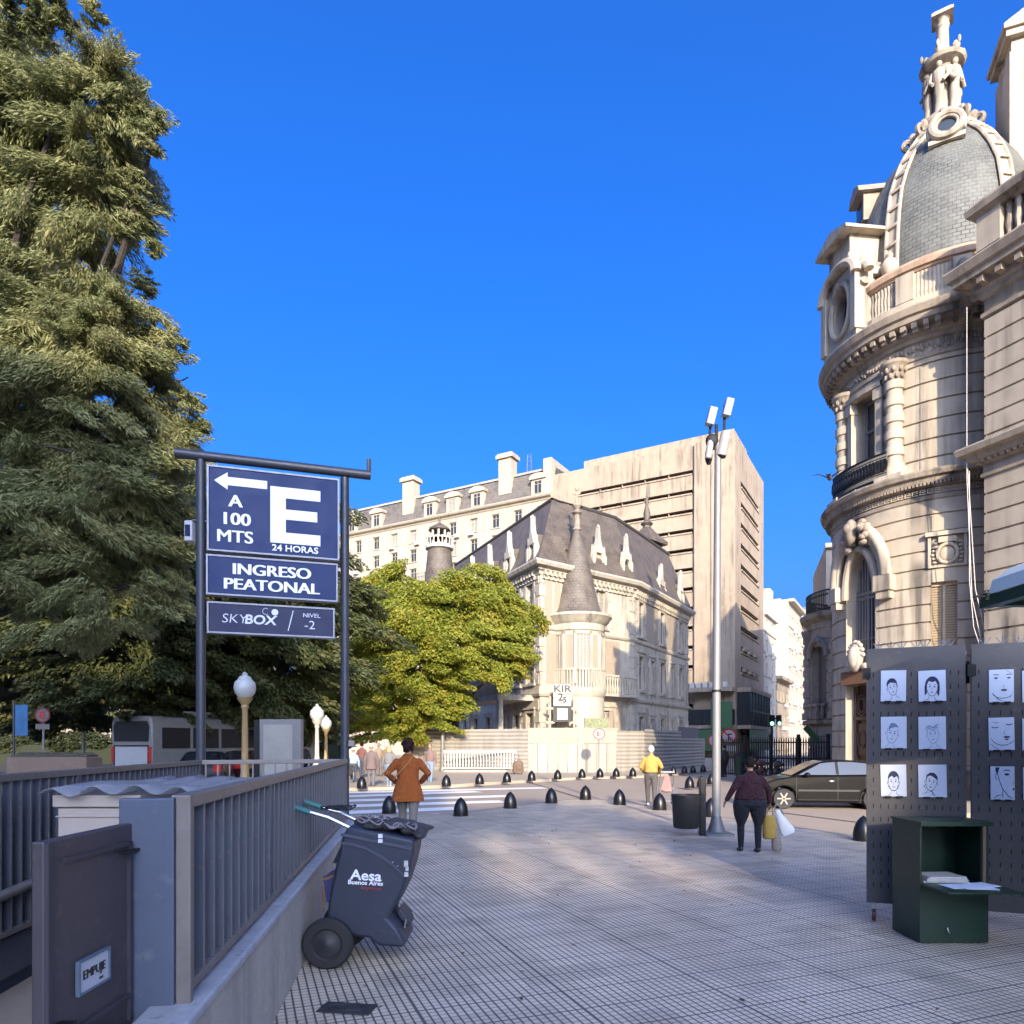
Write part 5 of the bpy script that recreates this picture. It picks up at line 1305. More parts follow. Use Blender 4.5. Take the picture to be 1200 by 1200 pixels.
# open door leaf with notice
dr = thing('gate_door', 'open dark violet grey sheet metal door at the head of the stairs', 'door', (0,0,0))
h0 = W(157,1000,2.75); h1 = W(44,1000,2.18); h0.z = h1.z = 0; dr.location = h1
DM = frame((0,0,0), h0-h1); DL = (h0-h1).length; zt0, zt1 = EYE-(985-HOR)/FOC*2.18, EYE-(966-HOR)/FOC*2.75; zt0 = 1.345; zt1 = 1.345
mb = MB(DM); mb.plate([(0,.12),(DL,.12),(DL,zt1),(0,zt0)], -.02, .02); dd = mb.build('door_leaf', DOORM, dr, smooth=False, bevel=.006)
mb = MB(DM)
for x0,x1,z0,z1 in ((.0,.02,.12,1.34),(DL-.09,DL-.075,.6,1.28),(.09,DL-.09,.69,.705),(.09,DL-.075,1.265,1.28)): mb.bx(x0,x1,-.034,-.02,z0,z1)
mb.build('door_ribs', mat('door_edge', (.06,.055,.065), .5, .3), dr, smooth=False)
mb = MB(DM); mb.bx(DL-.16,DL+.1,-.05,-.03,1.24,1.25); mb.tube([(DL-.02,-.05,.9),(DL-.02,-.05,1.3)], .014, 6); mb.build('latch_bar', IRON, dr)
mb = MB(DM); mb.box((.06,-.045,.72),(.05,.05,.07)); mb.sph((.06,-.08,.72),(.022,.02,.022)); mb.build('lock', IRON, dr)
nt_ = thing('push_notice', 'small framed white notice reading EMPUJE on the open metal door', 'notice', h1)
SL = lambda px: (h0-h1).length
def dpt(px, py):                                      # photograph point on the door plane
    k = (px-CXP)/FOC; d = h1-h0; t = (k*h0.y-h0.x)/(d.x-k*d.y); p = h0+d*t
    return (DL-(p-h0).length*(1 if t > 0 else -1), EYE-(py-HOR)/FOC*p.y)
q = [dpt(82,1168),dpt(117,1143),dpt(119,1108),dpt(84,1131)]
nx0, nx1 = q[0][0], q[1][0]; nz0, nz1 = (q[0][1]+q[1][1])/2, (q[2][1]+q[3][1])/2
mb = MB(DM); mb.bx(nx0,nx1,-.03,-.022,nz0,nz1); mb.build('notice_sheet', mat('notice_paper', (.42,.43,.48), .6), nt_, smooth=False)
mb = MB(DM)
for a_,b_,c_,d_ in ((nx0-.006,nx1+.006,nz1,nz1+.007),(nx0-.006,nx1+.006,nz0-.007,nz0),(nx0-.007,nx0,nz0,nz1),(nx1,nx1+.007,nz0,nz1)): mb.bx(a_,b_,-.036,-.022,c_,d_)
mb.build('notice_frame', mat('notice_frame', (.10,.14,.19), .5), nt_, smooth=False)
mb = MB(DM); wid = nx1-nx0; text_bold(mb, 'EMPUJE', wid*.25, T((nx0+nx1)/2,-.031,nz0+(nz1-nz0)*.52), wid*.006, ext=.0003, sx=.95); mb.bx(nx0+wid*.68,nx0+wid*.8,-.032,-.03,nz0+.012,nz0+.02); mb.build('lettering', mat('sign_black', (.02,.02,.02), .5), nt_, smooth=False)
# cream cabinet with clear corrugated sheet over the stair
cbn = thing('stair_cabinet', 'cream metal cabinet standing inside the stair enclosure', 'cabinet', W(128,930,4.6)*1)
cbn.location.z = 0; c0 = cbn.location.copy()
mb = MB(); mb.bx(-.21,.30,-.2,.45,-1.2,1.25); mb.build('cabinet_body', mat('cream_pink_metal', (.40,.34,.30), .5, var=.1), cbn, smooth=False, bevel=.01)
mb = MB(); mb.bx(-.23,.32,-.22,.46,1.255,1.33); mb.bx(-.22,.31,-.21,-.2,1.19,1.2); mb.build('cabinet_lid', mat('cream_pink_metal', (.40,.34,.30)), cbn, smooth=False, bevel=.008)
rf = thing('corrugated_sheet', 'clear wavy plastic roofing sheet laid over the cream cabinet', 'roof sheet', (c0.x,c0.y,1.34))
m_, nt2, b2 = nodes('clear_wavy_plastic'); b2.inputs['Base Color'].default_value = (.32,.32,.34,1); b2.inputs['Roughness'].default_value = .25; b2.inputs['Alpha'].default_value = .55
vs = []; fs = []; nx, ny = 60, 6
for j in range(ny+1):
    for i in range(nx+1):
        x = -.27+1.0*i/nx; vs.append((x, -.3+1.5*j/ny, .02+.028*math.sin(x*24)+.012*math.sin(j*1.3+x*5)))
for j in range(ny):
    for i in range(nx): a = j*(nx+1)+i; fs.append((a,a+1,a+nx+2,a+nx+1))
mb = MB(); mb.add(vs, fs); o = mb.build('wavy_sheet', m_, rf, fix=False); sld = o.modifiers.new('t','SOLIDIFY'); sld.thickness = .004
# ------------------------------------------------------------------ navy parking signs on two posts
L0, R0 = Vector((-3.98,8.95,0)), Vector((-2.27,9.5,0))
sg = thing('parking_sign', 'navy parking sign with white arrow and big letter on two tall grey posts', 'sign', L0)
SM = frame((0,0,0), R0-L0); SL_ = (R0-L0).length
def sz(py, x): Y = L0.y+(R0.y-L0.y)*x/SL_; return EYE-(py-HOR)/FOC*Y
for x, zt in ((0,5.28),(SL_,5.26)):
    mb = MB(SM); mb.tube([(x,0,0),(x,0,zt)], .058, 16); mb.tube([(x,0,1.4),(x,0,1.46)], .066, 16); mb.build('post', POLED, sg)
mb = MB(SM); mb.tube([(-.3,-.02,5.33),(SL_+.34,-.02,5.33)], .062, 14); mb.tube([(SL_+.32,-.02,5.33),(SL_+.32,-.02,5.55)], .03, 8); mb.build('top_bar', POLED, sg)
mb = MB(SM); mb.bx(SL_+.04,SL_+.12,-.09,-.03,1.62,1.7); mb.tube([(-.1,-.02,4.5),(.1,-.02,4.5)], .012, 6); mb.build('clips', STEELR, sg)
xa, xb = .10, SL_-.10
def signbox(name, z0, z1, x0, x1, m, y=-.02):
    mb = MB(SM); mb.bx(x0,x1,y-.05,y+.07,z0,z1); b = mb.build(name, m, sg, smooth=False, bevel=.008)
    mb = MB(SM); t = .022
    for a,b_,c,d in ((x0-t,x1+t,z1,z1+t),(x0-t,x1+t,z0-t,z0),(x0-t,x0,z0,z1),(x1,x1+t,z0,z1)): mb.bx(a,b_,y-.06,y+.075,c,d)
    mb.build('sign_frame', mat('sign_frame_metal', (.16,.165,.20), .4, .4), b, smooth=False); return b
ZA1, ZA0, ZB1, ZB0, ZC1, ZC0 = 5.19, 4.14, 4.05, 3.58, 3.45, 3.09
b1 = signbox('arrow_panel', ZA0, ZA1, xa, xb, SIGNB); w1 = xb-xa
X = lambda f: xa+w1*f
F_ = lambda f: ZA1-(ZA1-ZA0)*f
mb = MB(SM); y = -.074
mb.plate([(X(.04),F_(.16)),(X(.14),F_(.05)),(X(.14),F_(.105)),(X(.44),F_(.105)),(X(.44),F_(.205)),(X(.14),F_(.205)),(X(.14),F_(.26))], y, y+.01)
e0,e1,et,eb = .465,.86,.16,.86
mb.plate([(X(e0),F_(eb)),(X(e1),F_(eb)),(X(e1),F_(.725)),(X(.585),F_(.725)),(X(.585),F_(.56)),(X(.835),F_(.56)),(X(.835),F_(.435)),(X(.585),F_(.435)),(X(.585),F_(.295)),(X(e1),F_(.295)),(X(e1),F_(et)),(X(e0),F_(et))], y, y+.01)
text_bold(mb, 'A', .22, T(X(.2),y,F_(.40)), .008, sx=1.1)
text_bold(mb, '100', .22, T(X(.2),y,F_(.62)), .008, sx=1.12); text_bold(mb, 'MTS', .22, T(X(.195),y,F_(.835)), .006, sx=1.1)
text_mesh(mb, '24 HORAS', .115, T(X(.66),y,F_(.925)), .002, sx=1.12)
mb.build('lettering', SIGNW, b1, smooth=False)
b2_ = signbox('entrance_panel', ZB0, ZB1, xa-.01, xb-.02, SIGNB)
mb = MB(SM); text_bold(mb, 'INGRESO', .2, T(X(.48),y,ZB1-.15), .009, sx=1.18); text_bold(mb, 'PEATONAL', .2, T(X(.48),y,ZB0+.125), .009, sx=1.18); mb.build('lettering', SIGNW, b2_, smooth=False)
b3 = signbox('level_panel', ZC0, ZC1, xa+.0, xb-.06, SIGND)
mb = MB(SM); zc_ = (ZC0+ZC1)/2
text_mesh(mb, 'SKY', .165, T(X(.19),y,zc_-.01), -.002, sx=1.1, shear=.12); text_mesh(mb, 'BOX', .165, T(X(.385),y,zc_-.01), .004, sx=1.12, shear=.12)
mb.plate([(X(.5)+.042*math.cos(2*PI*i/18),zc_+.105+.042*math.sin(2*PI*i/18)) for i in range(18)], y, y+.008)
mb.tube([(X(.43)+.04*math.cos(a),y,zc_+.11+.04*math.sin(a)) for a in [PI*(.3+1.4*i/10) for i in range(11)]], .004, 4)
mb.plate([(X(.6),zc_-.13),(X(.607),zc_-.13),(X(.647),zc_+.14),(X(.64),zc_+.14)], y, y+.008)
text_mesh(mb, 'NIVEL', .075, T(X(.79),y,zc_+.085), 0, sx=1.15); text_mesh(mb, '-2', .16, T(X(.775),y,zc_-.045), -.001, sx=1.1)
mb.build('lettering', mat('pale_grey_lettering', (.55,.57,.64), .4), b3, smooth=False)
fb = thing('signal_box', 'small pale plastic box strapped to the left sign post', 'box', (L0.x-.13,L0.y-.02,4.35)); mb = MB(); mb.bx(-.05,.05,-.06,.06,-.12,.14); mb.build('case', mat('pale_plastic', (.42,.42,.44), .5), fb, smooth=False, bevel=.015); mb = MB(); mb.bx(-.03,.03,-.075,-.06,-.06,.08); mb.build('grille', SIGND, fb, smooth=False)
# ------------------------------------------------------------------ street sweeper's cart
YC = 5.2
cart = thing('waste_cart', 'dark blue wheeled street cleaning cart with white lettering parked by the railing', 'cart', (W(385,1120,YC).x,YC,0))
def cp(zx, zy):                                       # enlarged detail (x4) of the photograph -> local x,z on the near side
    p = W(300+zx*.25, 900+zy*.25, YC); return (p.x-cart.location.x, p.z)
outl = [cp(*p) for p in ((432,272),(742,335),(738,400),(722,470),(690,570),(650,650),(617,705),(660,750),(705,828),(680,843),(575,836),(528,800),(470,795),(330,722),(336,640),(362,500),(398,345),(404,318))]
mb = MB(); mb.plate(outl, 0, .46, 0); mb.build('cart_body', CARTB, cart, bevel=.025)
mb = MB()
band = [cp(*p) for p in ((398,318),(730,385),(731,372),(402,305))]; mb.plate(band, -.012, -.0)
crv = [cp(*p) for p in ((398,345),(450,352),(520,372),(590,410),(640,445),(690,495),(688,505),(636,455),(586,421),(516,383),(448,363),(397,356))]; mb.plate(crv, -.01, 0)
mb.build('moulded_ridges', mat('cart_ridge', (.05,.06,.09), .45), cart, smooth=False)
mb = MB(); c = cp(585,328)
mb.box((c[0],-.012,c[1]+.017),(.032,.02,.03)); mb.box((c[0],-.012,c[1]-.02),(.032,.02,.026)); mb.build('clasp', mat('white_plastic', (.6,.6,.62), .5), cart, smooth=False)
mb = MB()
for p in ((642,441),(664,458)): c = cp(*p); mb.sph((c[0],-.008,c[1]),.006,8,6)
mb.build('rivet_pair', CHROME, cart)
mb = MB(); c = cp(500,505); tilt = RY(rad(5))
text_mesh(mb, 'Aesa', .105, T(cp(517,505)[0],-.008,cp(517,505)[1])@RY(rad(4)), .002, ext=.003, sx=1.12)
text_mesh(mb, 'Buenos Aires', .044, T(cp(514,538)[0],-.008,cp(514,538)[1])@RY(rad(3)), .0008, ext=.003, sx=1.1)
mb.build('lettering', SIGNW, cart, smooth=False)
mb = MB(); c = cp(706,470)
for dx, dz, w_, h_ in ((-.004,.035,.03,.045),(.004,-.005,.022,.03),(-.002,-.045,.03,.035)): mb.box((c[0]+dx,-.002,c[1]+dz),(w_,.008,h_))
mb.build('worn_sticker', mat('worn_sticker', (.4,.4,.4), .6, var=.6, scale=30), cart, smooth=False)
mb = MB(); text_mesh(mb, 'Argentina', .036, T(cp(540,563)[0],-.008,cp(540,563)[1])@RY(rad(3)), .0, ext=.003, sx=1.1); mb.build('red_lettering', mat('dull_red_ink', (.24,.04,.05), .6), cart, smooth=False)
wc, wr_ = cp(347,815), .187
for y0, y1 in ((-.1,-.015),(.47,.55)):
    mb = MB(T(wc[0],0,wr_)); 
    old = mb.M; mb.M = old @ RX(-PI/2)
    mb.lathe([(.05,y0+.0),(wr_*.55,y0+.012),(wr_*.62,y0+.0),(wr_*.9,y0-.0),(wr_,y0+.02),(wr_,y1-.02),(wr_*.9,y1),(.05,y1)], 36); mb.M = old
    wo = mb.build('wheel', RUBBER, cart)
    mb = MB(T(wc[0],0,wr_)); mb.M = mb.M @ RX(-PI/2); mb.lathe([(.0,y0-.012),(.03,y0-.01),(.05,y0),(.09,y0+.006),(.09,y0+.02)], 24); mb.build('hub', mat('dark_hub', (.02,.02,.025), .5), wo)
mb = MB()
for y in (.05,.42):
    a, b_, c, d = cp(435,285), cp(330,235), cp(240,210), cp(150,180)
    s = .055 if y > .2 else 0
    mb.tube([(a[0],y,a[1]),(b_[0],y,b_[1]+.0),(c[0],y,c[1])], .016, 8)
mb.build('handle_tubes', CHROME, cart)
mb = MB()
for y in (.05,.42):
    c, d = cp(246,212), cp(150,180); mb.tube([(c[0],y,c[1]),(d[0],y,d[1])], .022, 10)
mb.build('grips', TEAL, cart)
mb = MB(); rng = random.Random(8)
c = cp(350,200)
for k in range(5): mb.tube([(c[0]+.09*math.cos(a+k)+.02*k-.05,.25+.12*math.sin(a)*.6,c[1]+.015*math.sin(2*a+k)+.0) for a in [2*PI*i/14 for i in range(15)]], .006, 5)
mb.build('tied_cord', RUBBER, cart)
mb = MB(); a, b_ = cp(395,360), cp(345,455); mb.plate([(a[0]-.005,a[1]),(a[0]+.02,a[1]),(b_[0]+.045,b_[1]),(b_[0],b_[1])], .08, .16); mb.build('rubber_strap', RUBBER, cart)
mb = MB(); P_ = [cp(*p) for p in ((296,522),(350,515),(345,660),(312,640))]; mb.plate(P_, .1, .4); mb.build('dustpan', mat('dustpan_blue', (.03,.035,.1), .4), cart, smooth=False, bevel=.006)
mb = MB(); P_ = [cp(*p) for p in ((294,530),(355,510),(352,522),(296,542))]; mb.plate(P_, .09, .41); a = cp(300,560); b_ = cp(295,690); mb.tube([(a[0],.1,a[1]),(b_[0],.1,b_[1])], .008, 6); mb.build('dustpan_rim', mat('rusty_edge', (.16,.08,.04), .7), cart, smooth=False)
mb = MB(); P_ = [cp(*p) for p in ((650,685),(690,730),(705,775),(690,775),(660,745),(636,712))]; mb.plate(P_, .2, .44); mb.build('front_foot', CARTB, cart, bevel=.01)
mb = MB(); a = cp(688,735); b_ = cp(680,775); mb.tube([(a[0],.16,a[1]),(b_[0],.16,b_[1])], .007, 6); mb.build('foot_rod', CHROME, cart)
bag = thing('net_bag', 'crumpled dark net sack lying over the top of the waste cart', 'bag', (cart.location.x,YC+.2,1.05))
mb = MB(T(0,-.2,-1.05)); rng = random.Random(12)
for k in range(26):
    t = k/25; c = cp(465+285*t, 262+42*t); mb.sph((c[0]+rng.uniform(-.02,.02), rng.uniform(.06,.42), c[1]-.005+rng.uniform(-.01,.035)*(1-abs(2*t-1))), (rng.uniform(.05,.09),rng.uniform(.06,.12),rng.uniform(.02,.05)), 10, 7)
c = cp(755,325); mb.sph((c[0],.2,c[1]),(.05,.16,.04),10,8)
NET = mat('dark_net_sack', (.05,.045,.05), .6, var=.8, scale=26, bmp=1.0, bdist=.02)
bo = remeshed(mb, 'sack', NET, bag, .012, 2)
mb = MB(T(0,-.2,-1.05)); rng = random.Random(14)
for k in range(16):
    t0 = rng.random(); c = cp(480+250*t0, 258+40*t0); y0 = rng.uniform(.0,.35)
    mb.tube([(c[0]+.05*math.cos(a)*rng.uniform(.7,1.3), y0+.05*math.sin(a), c[1]+.022+.018*math.sin(a*2+k)) for a in [2*PI*i/10 for i in range(11)]], .006, 5)
mb.build('net_cords', mat('grey_pink_net', (.20,.17,.18), .6), bag)
# manhole
mh = thing('access_cover', 'small rectangular iron access cover set in the pavement near the plinth', 'cover', G(407,1183))
mb = MB(RZ(rad(-9))); mb.bx(-.17,.17,-.085,.085,.004,.012); mb.build('cover_plate', mat('cast_iron', (.045,.042,.045), .6, .3, var=.3, scale=15, bmp=.5), mh, smooth=False, bevel=.003)
mb = MB(RZ(rad(-9)))
for k in range(3): mb.tube([((.13-.03*k)*math.cos(a),(.06-.014*k)*math.sin(a),.0125) for a in [2*PI*i/24 for i in range(25)]], .003, 4)
mb.sph((0,0,.012),(.012,.012,.004)); mb.build('cover_rings', mat('cast_iron_dark', (.025,.024,.026), .6), mh)
# ------------------------------------------------------------------ print seller's stall
PY0, PY1 = 6.57, 6.28
pa_, pb_ = W(1015.5,900,PY0), W(1131,900,PY1); pa_.z = pb_.z = 0
PLp = (pb_-pa_).length; pdir = (pb_-pa_).normalized()
def panel(name, label, p0, Lp, castors=True):
    t = thing(name, label, 'display panel', p0, 0); M = frame((0,0,0), pdir)
    mb = MB(M); mb.bx(0,Lp,-.02,.02,.17,2.54)
    for i in range(12):
        for j in range(17): 
            mb.bx(.055+i*(Lp-.11)/11-.004, .055+i*(Lp-.11)/11+.004, -.0225, -.019, .34+j*.122-.022, .34+j*.122+.022, 1)
    mb.build('steel_sheet', [PANEL,DARKIN], t, smooth=False)
    mb = MB(M)
    for i in range(7):
        x = .1+i*(Lp-.2)/6+.03*math.sin(i*3); 
        for s in (-1,0,1): mb.tube([(x,0,2.53),(x+.045*s,-.01*s,2.605-.01*abs(s))], .0035, 4)
    mb.build('wire_spikes', CHROME, t)
    for x in (.06,Lp-.06):
        mb = MB(M@T(x,0,0)); mb.bx(-.025,.025,-.04,.04,.115,.17); mb.bx(-.022,-.016,-.03,.03,.05,.12); mb.bx(.016,.022,-.03,.03,.05,.12); cc = mb.build('castor', CHROME, t, smooth=False)
        mb = MB(M@T(x,0,.055)); mb.M = mb.M@RY(PI/2); mb.lathe([(.02,-.014),(.05,-.014),(.055,-.008),(.055,.008),(.05,.014),(.02,.014)], 20); mb.build('castor_wheel', mat('red_brown_castor', (.14,.05,.035), .5), cc)
    mb = MB(M); mb.bx(-.035,.03,-.045,.03,2.26,2.36); mb.build('clamp', IRON, t, smooth=False)
    return t, M
pn1, PMx = panel('display_panel', 'left grey slotted steel panel with six small blue white prints', pa_, PLp)
gap = .045
pc_ = pa_+pdir*(PLp+gap); pn2, _ = panel('display_panel', 'right grey slotted steel panel with three large face close up prints', pc_, 1.0)
hk = thing('hinge_bar', 'narrow cream timber post seen in the gap between the two steel panels', 'post', pa_+pdir*(PLp+gap/2)); mb = MB(frame((0,.05,0),pdir)); mb.bx(-.03,.03,.06,.1,.1,2.5); mb.build('timber', mat('cream_timber', (.45,.38,.29), .7, var=.3, scale=8), hk, smooth=False); mb = MB(frame((0,.05,0),pdir)); mb.bx(-.045,.045,.02,.06,2.2,2.4); mb.build('dark_hinge', IRON, hk, smooth=False)
def on_panel(px, py):                                 # photograph point on the panel plane -> (s along, z)
    k = (px-CXP)/FOC; s = (k*pa_.y-pa_.x)/(pdir.x-k*pdir.y); p = pa_+pdir*s; return s, EYE-(py-HOR)/FOC*p.y
def strip(mb, pts, wd, y, m=0):
    pts = [Vector((p[0],p[1])) for p in pts]; n = len(pts); vs = []
    for i, p in enumerate(pts):
        d = (pts[min(i+1,n-1)]-pts[max(i-1,0)]); d = d.normalized() if d.length > 1e-9 else Vector((1,0)); q = Vector((-d.y,d.x))*wd*(.35 if i in (0,n-1) else 1)*.5
        vs += [(p.x-q.x,y,p.y-q.y),(p.x+q.x,y,p.y+q.y)]
    mb.add(vs, [(2*i,2*i+1,2*i+3,2*i+2) for i in range(n-1)], m)
def arcp(cx, cz, rx, rz, a0, a1, n=16): return [(cx+rx*math.cos(rad(a0+(a1-a0)*i/n)), cz+rz*math.sin(rad(a0+(a1-a0)*i/n))) for i in range(n+1)]
def face_small(mb, kind, y):
    """simple inked head in a unit square (0..1)"""
    m = 1 if kind in (2,3) else 0; w_ = .012 if m else .016
    S = lambda pts, wd=w_: strip(mb, pts, wd, y, m)
    S(arcp(.5,.44,.17,.24,-170,-10)); S(arcp(.5,.5,.18,.2,150,205)); S(arcp(.5,.5,.18,.2,-25,30))
    for s in (-1,1):
        S(arcp(.5+s*.075,.47,.032,.014,20,160),.014); S(arcp(.5+s*.075,.465,.02,.012,0,360,8),.014); S(arcp(.5+s*.08,.515,.045,.015,30,150),.012)
        S(arcp(.5+s*.19,.44,.03,.05,60*s if s>0 else 120,-80 if s>0 else 260,8))
    S([(.5,.45),(.485,.385),(.515,.38)]); S(arcp(.5,.33,.05,.02,200,340)); S(arcp(.5,.318,.035,.015,200,340))
    S([(.42,.22),(.40,.12),(.28,.06)]); S([(.58,.22),(.6,.12),(.74,.05)])
    fillp = lambda poly: mb.add([(a,y,b) for a,b in poly], [tuple(range(len(poly)))], m)
    if kind == 0: fillp([(.31,.5)]+arcp(.5,.56,.21,.2,170,-5,14)+[(.7,.46),(.66,.56),(.56,.6),(.44,.63),(.35,.58)])
    elif kind == 1:
        fillp([(.27,.2),(.25,.45)]+arcp(.5,.5,.24,.27,180,0,14)+[(.75,.4),(.73,.2),(.66,.28),(.69,.5),(.6,.64),(.5,.6),(.38,.63),(.32,.5),(.34,.28)])
    elif kind == 2:
        for k in range(7): S(arcp(.5,.5,.2-.012*k,.24-.02*k,150-8*k,60-9*k,8))
    elif kind == 3:
        for k in range(9): S(arcp(.32+.045*k,.64+.03*math.sin(k),.045,.05,0,300,8))
    elif kind == 4:
        fillp([(.3,.52)]+arcp(.5,.55,.2,.22,165,15,14)+[(.7,.5),(.62,.62),(.52,.57),(.44,.63),(.36,.58)]); S(arcp(.5,.47,.21,.26,-160,-20))
    else: fillp([(.3,.5),(.33,.66),(.45,.74),(.6,.72),(.7,.62),(.7,.48),(.66,.6),(.55,.64),(.42,.6),(.34,.56)]); S([(.62,.2),(.72,.3),(.68,.36),(.74,.26)],.02); S([(.3,.1),(.44,.2),(.5,.16)],.03)
def face_big(mb, kind, y):
    S = lambda pts, wd=.014: strip(mb, pts, wd, y, 0)
    cl = lambda pts: [(min(max(a,.02),.98),min(max(b,.02),.98)) for a,b in pts]
    fillp = lambda poly: mb.add([(a,y,b) for a,b in poly], [tuple(range(len(poly)))], 0)
    if kind == 0:
        for cx in (.28,.8): fillp(arcp(cx,.74,.08,.025,0,360,14)[:-1]); S(arcp(cx,.82,.12,.03,20,160),.022)
        S([(.6,.55),(.57,.47),(.62,.45)]); fillp(arcp(.6,.37,.13,.032,0,360,16)[:-1]); S(arcp(.55,.3,.42,.18,190,330),.02); S([(.12,.3),(.35,.1),(.55,.03)],.025); S([(.95,.35),(.85,.1)],.02); S([(.7,.97),(.95,.85)],.03)
    elif kind == 1:
        S(arcp(.25,.74,.14,.05,190,345),.025); S(arcp(.8,.82,.13,.05,200,350),.025); S([(.12,.86),(.3,.84),(.42,.86)],.018); S([(.62,.62),(.6,.5),(.68,.47)])
        fillp(arcp(.7,.4,.13,.03,0,360,16)[:-1]); fillp(arcp(.7,.33,.08,.02,0,360,12)[:-1]); S(arcp(.55,.45,.48,.3,195,330),.02); S([(.06,.2),(.25,.08),(.4,.03)],.02)
    else:
        S([(.2,.97),(.3,.75),(.38,.55),(.5,.32),(.75,.1),(.95,.04)],.03); S([(.5,.32),(.5,.15),(.5,.03)],.03); S([(.5,.15),(.25,.12),(.12,.03)],.025)
        fillp(arcp(.68,.76,.1,.035,0,360,14)[:-1]); S(arcp(.68,.84,.16,.05,30,150),.03); S([(.88,.62),(.96,.5),(.86,.44)]); fillp([(.9,.34),(.98,.36),(.98,.3),(.92,.28)])
        S(arcp(.26,.7,.06,.09,60,300,10),.025); fillp([(.22,.97),(.2,.85),(.3,.78),(.38,.97)])
def face_small_t(mb, kd):
    old = mb.M; k = (1.0,1.12,1.18,1.08,1.1,1.05)[kd]
    mb.M = old @ T(.5,0,.45) @ RY(rad((-14,4,9,-6,0,13)[kd])) @ Matrix.Diagonal(((-k if kd in (2,5) else k),1,k,1)) @ T(-.5+(-.04,0,.05,.02,0,.04)[kd],0,-.45)
    face_small(mb, kd, 0); mb.M = old
sheets = [(1031.5,786,1061,822,0,'small print of a dark cropped head on white, top left on the left panel'),(1076,786,1108,822,1,'small print of a dark long haired head, top right on the left panel'),
          (1032,840,1062,877,2,'faint line print of a fair head, middle left on the left panel'),(1076,840,1108,878,3,'faint line print of a curly head, middle right on the left panel'),
          (1032,896,1062,933,4,'small print of a wide eyed boyish head, bottom left on the left panel'),(1076,896,1109,934,5,'bluish print of a dark haired head in a collar, bottom right on the left panel'),
          (1158,785,1187,823,10,'large open eyed face close up print at the top of the right panel'),(1158,841,1188,879,11,'close up print of a face with lowered lids, middle of right panel'),(1160,898,1188,937,12,'close up print of half a face with an ear, bottom of right panel'),
          (1197,786,1226,823,4,'print at the right end of the top row cut by the photo edge'),(1197,842,1226,879,2,'print at the right end of the middle row cut by the photo edge'),(1198,899,1227,937,1,'print at the right end of the bottom row cut by the photo edge')]
for x0,y0,x1,y1,kd,lab in sheets:
    (s0_,z1_),(s1_,z0_) = on_panel(x0,(y0)),on_panel(x1,y1); z1_ = on_panel((x0+x1)/2,y0)[1]; z0_ = on_panel((x0+x1)/2,y1)[1]
    cx_ = (s0_+s1_)/2; tl = random.Random(int(x0*7+y0)).uniform(-1.2,1.2)
    p_ = pa_+pdir*cx_; t = thing('print', lab, 'print', (p_.x,p_.y,z0_), 0, 'portrait prints on the steel panels')
    M = frame((0,0,0),pdir)@T(0,-.032,0)@RY(rad(tl)); wv, hv = s1_-s0_, z1_-z0_
    mb = MB(M); mb.bx(-wv/2,wv/2,0,.006,0,hv); mb.build('sheet', PAPER, t, smooth=False)
    mb = MB(M@T(-wv/2,-.0015,0)@Matrix.Diagonal((wv,1,hv,1))); (face_big(mb,kd-10,0) if kd >= 10 else face_small_t(mb,kd)); mb.build('ink_drawing', [INK,INKL], t, smooth=False, fix=False)
    mb = MB(M); mb.bx(-wv*.35,-wv*.1,-.014,.012,-.012,.004); mb.bx(wv*.1,wv*.35,-.014,.012,-.012,.004); mb.build('holder_clips', IRON, t, smooth=False)
# green box with dropped flap
gx0, gx1, gy0, gy1, gz = 3.37, 3.935, 5.78, 6.2, .995
gbx = thing('green_box', 'dark green metal cabinet with its front flap dropped open before the steel panels', 'cabinet', ((gx0+gx1)/2,(gy0+gy1)/2,0))
mb = MB(T(-(gx0+gx1)/2,-(gy0+gy1)/2,0)); t = .014
mb.bx(gx0,gx0+t,gy0,gy1,.01,gz); mb.bx(gx1-t,gx1,gy0,gy1,.01,gz); mb.bx(gx0+t,gx1-t,gy1-t,gy1,.01,gz); mb.bx(gx0+t,gx1-t,gy0,gy0+t,.01,.5); mb.bx(gx0+t,gx1-t,gy0+t,gy1-t,.01,.03); mb.bx(gx0+t,gx1-t,gy0+t,gy1-t,.47,.485)
mb.build('cabinet_body', GREEN, gbx, smooth=False)
mb = MB(T(-(gx0+gx1)/2,-(gy0+gy1)/2,0)); mb.bx(gx0-.012,gx1+.02,gy0-.03,gy1+.012,gz+.001,gz+.016); mb.bx(gx0-.012,gx1+.02,gy0-.034,gy0-.03,gz-.02,gz+.016); mb.build('cabinet_lid', GREEN, gbx, smooth=False)
mb = MB(T(-(gx0+gx1)/2,-(gy0+gy1)/2,0)); mb.bx(gx0+.01,gx1+.03,gy0-.36,gy0-.005,.485,.5); mb.build('drop_flap', GREEN, gbx, smooth=False)
mb = MB(T(-(gx0+gx1)/2,-(gy0+gy1)/2,0)); mb.bx(gx1-t-.03,gx1-t-.004,gy0,gy0+.03,.5,gz); mb.build('inner_jamb', mat('brown_edge', (.12,.09,.06), .6), gbx, smooth=False)
mb = MB(T(-(gx0+gx1)/2,-(gy0+gy1)/2,0)); mb.tube([(gx0+.22,gy0-.008,.135),(gx0+.225,gy0-.012,.11),(gx0+.24,gy0-.008,.09)], .006, 6); mb.build('pull_loop', CHROME, gbx)
mg = thing('print_stack', 'pile of magazines and papers inside the open green cabinet', 'papers', (gx0+.24,gy0+.15,.485)); mb = MB(); rng = random.Random(6)
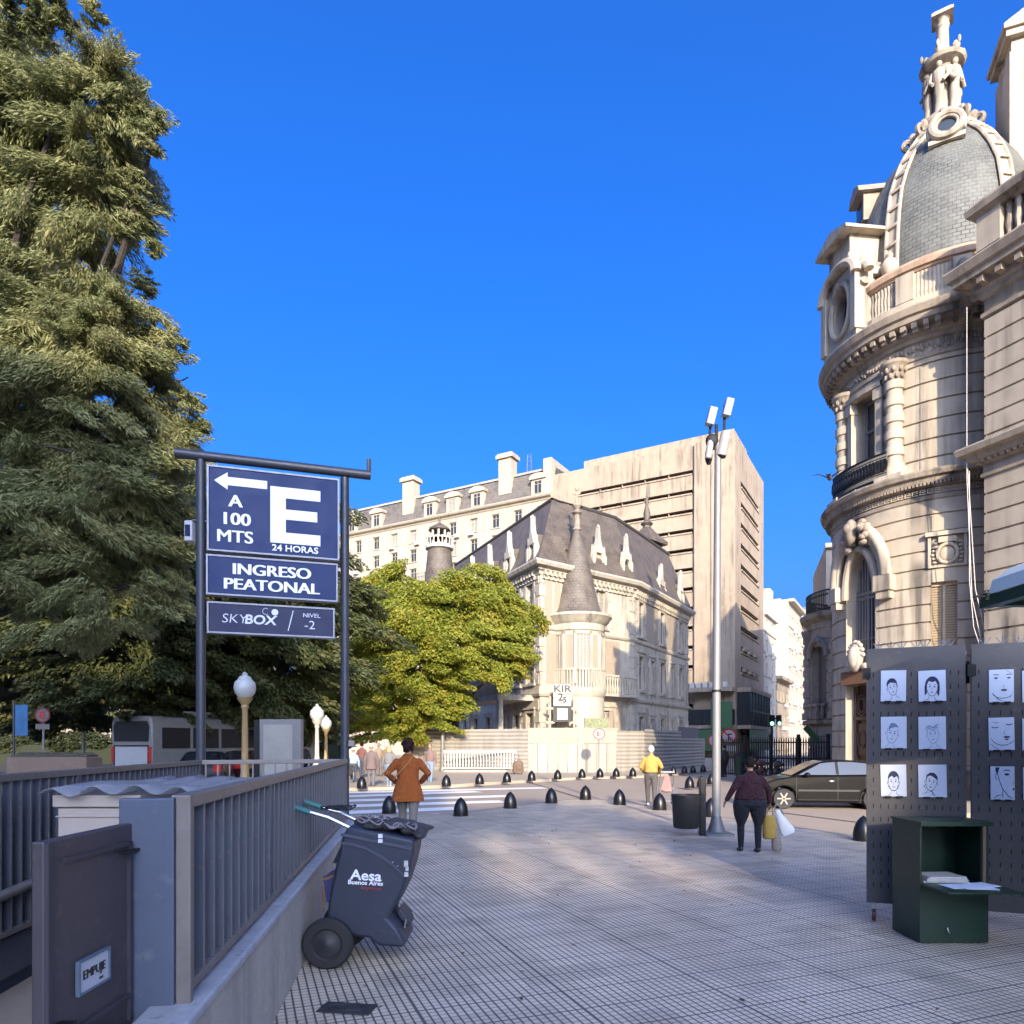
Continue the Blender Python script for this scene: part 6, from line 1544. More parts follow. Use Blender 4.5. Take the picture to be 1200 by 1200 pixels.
for k in range(7): mb.box((rng.uniform(-.01,.01),rng.uniform(-.01,.01),.004+.009*k),(.4-.015*k,.24,.0085),0,Matrix.Rotation(rng.uniform(-.05,.05),3,'Z'))
mb.build('papers', PAPERG, mg, smooth=False)
m2_ = thing('loose_sheets', 'pale sheets of paper spread on the dropped green flap', 'papers', (gx0+.3,gy0-.17,.5)); mb = MB()
for k,(x,y,a) in enumerate(((-.06,.04,.1),(.05,-.02,-.15),(.12,.05,.3))): mb.box((x,y,.003+.003*k),(.24,.18,.0025),0,Matrix.Rotation(a,3,'Z'))
mb.build('sheets', PAPER, m2_, smooth=False)
# kiosk canopy entering at the right edge
kc = thing('kiosk_canopy', 'green steel canopy with pale rounded top entering from the right edge', 'canopy', (4.4,4.6,0))
mb = MB(T(-4.4,-4.6,0)); K0 = W(1158,700,4.9)
vs = []; prof = [(0,0,0),(.03,0,.10),(.16,0,.19),(.5,0,.27),(1.2,0,.30)]
def curve(y0): return [(K0.x+px_*1.0, y0, K0.z+.02+pz) for px_,_,pz in prof]
A_, B_ = curve(4.9), curve(3.2)
mb.add(A_+B_, [(i,i+1,5+i+1,5+i) for i in range(4)]+[(0,1,2,3,4)]); mb.build('canopy_top', AWN, kc, fix=False)
mb = MB(T(-4.4,-4.6,0)); mb.bx(K0.x-.0,K0.x+1.2,3.2,4.9,K0.z-.03,K0.z+.015); mb.bx(K0.x-.02,K0.x+1.2,4.88,4.95,K0.z-.06,K0.z+.03); mb.bx(K0.x-.03,K0.x+.05,3.2,4.95,K0.z-.07,K0.z-.02)
mb.build('canopy_soffit', AWNG, kc, smooth=False)
mb = MB(T(-4.4,-4.6,0)); mb.bx(K0.x-.1,K0.x,4.89,4.91,K0.z-.0,K0.z+.012); mb.bx(K0.x-.06,K0.x,4.84,4.86,K0.z-.03,K0.z-.018); mb.build('canopy_hooks', IRON, kc, smooth=False)
mb = MB(T(-4.4,-4.6,0)); mb.bx(4.5,5.6,3.2,4.5,0,K0.z-.07); mb.build('kiosk_body', AWNG, kc, smooth=False)

# small fallen leaves and scraps on the pavement
rng = random.Random(77); mb = MB()
for k in range(150):
    y = rng.uniform(3.2,14)**1.0; x = rng.uniform(-1.3-.14*y+.35, 4.2) if rng.random() < .6 else -.86-.134*y+rng.uniform(.03,.4)
    a = rng.uniform(0,2*PI); s_ = rng.uniform(.012,.035); c_, q_ = math.cos(a)*s_, math.sin(a)*s_
    mb.add([(x-c_,y-q_,.004),(x-q_*.4,y+c_*.4,.004+rng.uniform(.002,.012)),(x+c_,y+q_,.005),(x+q_*.4,y-c_*.4,.004+rng.uniform(0,.008))], [(0,1,2,3)])
lf_ = mb.build('leaf_litter', mat('dry_leaf', (.10,.06,.03), .8, var=.5, scale=3), None, fix=False); tag(lf_, 'small dry leaves and scraps scattered on the tiled pavement', 'leaf litter', kind='stuff')
# ------------------------------------------------------------------ street furniture
def bollard_proto():
    t = thing('bollard', 'black bullet shaped bollard nearest the orange coated woman on the near kerb', 'bollard', G(540,956))
    mb = MB(); mb.lathe([(.165,0),(.17,.03),(.168,.12),(.155,.2),(.13,.28),(.095,.345),(.055,.39),(.022,.415),(.012,.425),(0,.43)], 24); mb.build('bollard_shell', BLACKP, t)
    mb = MB(); mb.lathe([(.185,0),(.185,.015),(.168,.02)], 24); mb.build('base_ring', IRON, t)
    return t
bp = bollard_proto(); bp['group'] = 'bollards along the near kerb'
near = [((598,947),'black bullet bollard second along the near kerb from the orange coat'),((646,941),'black bullet bollard at the far tip of the paved corner, left one'),((686,937),'black bullet bollard at the far tip of the paved corner, right one'),
        ((726,943),'black bullet bollard left of the man in the yellow shirt'),((773,949),"black bullet bollard standing before the yellow shirted man's feet"),((833,957),'black bullet bollard partly hidden behind the litter bin post'),
        ((1012,985),'black bullet bollard half hidden behind the left steel panel'),((456,953),'black bullet bollard mostly hidden behind the legs of the orange coated woman')]
for p,l in near: dup(bp, G(*p), label=l)
far = [(424,924),(523,921.5),(562,919),(594,916.8),(623,914.8),(653.5,913.2),(682,911.5),(703,911),(722,910.3),(741.5,910)]
fl = ['dark bullet bollard on the far kerb beside the couple walking away','bullet bollard on the far kerb just right of the orange coat','bullet bollard on the far kerb below the middle of the white fence','bullet bollard on the far kerb left of the suitcase','bullet bollard on the far kerb just right of the suitcase','bullet bollard before the left end of the pale boarded gate','bullet bollard before the middle of the pale boarded hoarding','bullet bollard directly below the round red sign','bullet bollard right of the round red sign pole','last sunlit bullet bollard before the shaded hoarding']
for p,l in zip(far,fl): 
    o = dup(bp, G(p[0],p[1],.06), label=l, scale=1.04); o['group'] = 'bollards along the far kerb'
for p,l in (((789,907),'first bollard in shade along the dark hoarding'),((802,906.3),'second bollard in shade along the dark hoarding'),((812,905.6),'third bollard in shade along the dark hoarding'),((824,904.8),'last bollard in shade at the right end of the dark hoarding')):
    o = dup(bp, G(p[0],p[1],.06), label=l, scale=1.0); o['group'] = 'bollards in shade'
for p,l in (((808,923.5),'left of two bollards alone in the street behind the pushchair'),((822,922.5),'right of two bollards alone in the street behind the pushchair'),((833.5,919),'dark bollard just left of the lamp mast in the street')):
    o = dup(bp, G(p[0],p[1]), label=l, scale=1.05); o['group'] = 'bollards in the street'
# lamp mast with floodlights
lp = thing('lamp_mast', 'tall galvanised street mast topped by a cluster of floodlights', 'lamp mast', G(839.5,978))
ZT = EYE+(HOR-520)/FOC*lp.location.y
mb = MB(); mb.tube([(0,0,.02),(0,0,2.6),(0,0,2.64),(.03,0,ZT)], [.078,.074,.07,.06], 16); mb.build('mast', POLEG, lp)
mb = MB(); mb.lathe([(.23,0),(.23,.03),(.165,.06),(.115,.2),(.088,.32),(.08,.34)], 16); mb.box((0,0,.02),(.52,.52,.035)); mb.build('mast_foot', mat('dark_mast_foot', (.11,.115,.12), .55, .3), lp)
mb = MB()
for z in (2.62,): mb.tube([(0,0,z-.02),(0,0,z+.02)], .09, 16)
mb.tube([(-.14,0,ZT-.1),(.16,0,ZT-.05)], .03, 8); mb.tube([(0,0,ZT-.1),(0,0,ZT+.35)], .03, 8); mb.tube([(-.13,0,ZT),(-.1,0,ZT+.5)], .025, 8); mb.tube([(.14,0,ZT),(.15,0,ZT+.7)], .025, 8); mb.build('mast_brackets', IRON, lp)
def flood(x, z, h, r, rx, nm='floodlight'):
    mb = MB(T(x,-.05,z)@RX(rad(rx))@RY(rad(10))); mb.lathe([(r*.5,-h/2-.03),(r,-h/2),(r,h/2-.05),(r*.9,h/2),(r*.3,h/2+.02)], 14); f = mb.build(nm, mat('pale_lamp_metal', (.36,.345,.32), .4, .2), lp)
    mb = MB(T(x,-.05,z)@RX(rad(rx))@RY(rad(10))); mb.lathe([(0,-h/2-.034),(r*.8,-h/2-.034),(r*.9,-h/2-.02)], 14); mb.build('floodlight_rim', IRON, f)
flood(.12,ZT-.02,.42,.095,8); flood(-.14,ZT-.12,.36,.06,-8)
def hood(x, z): 
    mb = MB(T(x,-.06,z)@RY(rad(14))); mb.bx(-.07,.07,-.08,.08,-.16,.16); f = mb.build('lamp_head', mat('pale_lamp_metal', (.36,.345,.32)), lp, smooth=False, bevel=.015)
    mb = MB(T(x,-.06,z)@RY(rad(14))); mb.bx(-.06,.06,-.085,-.08,-.14,.14); mb.build('lamp_glass', GLASS, f, smooth=False)
hood(-.11,ZT+.46); hood(.19,ZT+.62)
mb = MB(T(-.08,0,ZT+.05)); mb.sph((0,0,0),(.12,.1,.13),10,8); mb.sph((-.06,0,-.28),(.07,.07,.16),10,8); mb.build('camera_housing', RUBBER, lp)
# litter bin
lb = thing('litter_bin', 'dark hanging litter bin on a square black post beside the lamp mast', 'litter bin', G(823,979))
mb = MB(); mb.bx(-.055,.055,-.055,.055,0,1.05); mb.build('bin_post', BLACKP, lb, smooth=False, bevel=.01)
mb = MB(T(-.30,-.02,0)); mb.lathe([(.0,.14),(.21,.14),(.225,.16),(.255,.70),(.265,.70),(.265,.74),(.25,.74),(.2,.2),(0,.19)], 32); mb.build('bin_tub', mat('dark_grey_bin', (.025,.023,.022), .5, .2), lb)
mb = MB(); mb.bx(-.08,-.04,-.04,.04,.2,.72); mb.tube([(-.05,0,.5),(-.12,-.02,.5)], .02, 6); mb.build('bin_bracket', IRON, lb, smooth=False)
# slim double floodlight post by the tree
lq = thing('lamp_post', 'slim pale lamp post with a crossbar of lamps in front of the green tree', 'lamp post', G(518.5,904,.06))
Yq = lq.location.y; zq = lambda py: EYE-(py-HOR)/FOC*Yq-.06
mb = MB(); mb.tube([(0,0,0),(.03,0,zq(760))], [.12,.09], 12); mb.lathe([(.2,0),(.2,.08),(.13,.3)], 12); mb.build('post', POLEG, lq)
mb = MB(); mb.tube([(-.75,0,zq(756)),(.75,0,zq(754))], .05, 8); mb.tube([(-.5,0,zq(749)),(.6,0,zq(748))], .04, 8); mb.tube([(.03,0,zq(762)),(.03,0,zq(746))], .06, 8); mb.build('crossbar', POLEG, lq)
for x in (-.7,-.3,.3,.7):
    mb = MB(T(x,-.1,zq(752))); mb.bx(-.16,.16,-.12,.12,-.1,.1); f = mb.build('lamp_head', mat('pale_lamp_metal', (.36,.345,.32)), lq, smooth=False, bevel=.03)
# white fence in the distance
wf_ = thing('white_fence', 'low white bar fence on the far pavement beside the boarded gate', 'fence', G(520,905,.06))
A_, B_ = G(521,904,.06), G(608,904,.06); M = frame((0,0,0), B_-A_); L = (B_-A_).length
mb = MB(M); mb.bx(0,L,-.04,.04,1.12,1.22); mb.build('top_rail', WHITEP, wf_, smooth=False); mb = MB(M); mb.bx(0,L,-.04,.04,.2,.27); mb.build('bottom_rail', WHITEP, wf_, smooth=False)
me = MB(); me.bx(-.022,.022,-.025,.025,.27,1.12); me = me.mesh('bar', WHITEP, False)
for i in range(26): inst('bar', me, wf_, M@T(L*(i+.5)/26,0,0))
mb = MB(M); mb.bx(0,L,.2,.45,0,.16); mb.build('fence_curb', mat('pale_curb', (.42,.38,.32), .8), wf_, smooth=False)
# suitcase left by the fence end
cs = thing('suitcase', 'brown wheeled shopping trolley bag standing at the right end of the white fence', 'suitcase', G(607,907.5,.06))
mb = MB(); mb.loft([(0,0,.1,.26,.18,.6),(0,0,.16,.3,.2,.6),(0,0,.6,.27,.19,.6),(0,0,.72,.2,.15,.7)], 20); mb.sph((.03,-.14,.36),(.2,.1,.18),10,8); mb.build('bag_body', mat('brown_cloth', (.13,.085,.06), .8, var=.3, scale=8), cs)
mb = MB(); mb.tube([(-.14,.05,.6),(-.16,.1,1.08),(.04,.1,1.08),(.06,.05,.6)], .015, 6); mb.build('pull_handle', IRON, cs)
for s in (-1,1): mb = MB(T(s*.2,0,.07)); mb.M = mb.M@RY(PI/2); mb.lathe([(.0,-.03),(.07,-.03),(.07,.03),(0,.03)], 12); mb.build('castor_wheel', RUBBER, cs)
# hoarding round the mansion
ho = thing('hoarding', 'pale boarded hoarding with grey green upper sheets round the mansion', 'hoarding', (4,40,.06))
P0_, P1_, P2_, P3_ = Vector((-6.5,42.5,0)), Vector((.9,39.2,0)), Vector((5.9,39.4,0)), Vector((7.6,40.2,0)); P4_ = Vector((14.2,51.6,0))
HO = T(-4,-40,0)
zt_ = lambda py, Y: EYE-(py-HOR)/FOC*Y-.06
def hb(a, b, z0, z1, nm, m, corr=None, rows=0):
    M = HO@frame(a, b-a); L = (b-a).length; mb = MB(M)
    if corr == 'v':
        n = int(L/.09); pts = []
        mb.add([(i*L/n, -.05 if i%2 else 0, z) for i in range(n+1) for z in (z0,z1)], [(2*i,2*i+2,2*i+3,2*i+1) for i in range(n)])
    elif corr == 'h':
        n = int((z1-z0)/.11); mb.add([(x, -.05 if i%2 else 0, z0+(z1-z0)*i/n) for i in range(n+1) for x in (0,L)], [(2*i,2*i+1,2*i+3,2*i+2) for i in range(n)])
    else: mb.bx(0,L,-.03,.03,z0,z1)
    return mb.build(nm, m, ho, smooth=False, fix=False)
hb(P0_,P1_,0,2.45,'corrugated_sheet',HOARDW,'h')
hb(P1_,P1_.lerp(P2_,.57),1.62,2.5,'upper_sheet',HOARDG); hb(P1_.lerp(P2_,.60),P2_,1.62,2.5,'upper_sheet',HOARDG)
q1 = P1_.lerp(P2_,.57)
for j in range(9):
    a, b = P1_.lerp(P2_,j/9), P1_.lerp(P2_,(j+1)/9-.006)
    hb(a+Vector((0,.02*(j%2),0)), b+Vector((0,.02*(j%2),0)), .0, 1.6, 'board_panel', HOARD, 'v' if j%3 != 1 else None)
hb(P1_.lerp(P2_,.565),P1_.lerp(P2_,.605),0,2.55,'gate_post',HOARD)
hb(P2_,P3_,0,2.35,'corrugated_sheet',HOARDW,'h'); hb(P3_,P3_.lerp(P4_,.55),0,2.45,'corrugated_sheet',HOARDW,'h'); hb(P3_.lerp(P4_,.55),P4_,0,2.0,'corrugated_sheet',HOARDW,'h'); hb(P3_.lerp(P4_,.53)-Vector((.1,0,0)),P3_.lerp(P4_,.9)-Vector((.1,0,0)),1.6,2.75,'grey_sheet',mat('grey_hoarding', (.16,.15,.15), .8))
pl = thing('leafy_screen', 'green leafy patterned screen standing above the hoarding behind the red sign', 'screen', W(700,855,40.5)); pl.location.z = 0
mb = MB(T(0,.3,0)); mb.bx(-.68,.68,0,.05,.06,3.15); mb.build('patterned_sheet', mat('leafy_sheet', (.20,.22,.12), .7, var=.8, scale=9), pl, smooth=False)
mb = MB(T(0,.3,0)); mb.bx(-.74,-.68,-.02,.06,.06,3.2); mb.bx(.68,.74,-.02,.06,.06,3.2); mb.build('screen_stays', STONE_DK, pl, smooth=False)
# round signs
def round_sign(name, label, loc, h, r, mark, plate=False, rot=0, face=None, ring=None):
    t = thing(name, label, 'road sign', loc, rot)
    mb = MB(); mb.tube([(0,.03,0),(0,.03,h+r)], .028, 8); mb.build('pole', POLEG, t)
    circ = lambda q: [(q*math.cos(2*PI*i/28), h+q*math.sin(2*PI*i/28)) for i in range(28)]
    mb = MB(); mb.plate(circ(r*.8), -.012, .0); d = mb.build('sign_disc', face or mat('sign_white', (.45,.44,.43), .4), t, smooth=False)
    mb = MB(); mb.ring_plate(circ(r), circ(r*.8), -.016, .0); mb.build('red_ring', ring or REDP, t, smooth=False)
    mb = MB(); mark(mb, h, r); mb.build('sign_mark', [REDP, IRON], t, smooth=False)
    if plate: mb = MB(); mb.bx(-r*.9,r*.9,-.01,.0,h-r*1.85,h-r*1.15); mb.build('lower_plate', face or mat('sign_white', (.45,.44,.43), .4), t, smooth=False)
    return t
def markE(mb, h, r):
    mb.bx(-r*.38,-r*.1,-.02,-.013,h-r*.45,h+r*.45)
    for z in (-.45,-.1,.25): mb.bx(-r*.1,r*.36,-.02,-.013,h+r*z,h+r*(z+.2))
def markN(mb, h, r):
    old = mb.M; mb.M = T(0,0,h)@RY(rad(45)); mb.bx(-r*.82,r*.82,-.022,-.014,-r*.08,r*.08); mb.M = old
    mb.bx(-r*.12,r*.06,-.02,-.013,h-r*.5,h+r*.3,1); mb.bx(-r*.12,r*.4,-.02,-.013,h+r*.2,h+r*.36,1)
def markC(mb, h, r): mb.bx(-r*.5,r*.5,-.02,-.013,h-r*.1,h+r*.1)
lE = G(702,908,.06); hE = EYE-(860-HOR)/FOC*lE.y-.06
round_sign('parking_ban_sign', 'round white sign with red ring and red letter E before the hoarding', lE, hE, .30, markE)
lN = G(854,905); round_sign('turn_ban_sign', 'round no turn sign with small plate right of the lamp mast', lN, EYE-(863-HOR)/FOC*lN.y, .47, markN, True)
lC = G(838,903.5); round_sign('ring_sign', 'round red ringed sign half hidden behind the tall lamp mast', lC, EYE-(868-HOR)/FOC*lC.y, .45, markC)
lP = W(50,905,20); lP.z = 0; round_sign('park_side_sign', 'dark round parking sign on a pole among the trees at far left', lP, EYE-(838-HOR)/FOC*20, .22, markE, True, 0, mat('dark_sign_face', (.16,.14,.13), .6), mat('dark_sign_red', (.16,.03,.025), .6))  # face and ring use darker tones than the other round signs
# traffic lights
tlz = thing('traffic_light', 'traffic light on a dark pole lit green in the shaded side street', 'traffic light', G(904.5,907))
Yt = tlz.location.y; zt2 = lambda py: EYE-(py-HOR)/FOC*Yt
mb = MB(); mb.tube([(0,0,0),(0,0,zt2(838))], .07, 8); mb.tube([(0,0,zt2(845)),(.35,0,zt2(840))], .04, 6); mb.build('pole', IRON, tlz)
mb = MB(); mb.bx(-.19,.13,-.12,.12,zt2(851),zt2(838)); mb.bx(.26,.5,-.1,.12,zt2(849),zt2(838)); mb.build('signal_head', IRON, tlz, smooth=False)
m_, n3, b3_ = nodes('green_signal'); b3_.inputs['Base Color'].default_value = (.1,.6,.45,1); b3_.inputs['Emission Color'].default_value = (.2,1,.75,1); b3_.inputs['Emission Strength'].default_value = 2.0
mb = MB(); mb.sph((-.03,-.13,zt2(848)),(.1,.04,.1),12,8); mb.sph((.38,-.11,zt2(847.5)),(.08,.04,.08),12,8); mb.build('green_lamp', m_, tlz)
# ochre lamp posts with opal globes
def globe(name, label, px, base, top_py, Y, m=LAMPY, grp=None, s=1.0):
    p = W(px,base,Y); p.z = 0; t = thing(name, label, 'lamp post', p, 0, grp); z = EYE-(top_py-HOR)/FOC*Y
    mb = MB(); mb.lathe([(.24*s,0),(.24*s,.3),(.17*s,.4),(.19*s,.8),(.12*s,.95),(.085*s,1.2),(.07*s,z-.95*s),(.1*s,z-.9*s),(.08*s,z-.85*s),(.17*s,z-.72*s),(.2*s,z-.66*s)], 16); mb.build('lamp_post_shaft', m, t)
    mb = MB(); mb.lathe([(.15*s,z-.66*s),(.24*s,z-.55*s),(.27*s,z-.42*s),(.25*s,z-.28*s),(.14*s,z-.17*s)], 20); g_ = mb.build('globe', GLOBE, t)
    mb = MB(); mb.lathe([(.17*s,z-.19*s),(.15*s,z-.14*s),(.06*s,z-.09*s),(.07*s,z-.05*s),(0,z)], 14); mb.build('globe_cap', GLOBE, g_)
globe('globe_lamp', 'ochre lamp post with a large white globe between the two sign posts', 287, 0, 787, 14.2, s=.8)
globe('globe_lamp', 'white globe lamp on a pale post farther off near the right sign post', 371.5, 0, 824.5, 27, mat('pale_lamp_post', (.5,.44,.36), .5), s=1.0)
globe('globe_lamp', 'small cream lamp post in the park left of the bus', 98, 0, 836, 40, mat('cream_lamp_post', (.42,.36,.26), .5), s=1.1)
globe('globe_lamp', 'short ochre lamp post right of the advertising panel', 382, 0, 838, 30, s=.9)
# advertising panel / shelter
ad = thing('advertising_panel', 'grey freestanding advertising panel seen behind the stair railing', 'advertising panel', (W(330,900,17).x,17,0))
za = EYE+(HOR-843)/FOC*17
mb = MB(); mb.bx(-.50,.50,-.12,.12,.25,za); mb.bx(-.44,-.3,-.1,.1,0,.25); mb.bx(.3,.44,-.1,.1,0,.25); mb.build('panel_case', mat('grey_case', (.20,.19,.18), .5, .1), ad, smooth=False, bevel=.015)
mb = MB(); mb.bx(-.40,.30,-.128,-.121,.5,za-.13); mb.build('poster_face', mat('blank_poster', (.30,.285,.25), .45, var=.3, scale=2), ad, smooth=False)
mb = MB(); mb.bx(-.62,-.502,-.14,.14,.0,za-.02); mb.build('dark_side', IRON, ad, smooth=False)
# planter and banner in the park
pk = thing('planter_wall', 'long low brown stone planter at far left behind the railing', 'planter', (W(70,890,15).x,15,0))
mb = MB(); mb.bx(-.95,.75,-.3,.3,0,1.38); mb.build('planter_body', mat('brown_stone', (.16,.11,.08), .8, var=.25, scale=5, bmp=.4), pk, smooth=False, bevel=.03)
mb = MB(); mb.bx(-.9,.7,-.2,.2,1.385,1.42)
for k in range(14): mb.sph((-.8+.11*k,.05*math.sin(k*2.1),1.42),(.12,.12,.06),6,5)
mb.build('soil', EARTH, pk)
bn = thing('blue_banner', 'vertical light blue banner on a pole among the left trees', 'banner', (W(23,860,24).x,24,0)); mb = MB(); mb.tube([(-.2,0,0),(-.2,0,EYE+(HOR-822)/FOC*24)], .04, 8); mb.build('pole', POLED, bn)
mb = MB(); mb.bx(-.15,.28,-.01,.01,EYE+(HOR-862)/FOC*24,EYE+(HOR-826)/FOC*24); mb.build('banner_cloth', mat('banner_blue', (.03,.11,.24), .6, var=.5, scale=3), bn, smooth=False)
# iron fence and parked two-wheelers in the shaded street
fe = thing('iron_fence', 'dark iron bar fence standing in the shaded side street', 'fence', (11.6,33.5,0))
fa, fb_ = Vector((10.6,35.5,0)), Vector((14.0,31.0,0)); M = T(-11.6,-33.5,0)@frame(fa, fb_-fa); L = (fb_-fa).length
me = MB(); me.bx(-.02,.02,-.02,.02,.1,1.85); me.lathe([(.03,1.85),(.02,1.9),(0,2.02)],6); me = me.mesh('bar', IRON, False)
for i in range(46): inst('bar', me, fe, M@T(L*(i+.5)/46,0,0))
mb = MB(M)
for z in (.15,.95,1.7): mb.bx(0,L,-.03,.03,z,z+.06)
mb.build('fence_rails', IRON, fe, smooth=False)
for i in range(5): mb = MB(M); mb.bx(L*i/4-.06,L*i/4+.06,-.06,.06,0,2.1); mb.build('fence_post', IRON, fe, smooth=False)
def motorbike(label, loc, rz, m):
    t = thing('motorbike', label, 'motorbike', loc, rz, 'motorbikes parked in the shade')
    for y in (-.62,.62):
        mb = MB(T(0,y,.3)); mb.M = mb.M@RY(PI/2); mb.tube([(.25*math.cos(a),.25*math.sin(a),0) for a in [2*PI*i/20 for i in range(21)]], .055, 8); w_ = mb.build('wheel', RUBBER, t)
        mb = MB(T(0,y,.3)); mb.M = mb.M@RY(PI/2); mb.lathe([(0,-.03),(.05,-.03),(.05,.03),(0,.03)],10)
        for k in range(5): mb.tube([(0,0,0),(.24*math.cos(k*1.257),.24*math.sin(k*1.257),0)],.012,5)
        mb.build('rim', CHROME, w_)
    mb = MB(); mb.sph((0,.1,.78),(.15,.3,.16),12,8); mb.sph((0,.02,.45),(.17,.26,.17),10,8); mb.tube([(0,.62,.3),(0,.45,.75),(0,.36,1.0)],.04,6); mb.tube([(0,-.62,.3),(0,-.1,.4)],.04,6); mb.build('frame', m, t)
    mb = MB(); mb.loft([(0,-.3,.72,.13,.34,.7),(0,-.32,.8,.14,.36,.7),(0,-.32,.84,.1,.3,.7)],16); mb.build('saddle', RUBBER, t)
    mb = MB(); mb.tube([(-.34,.3,1.05),(-.1,.38,1.02),(.1,.38,1.02),(.34,.3,1.05)],.02,6); mb.sph((0,.5,.92),(.1,.08,.1),10,8); mb.build('handlebar', IRON, t)
for i,(px,py,rz,l) in enumerate(((875,912,.3,'dark motorbike parked left of the others in the shade beyond the maroon jumper'),(893,914,.1,'dark motorbike in the middle of the shaded row'),(912,917,-.1,'dark motorbike parked at the right of the shaded row near the car'))): motorbike(l, G(px,py), rz, (IRON, mat('bike_red', (.09,.02,.02), .4), IRON)[i])
db_ = thing('street_bin', 'dark green litter container beside the dark dressed man', 'litter bin', G(867,911.5)); mb = MB(); mb.loft([(0,0,.1,.24,.24,.6),(0,0,1.0,.28,.28,.6),(0,0,1.1,.3,.3,.6)],20); mb.build('container', mat('dark_green_bin', (.012,.03,.02), .5), db_); mb = MB(); mb.loft([(0,0,1.1,.3,.3,.6),(0,0,1.22,.2,.2,.6)],20); mb.build('container_lid', IRON, db_)
# small tree-like pot plants / awning scraps in the side street
aw = thing('green_banner', 'tilted dark green pennant hanging from the rear palace pavilion', 'pennant', W(951,860,31)); mb = MB(RY(rad(48))); mb.bx(-.42,.42,-.02,.02,-.13,.13); mb.build('cloth', mat('pennant_green', (.04,.11,.04), .7), aw, smooth=False); mb = MB(RY(rad(48))); mb.tube([(-.6,0,0),(-.4,0,0)],.02,6); mb.build('stick', IRON, aw)
# bird
bd = thing('bird', 'small bird flying in front of the domed corner tower', 'bird', W(972,560,14), rad(60))
mb = MB(); mb.loft([(0,0,0,.001,.001),(0,0,.0,.001,.001)],6) if False else None
mb.sph((0,0,0),(.14,.045,.04),12,8); mb.sph((.13,0,.02),(.04,.03,.03),8,6); mb.add([(-.1,-.03,0),(-.24,-.05,0),(-.24,.05,0),(-.1,.03,0)],[(0,1,2,3)])
mb.add([(.06,-.03,.01),(-.06,-.03,.01),(-.08,-.2,.09),(-.12,-.36,.06),(.0,-.2,.1)],[(0,1,2,4),(2,3,4)]); mb.add([(.06,.03,.01),(-.06,.03,.01),(-.08,.2,.09),(-.12,.36,.06),(.0,.2,.1)],[(0,1,2,4),(2,3,4)])
mb.build('bird_body', mat('grey_feathers', (.09,.08,.08), .7), bd)
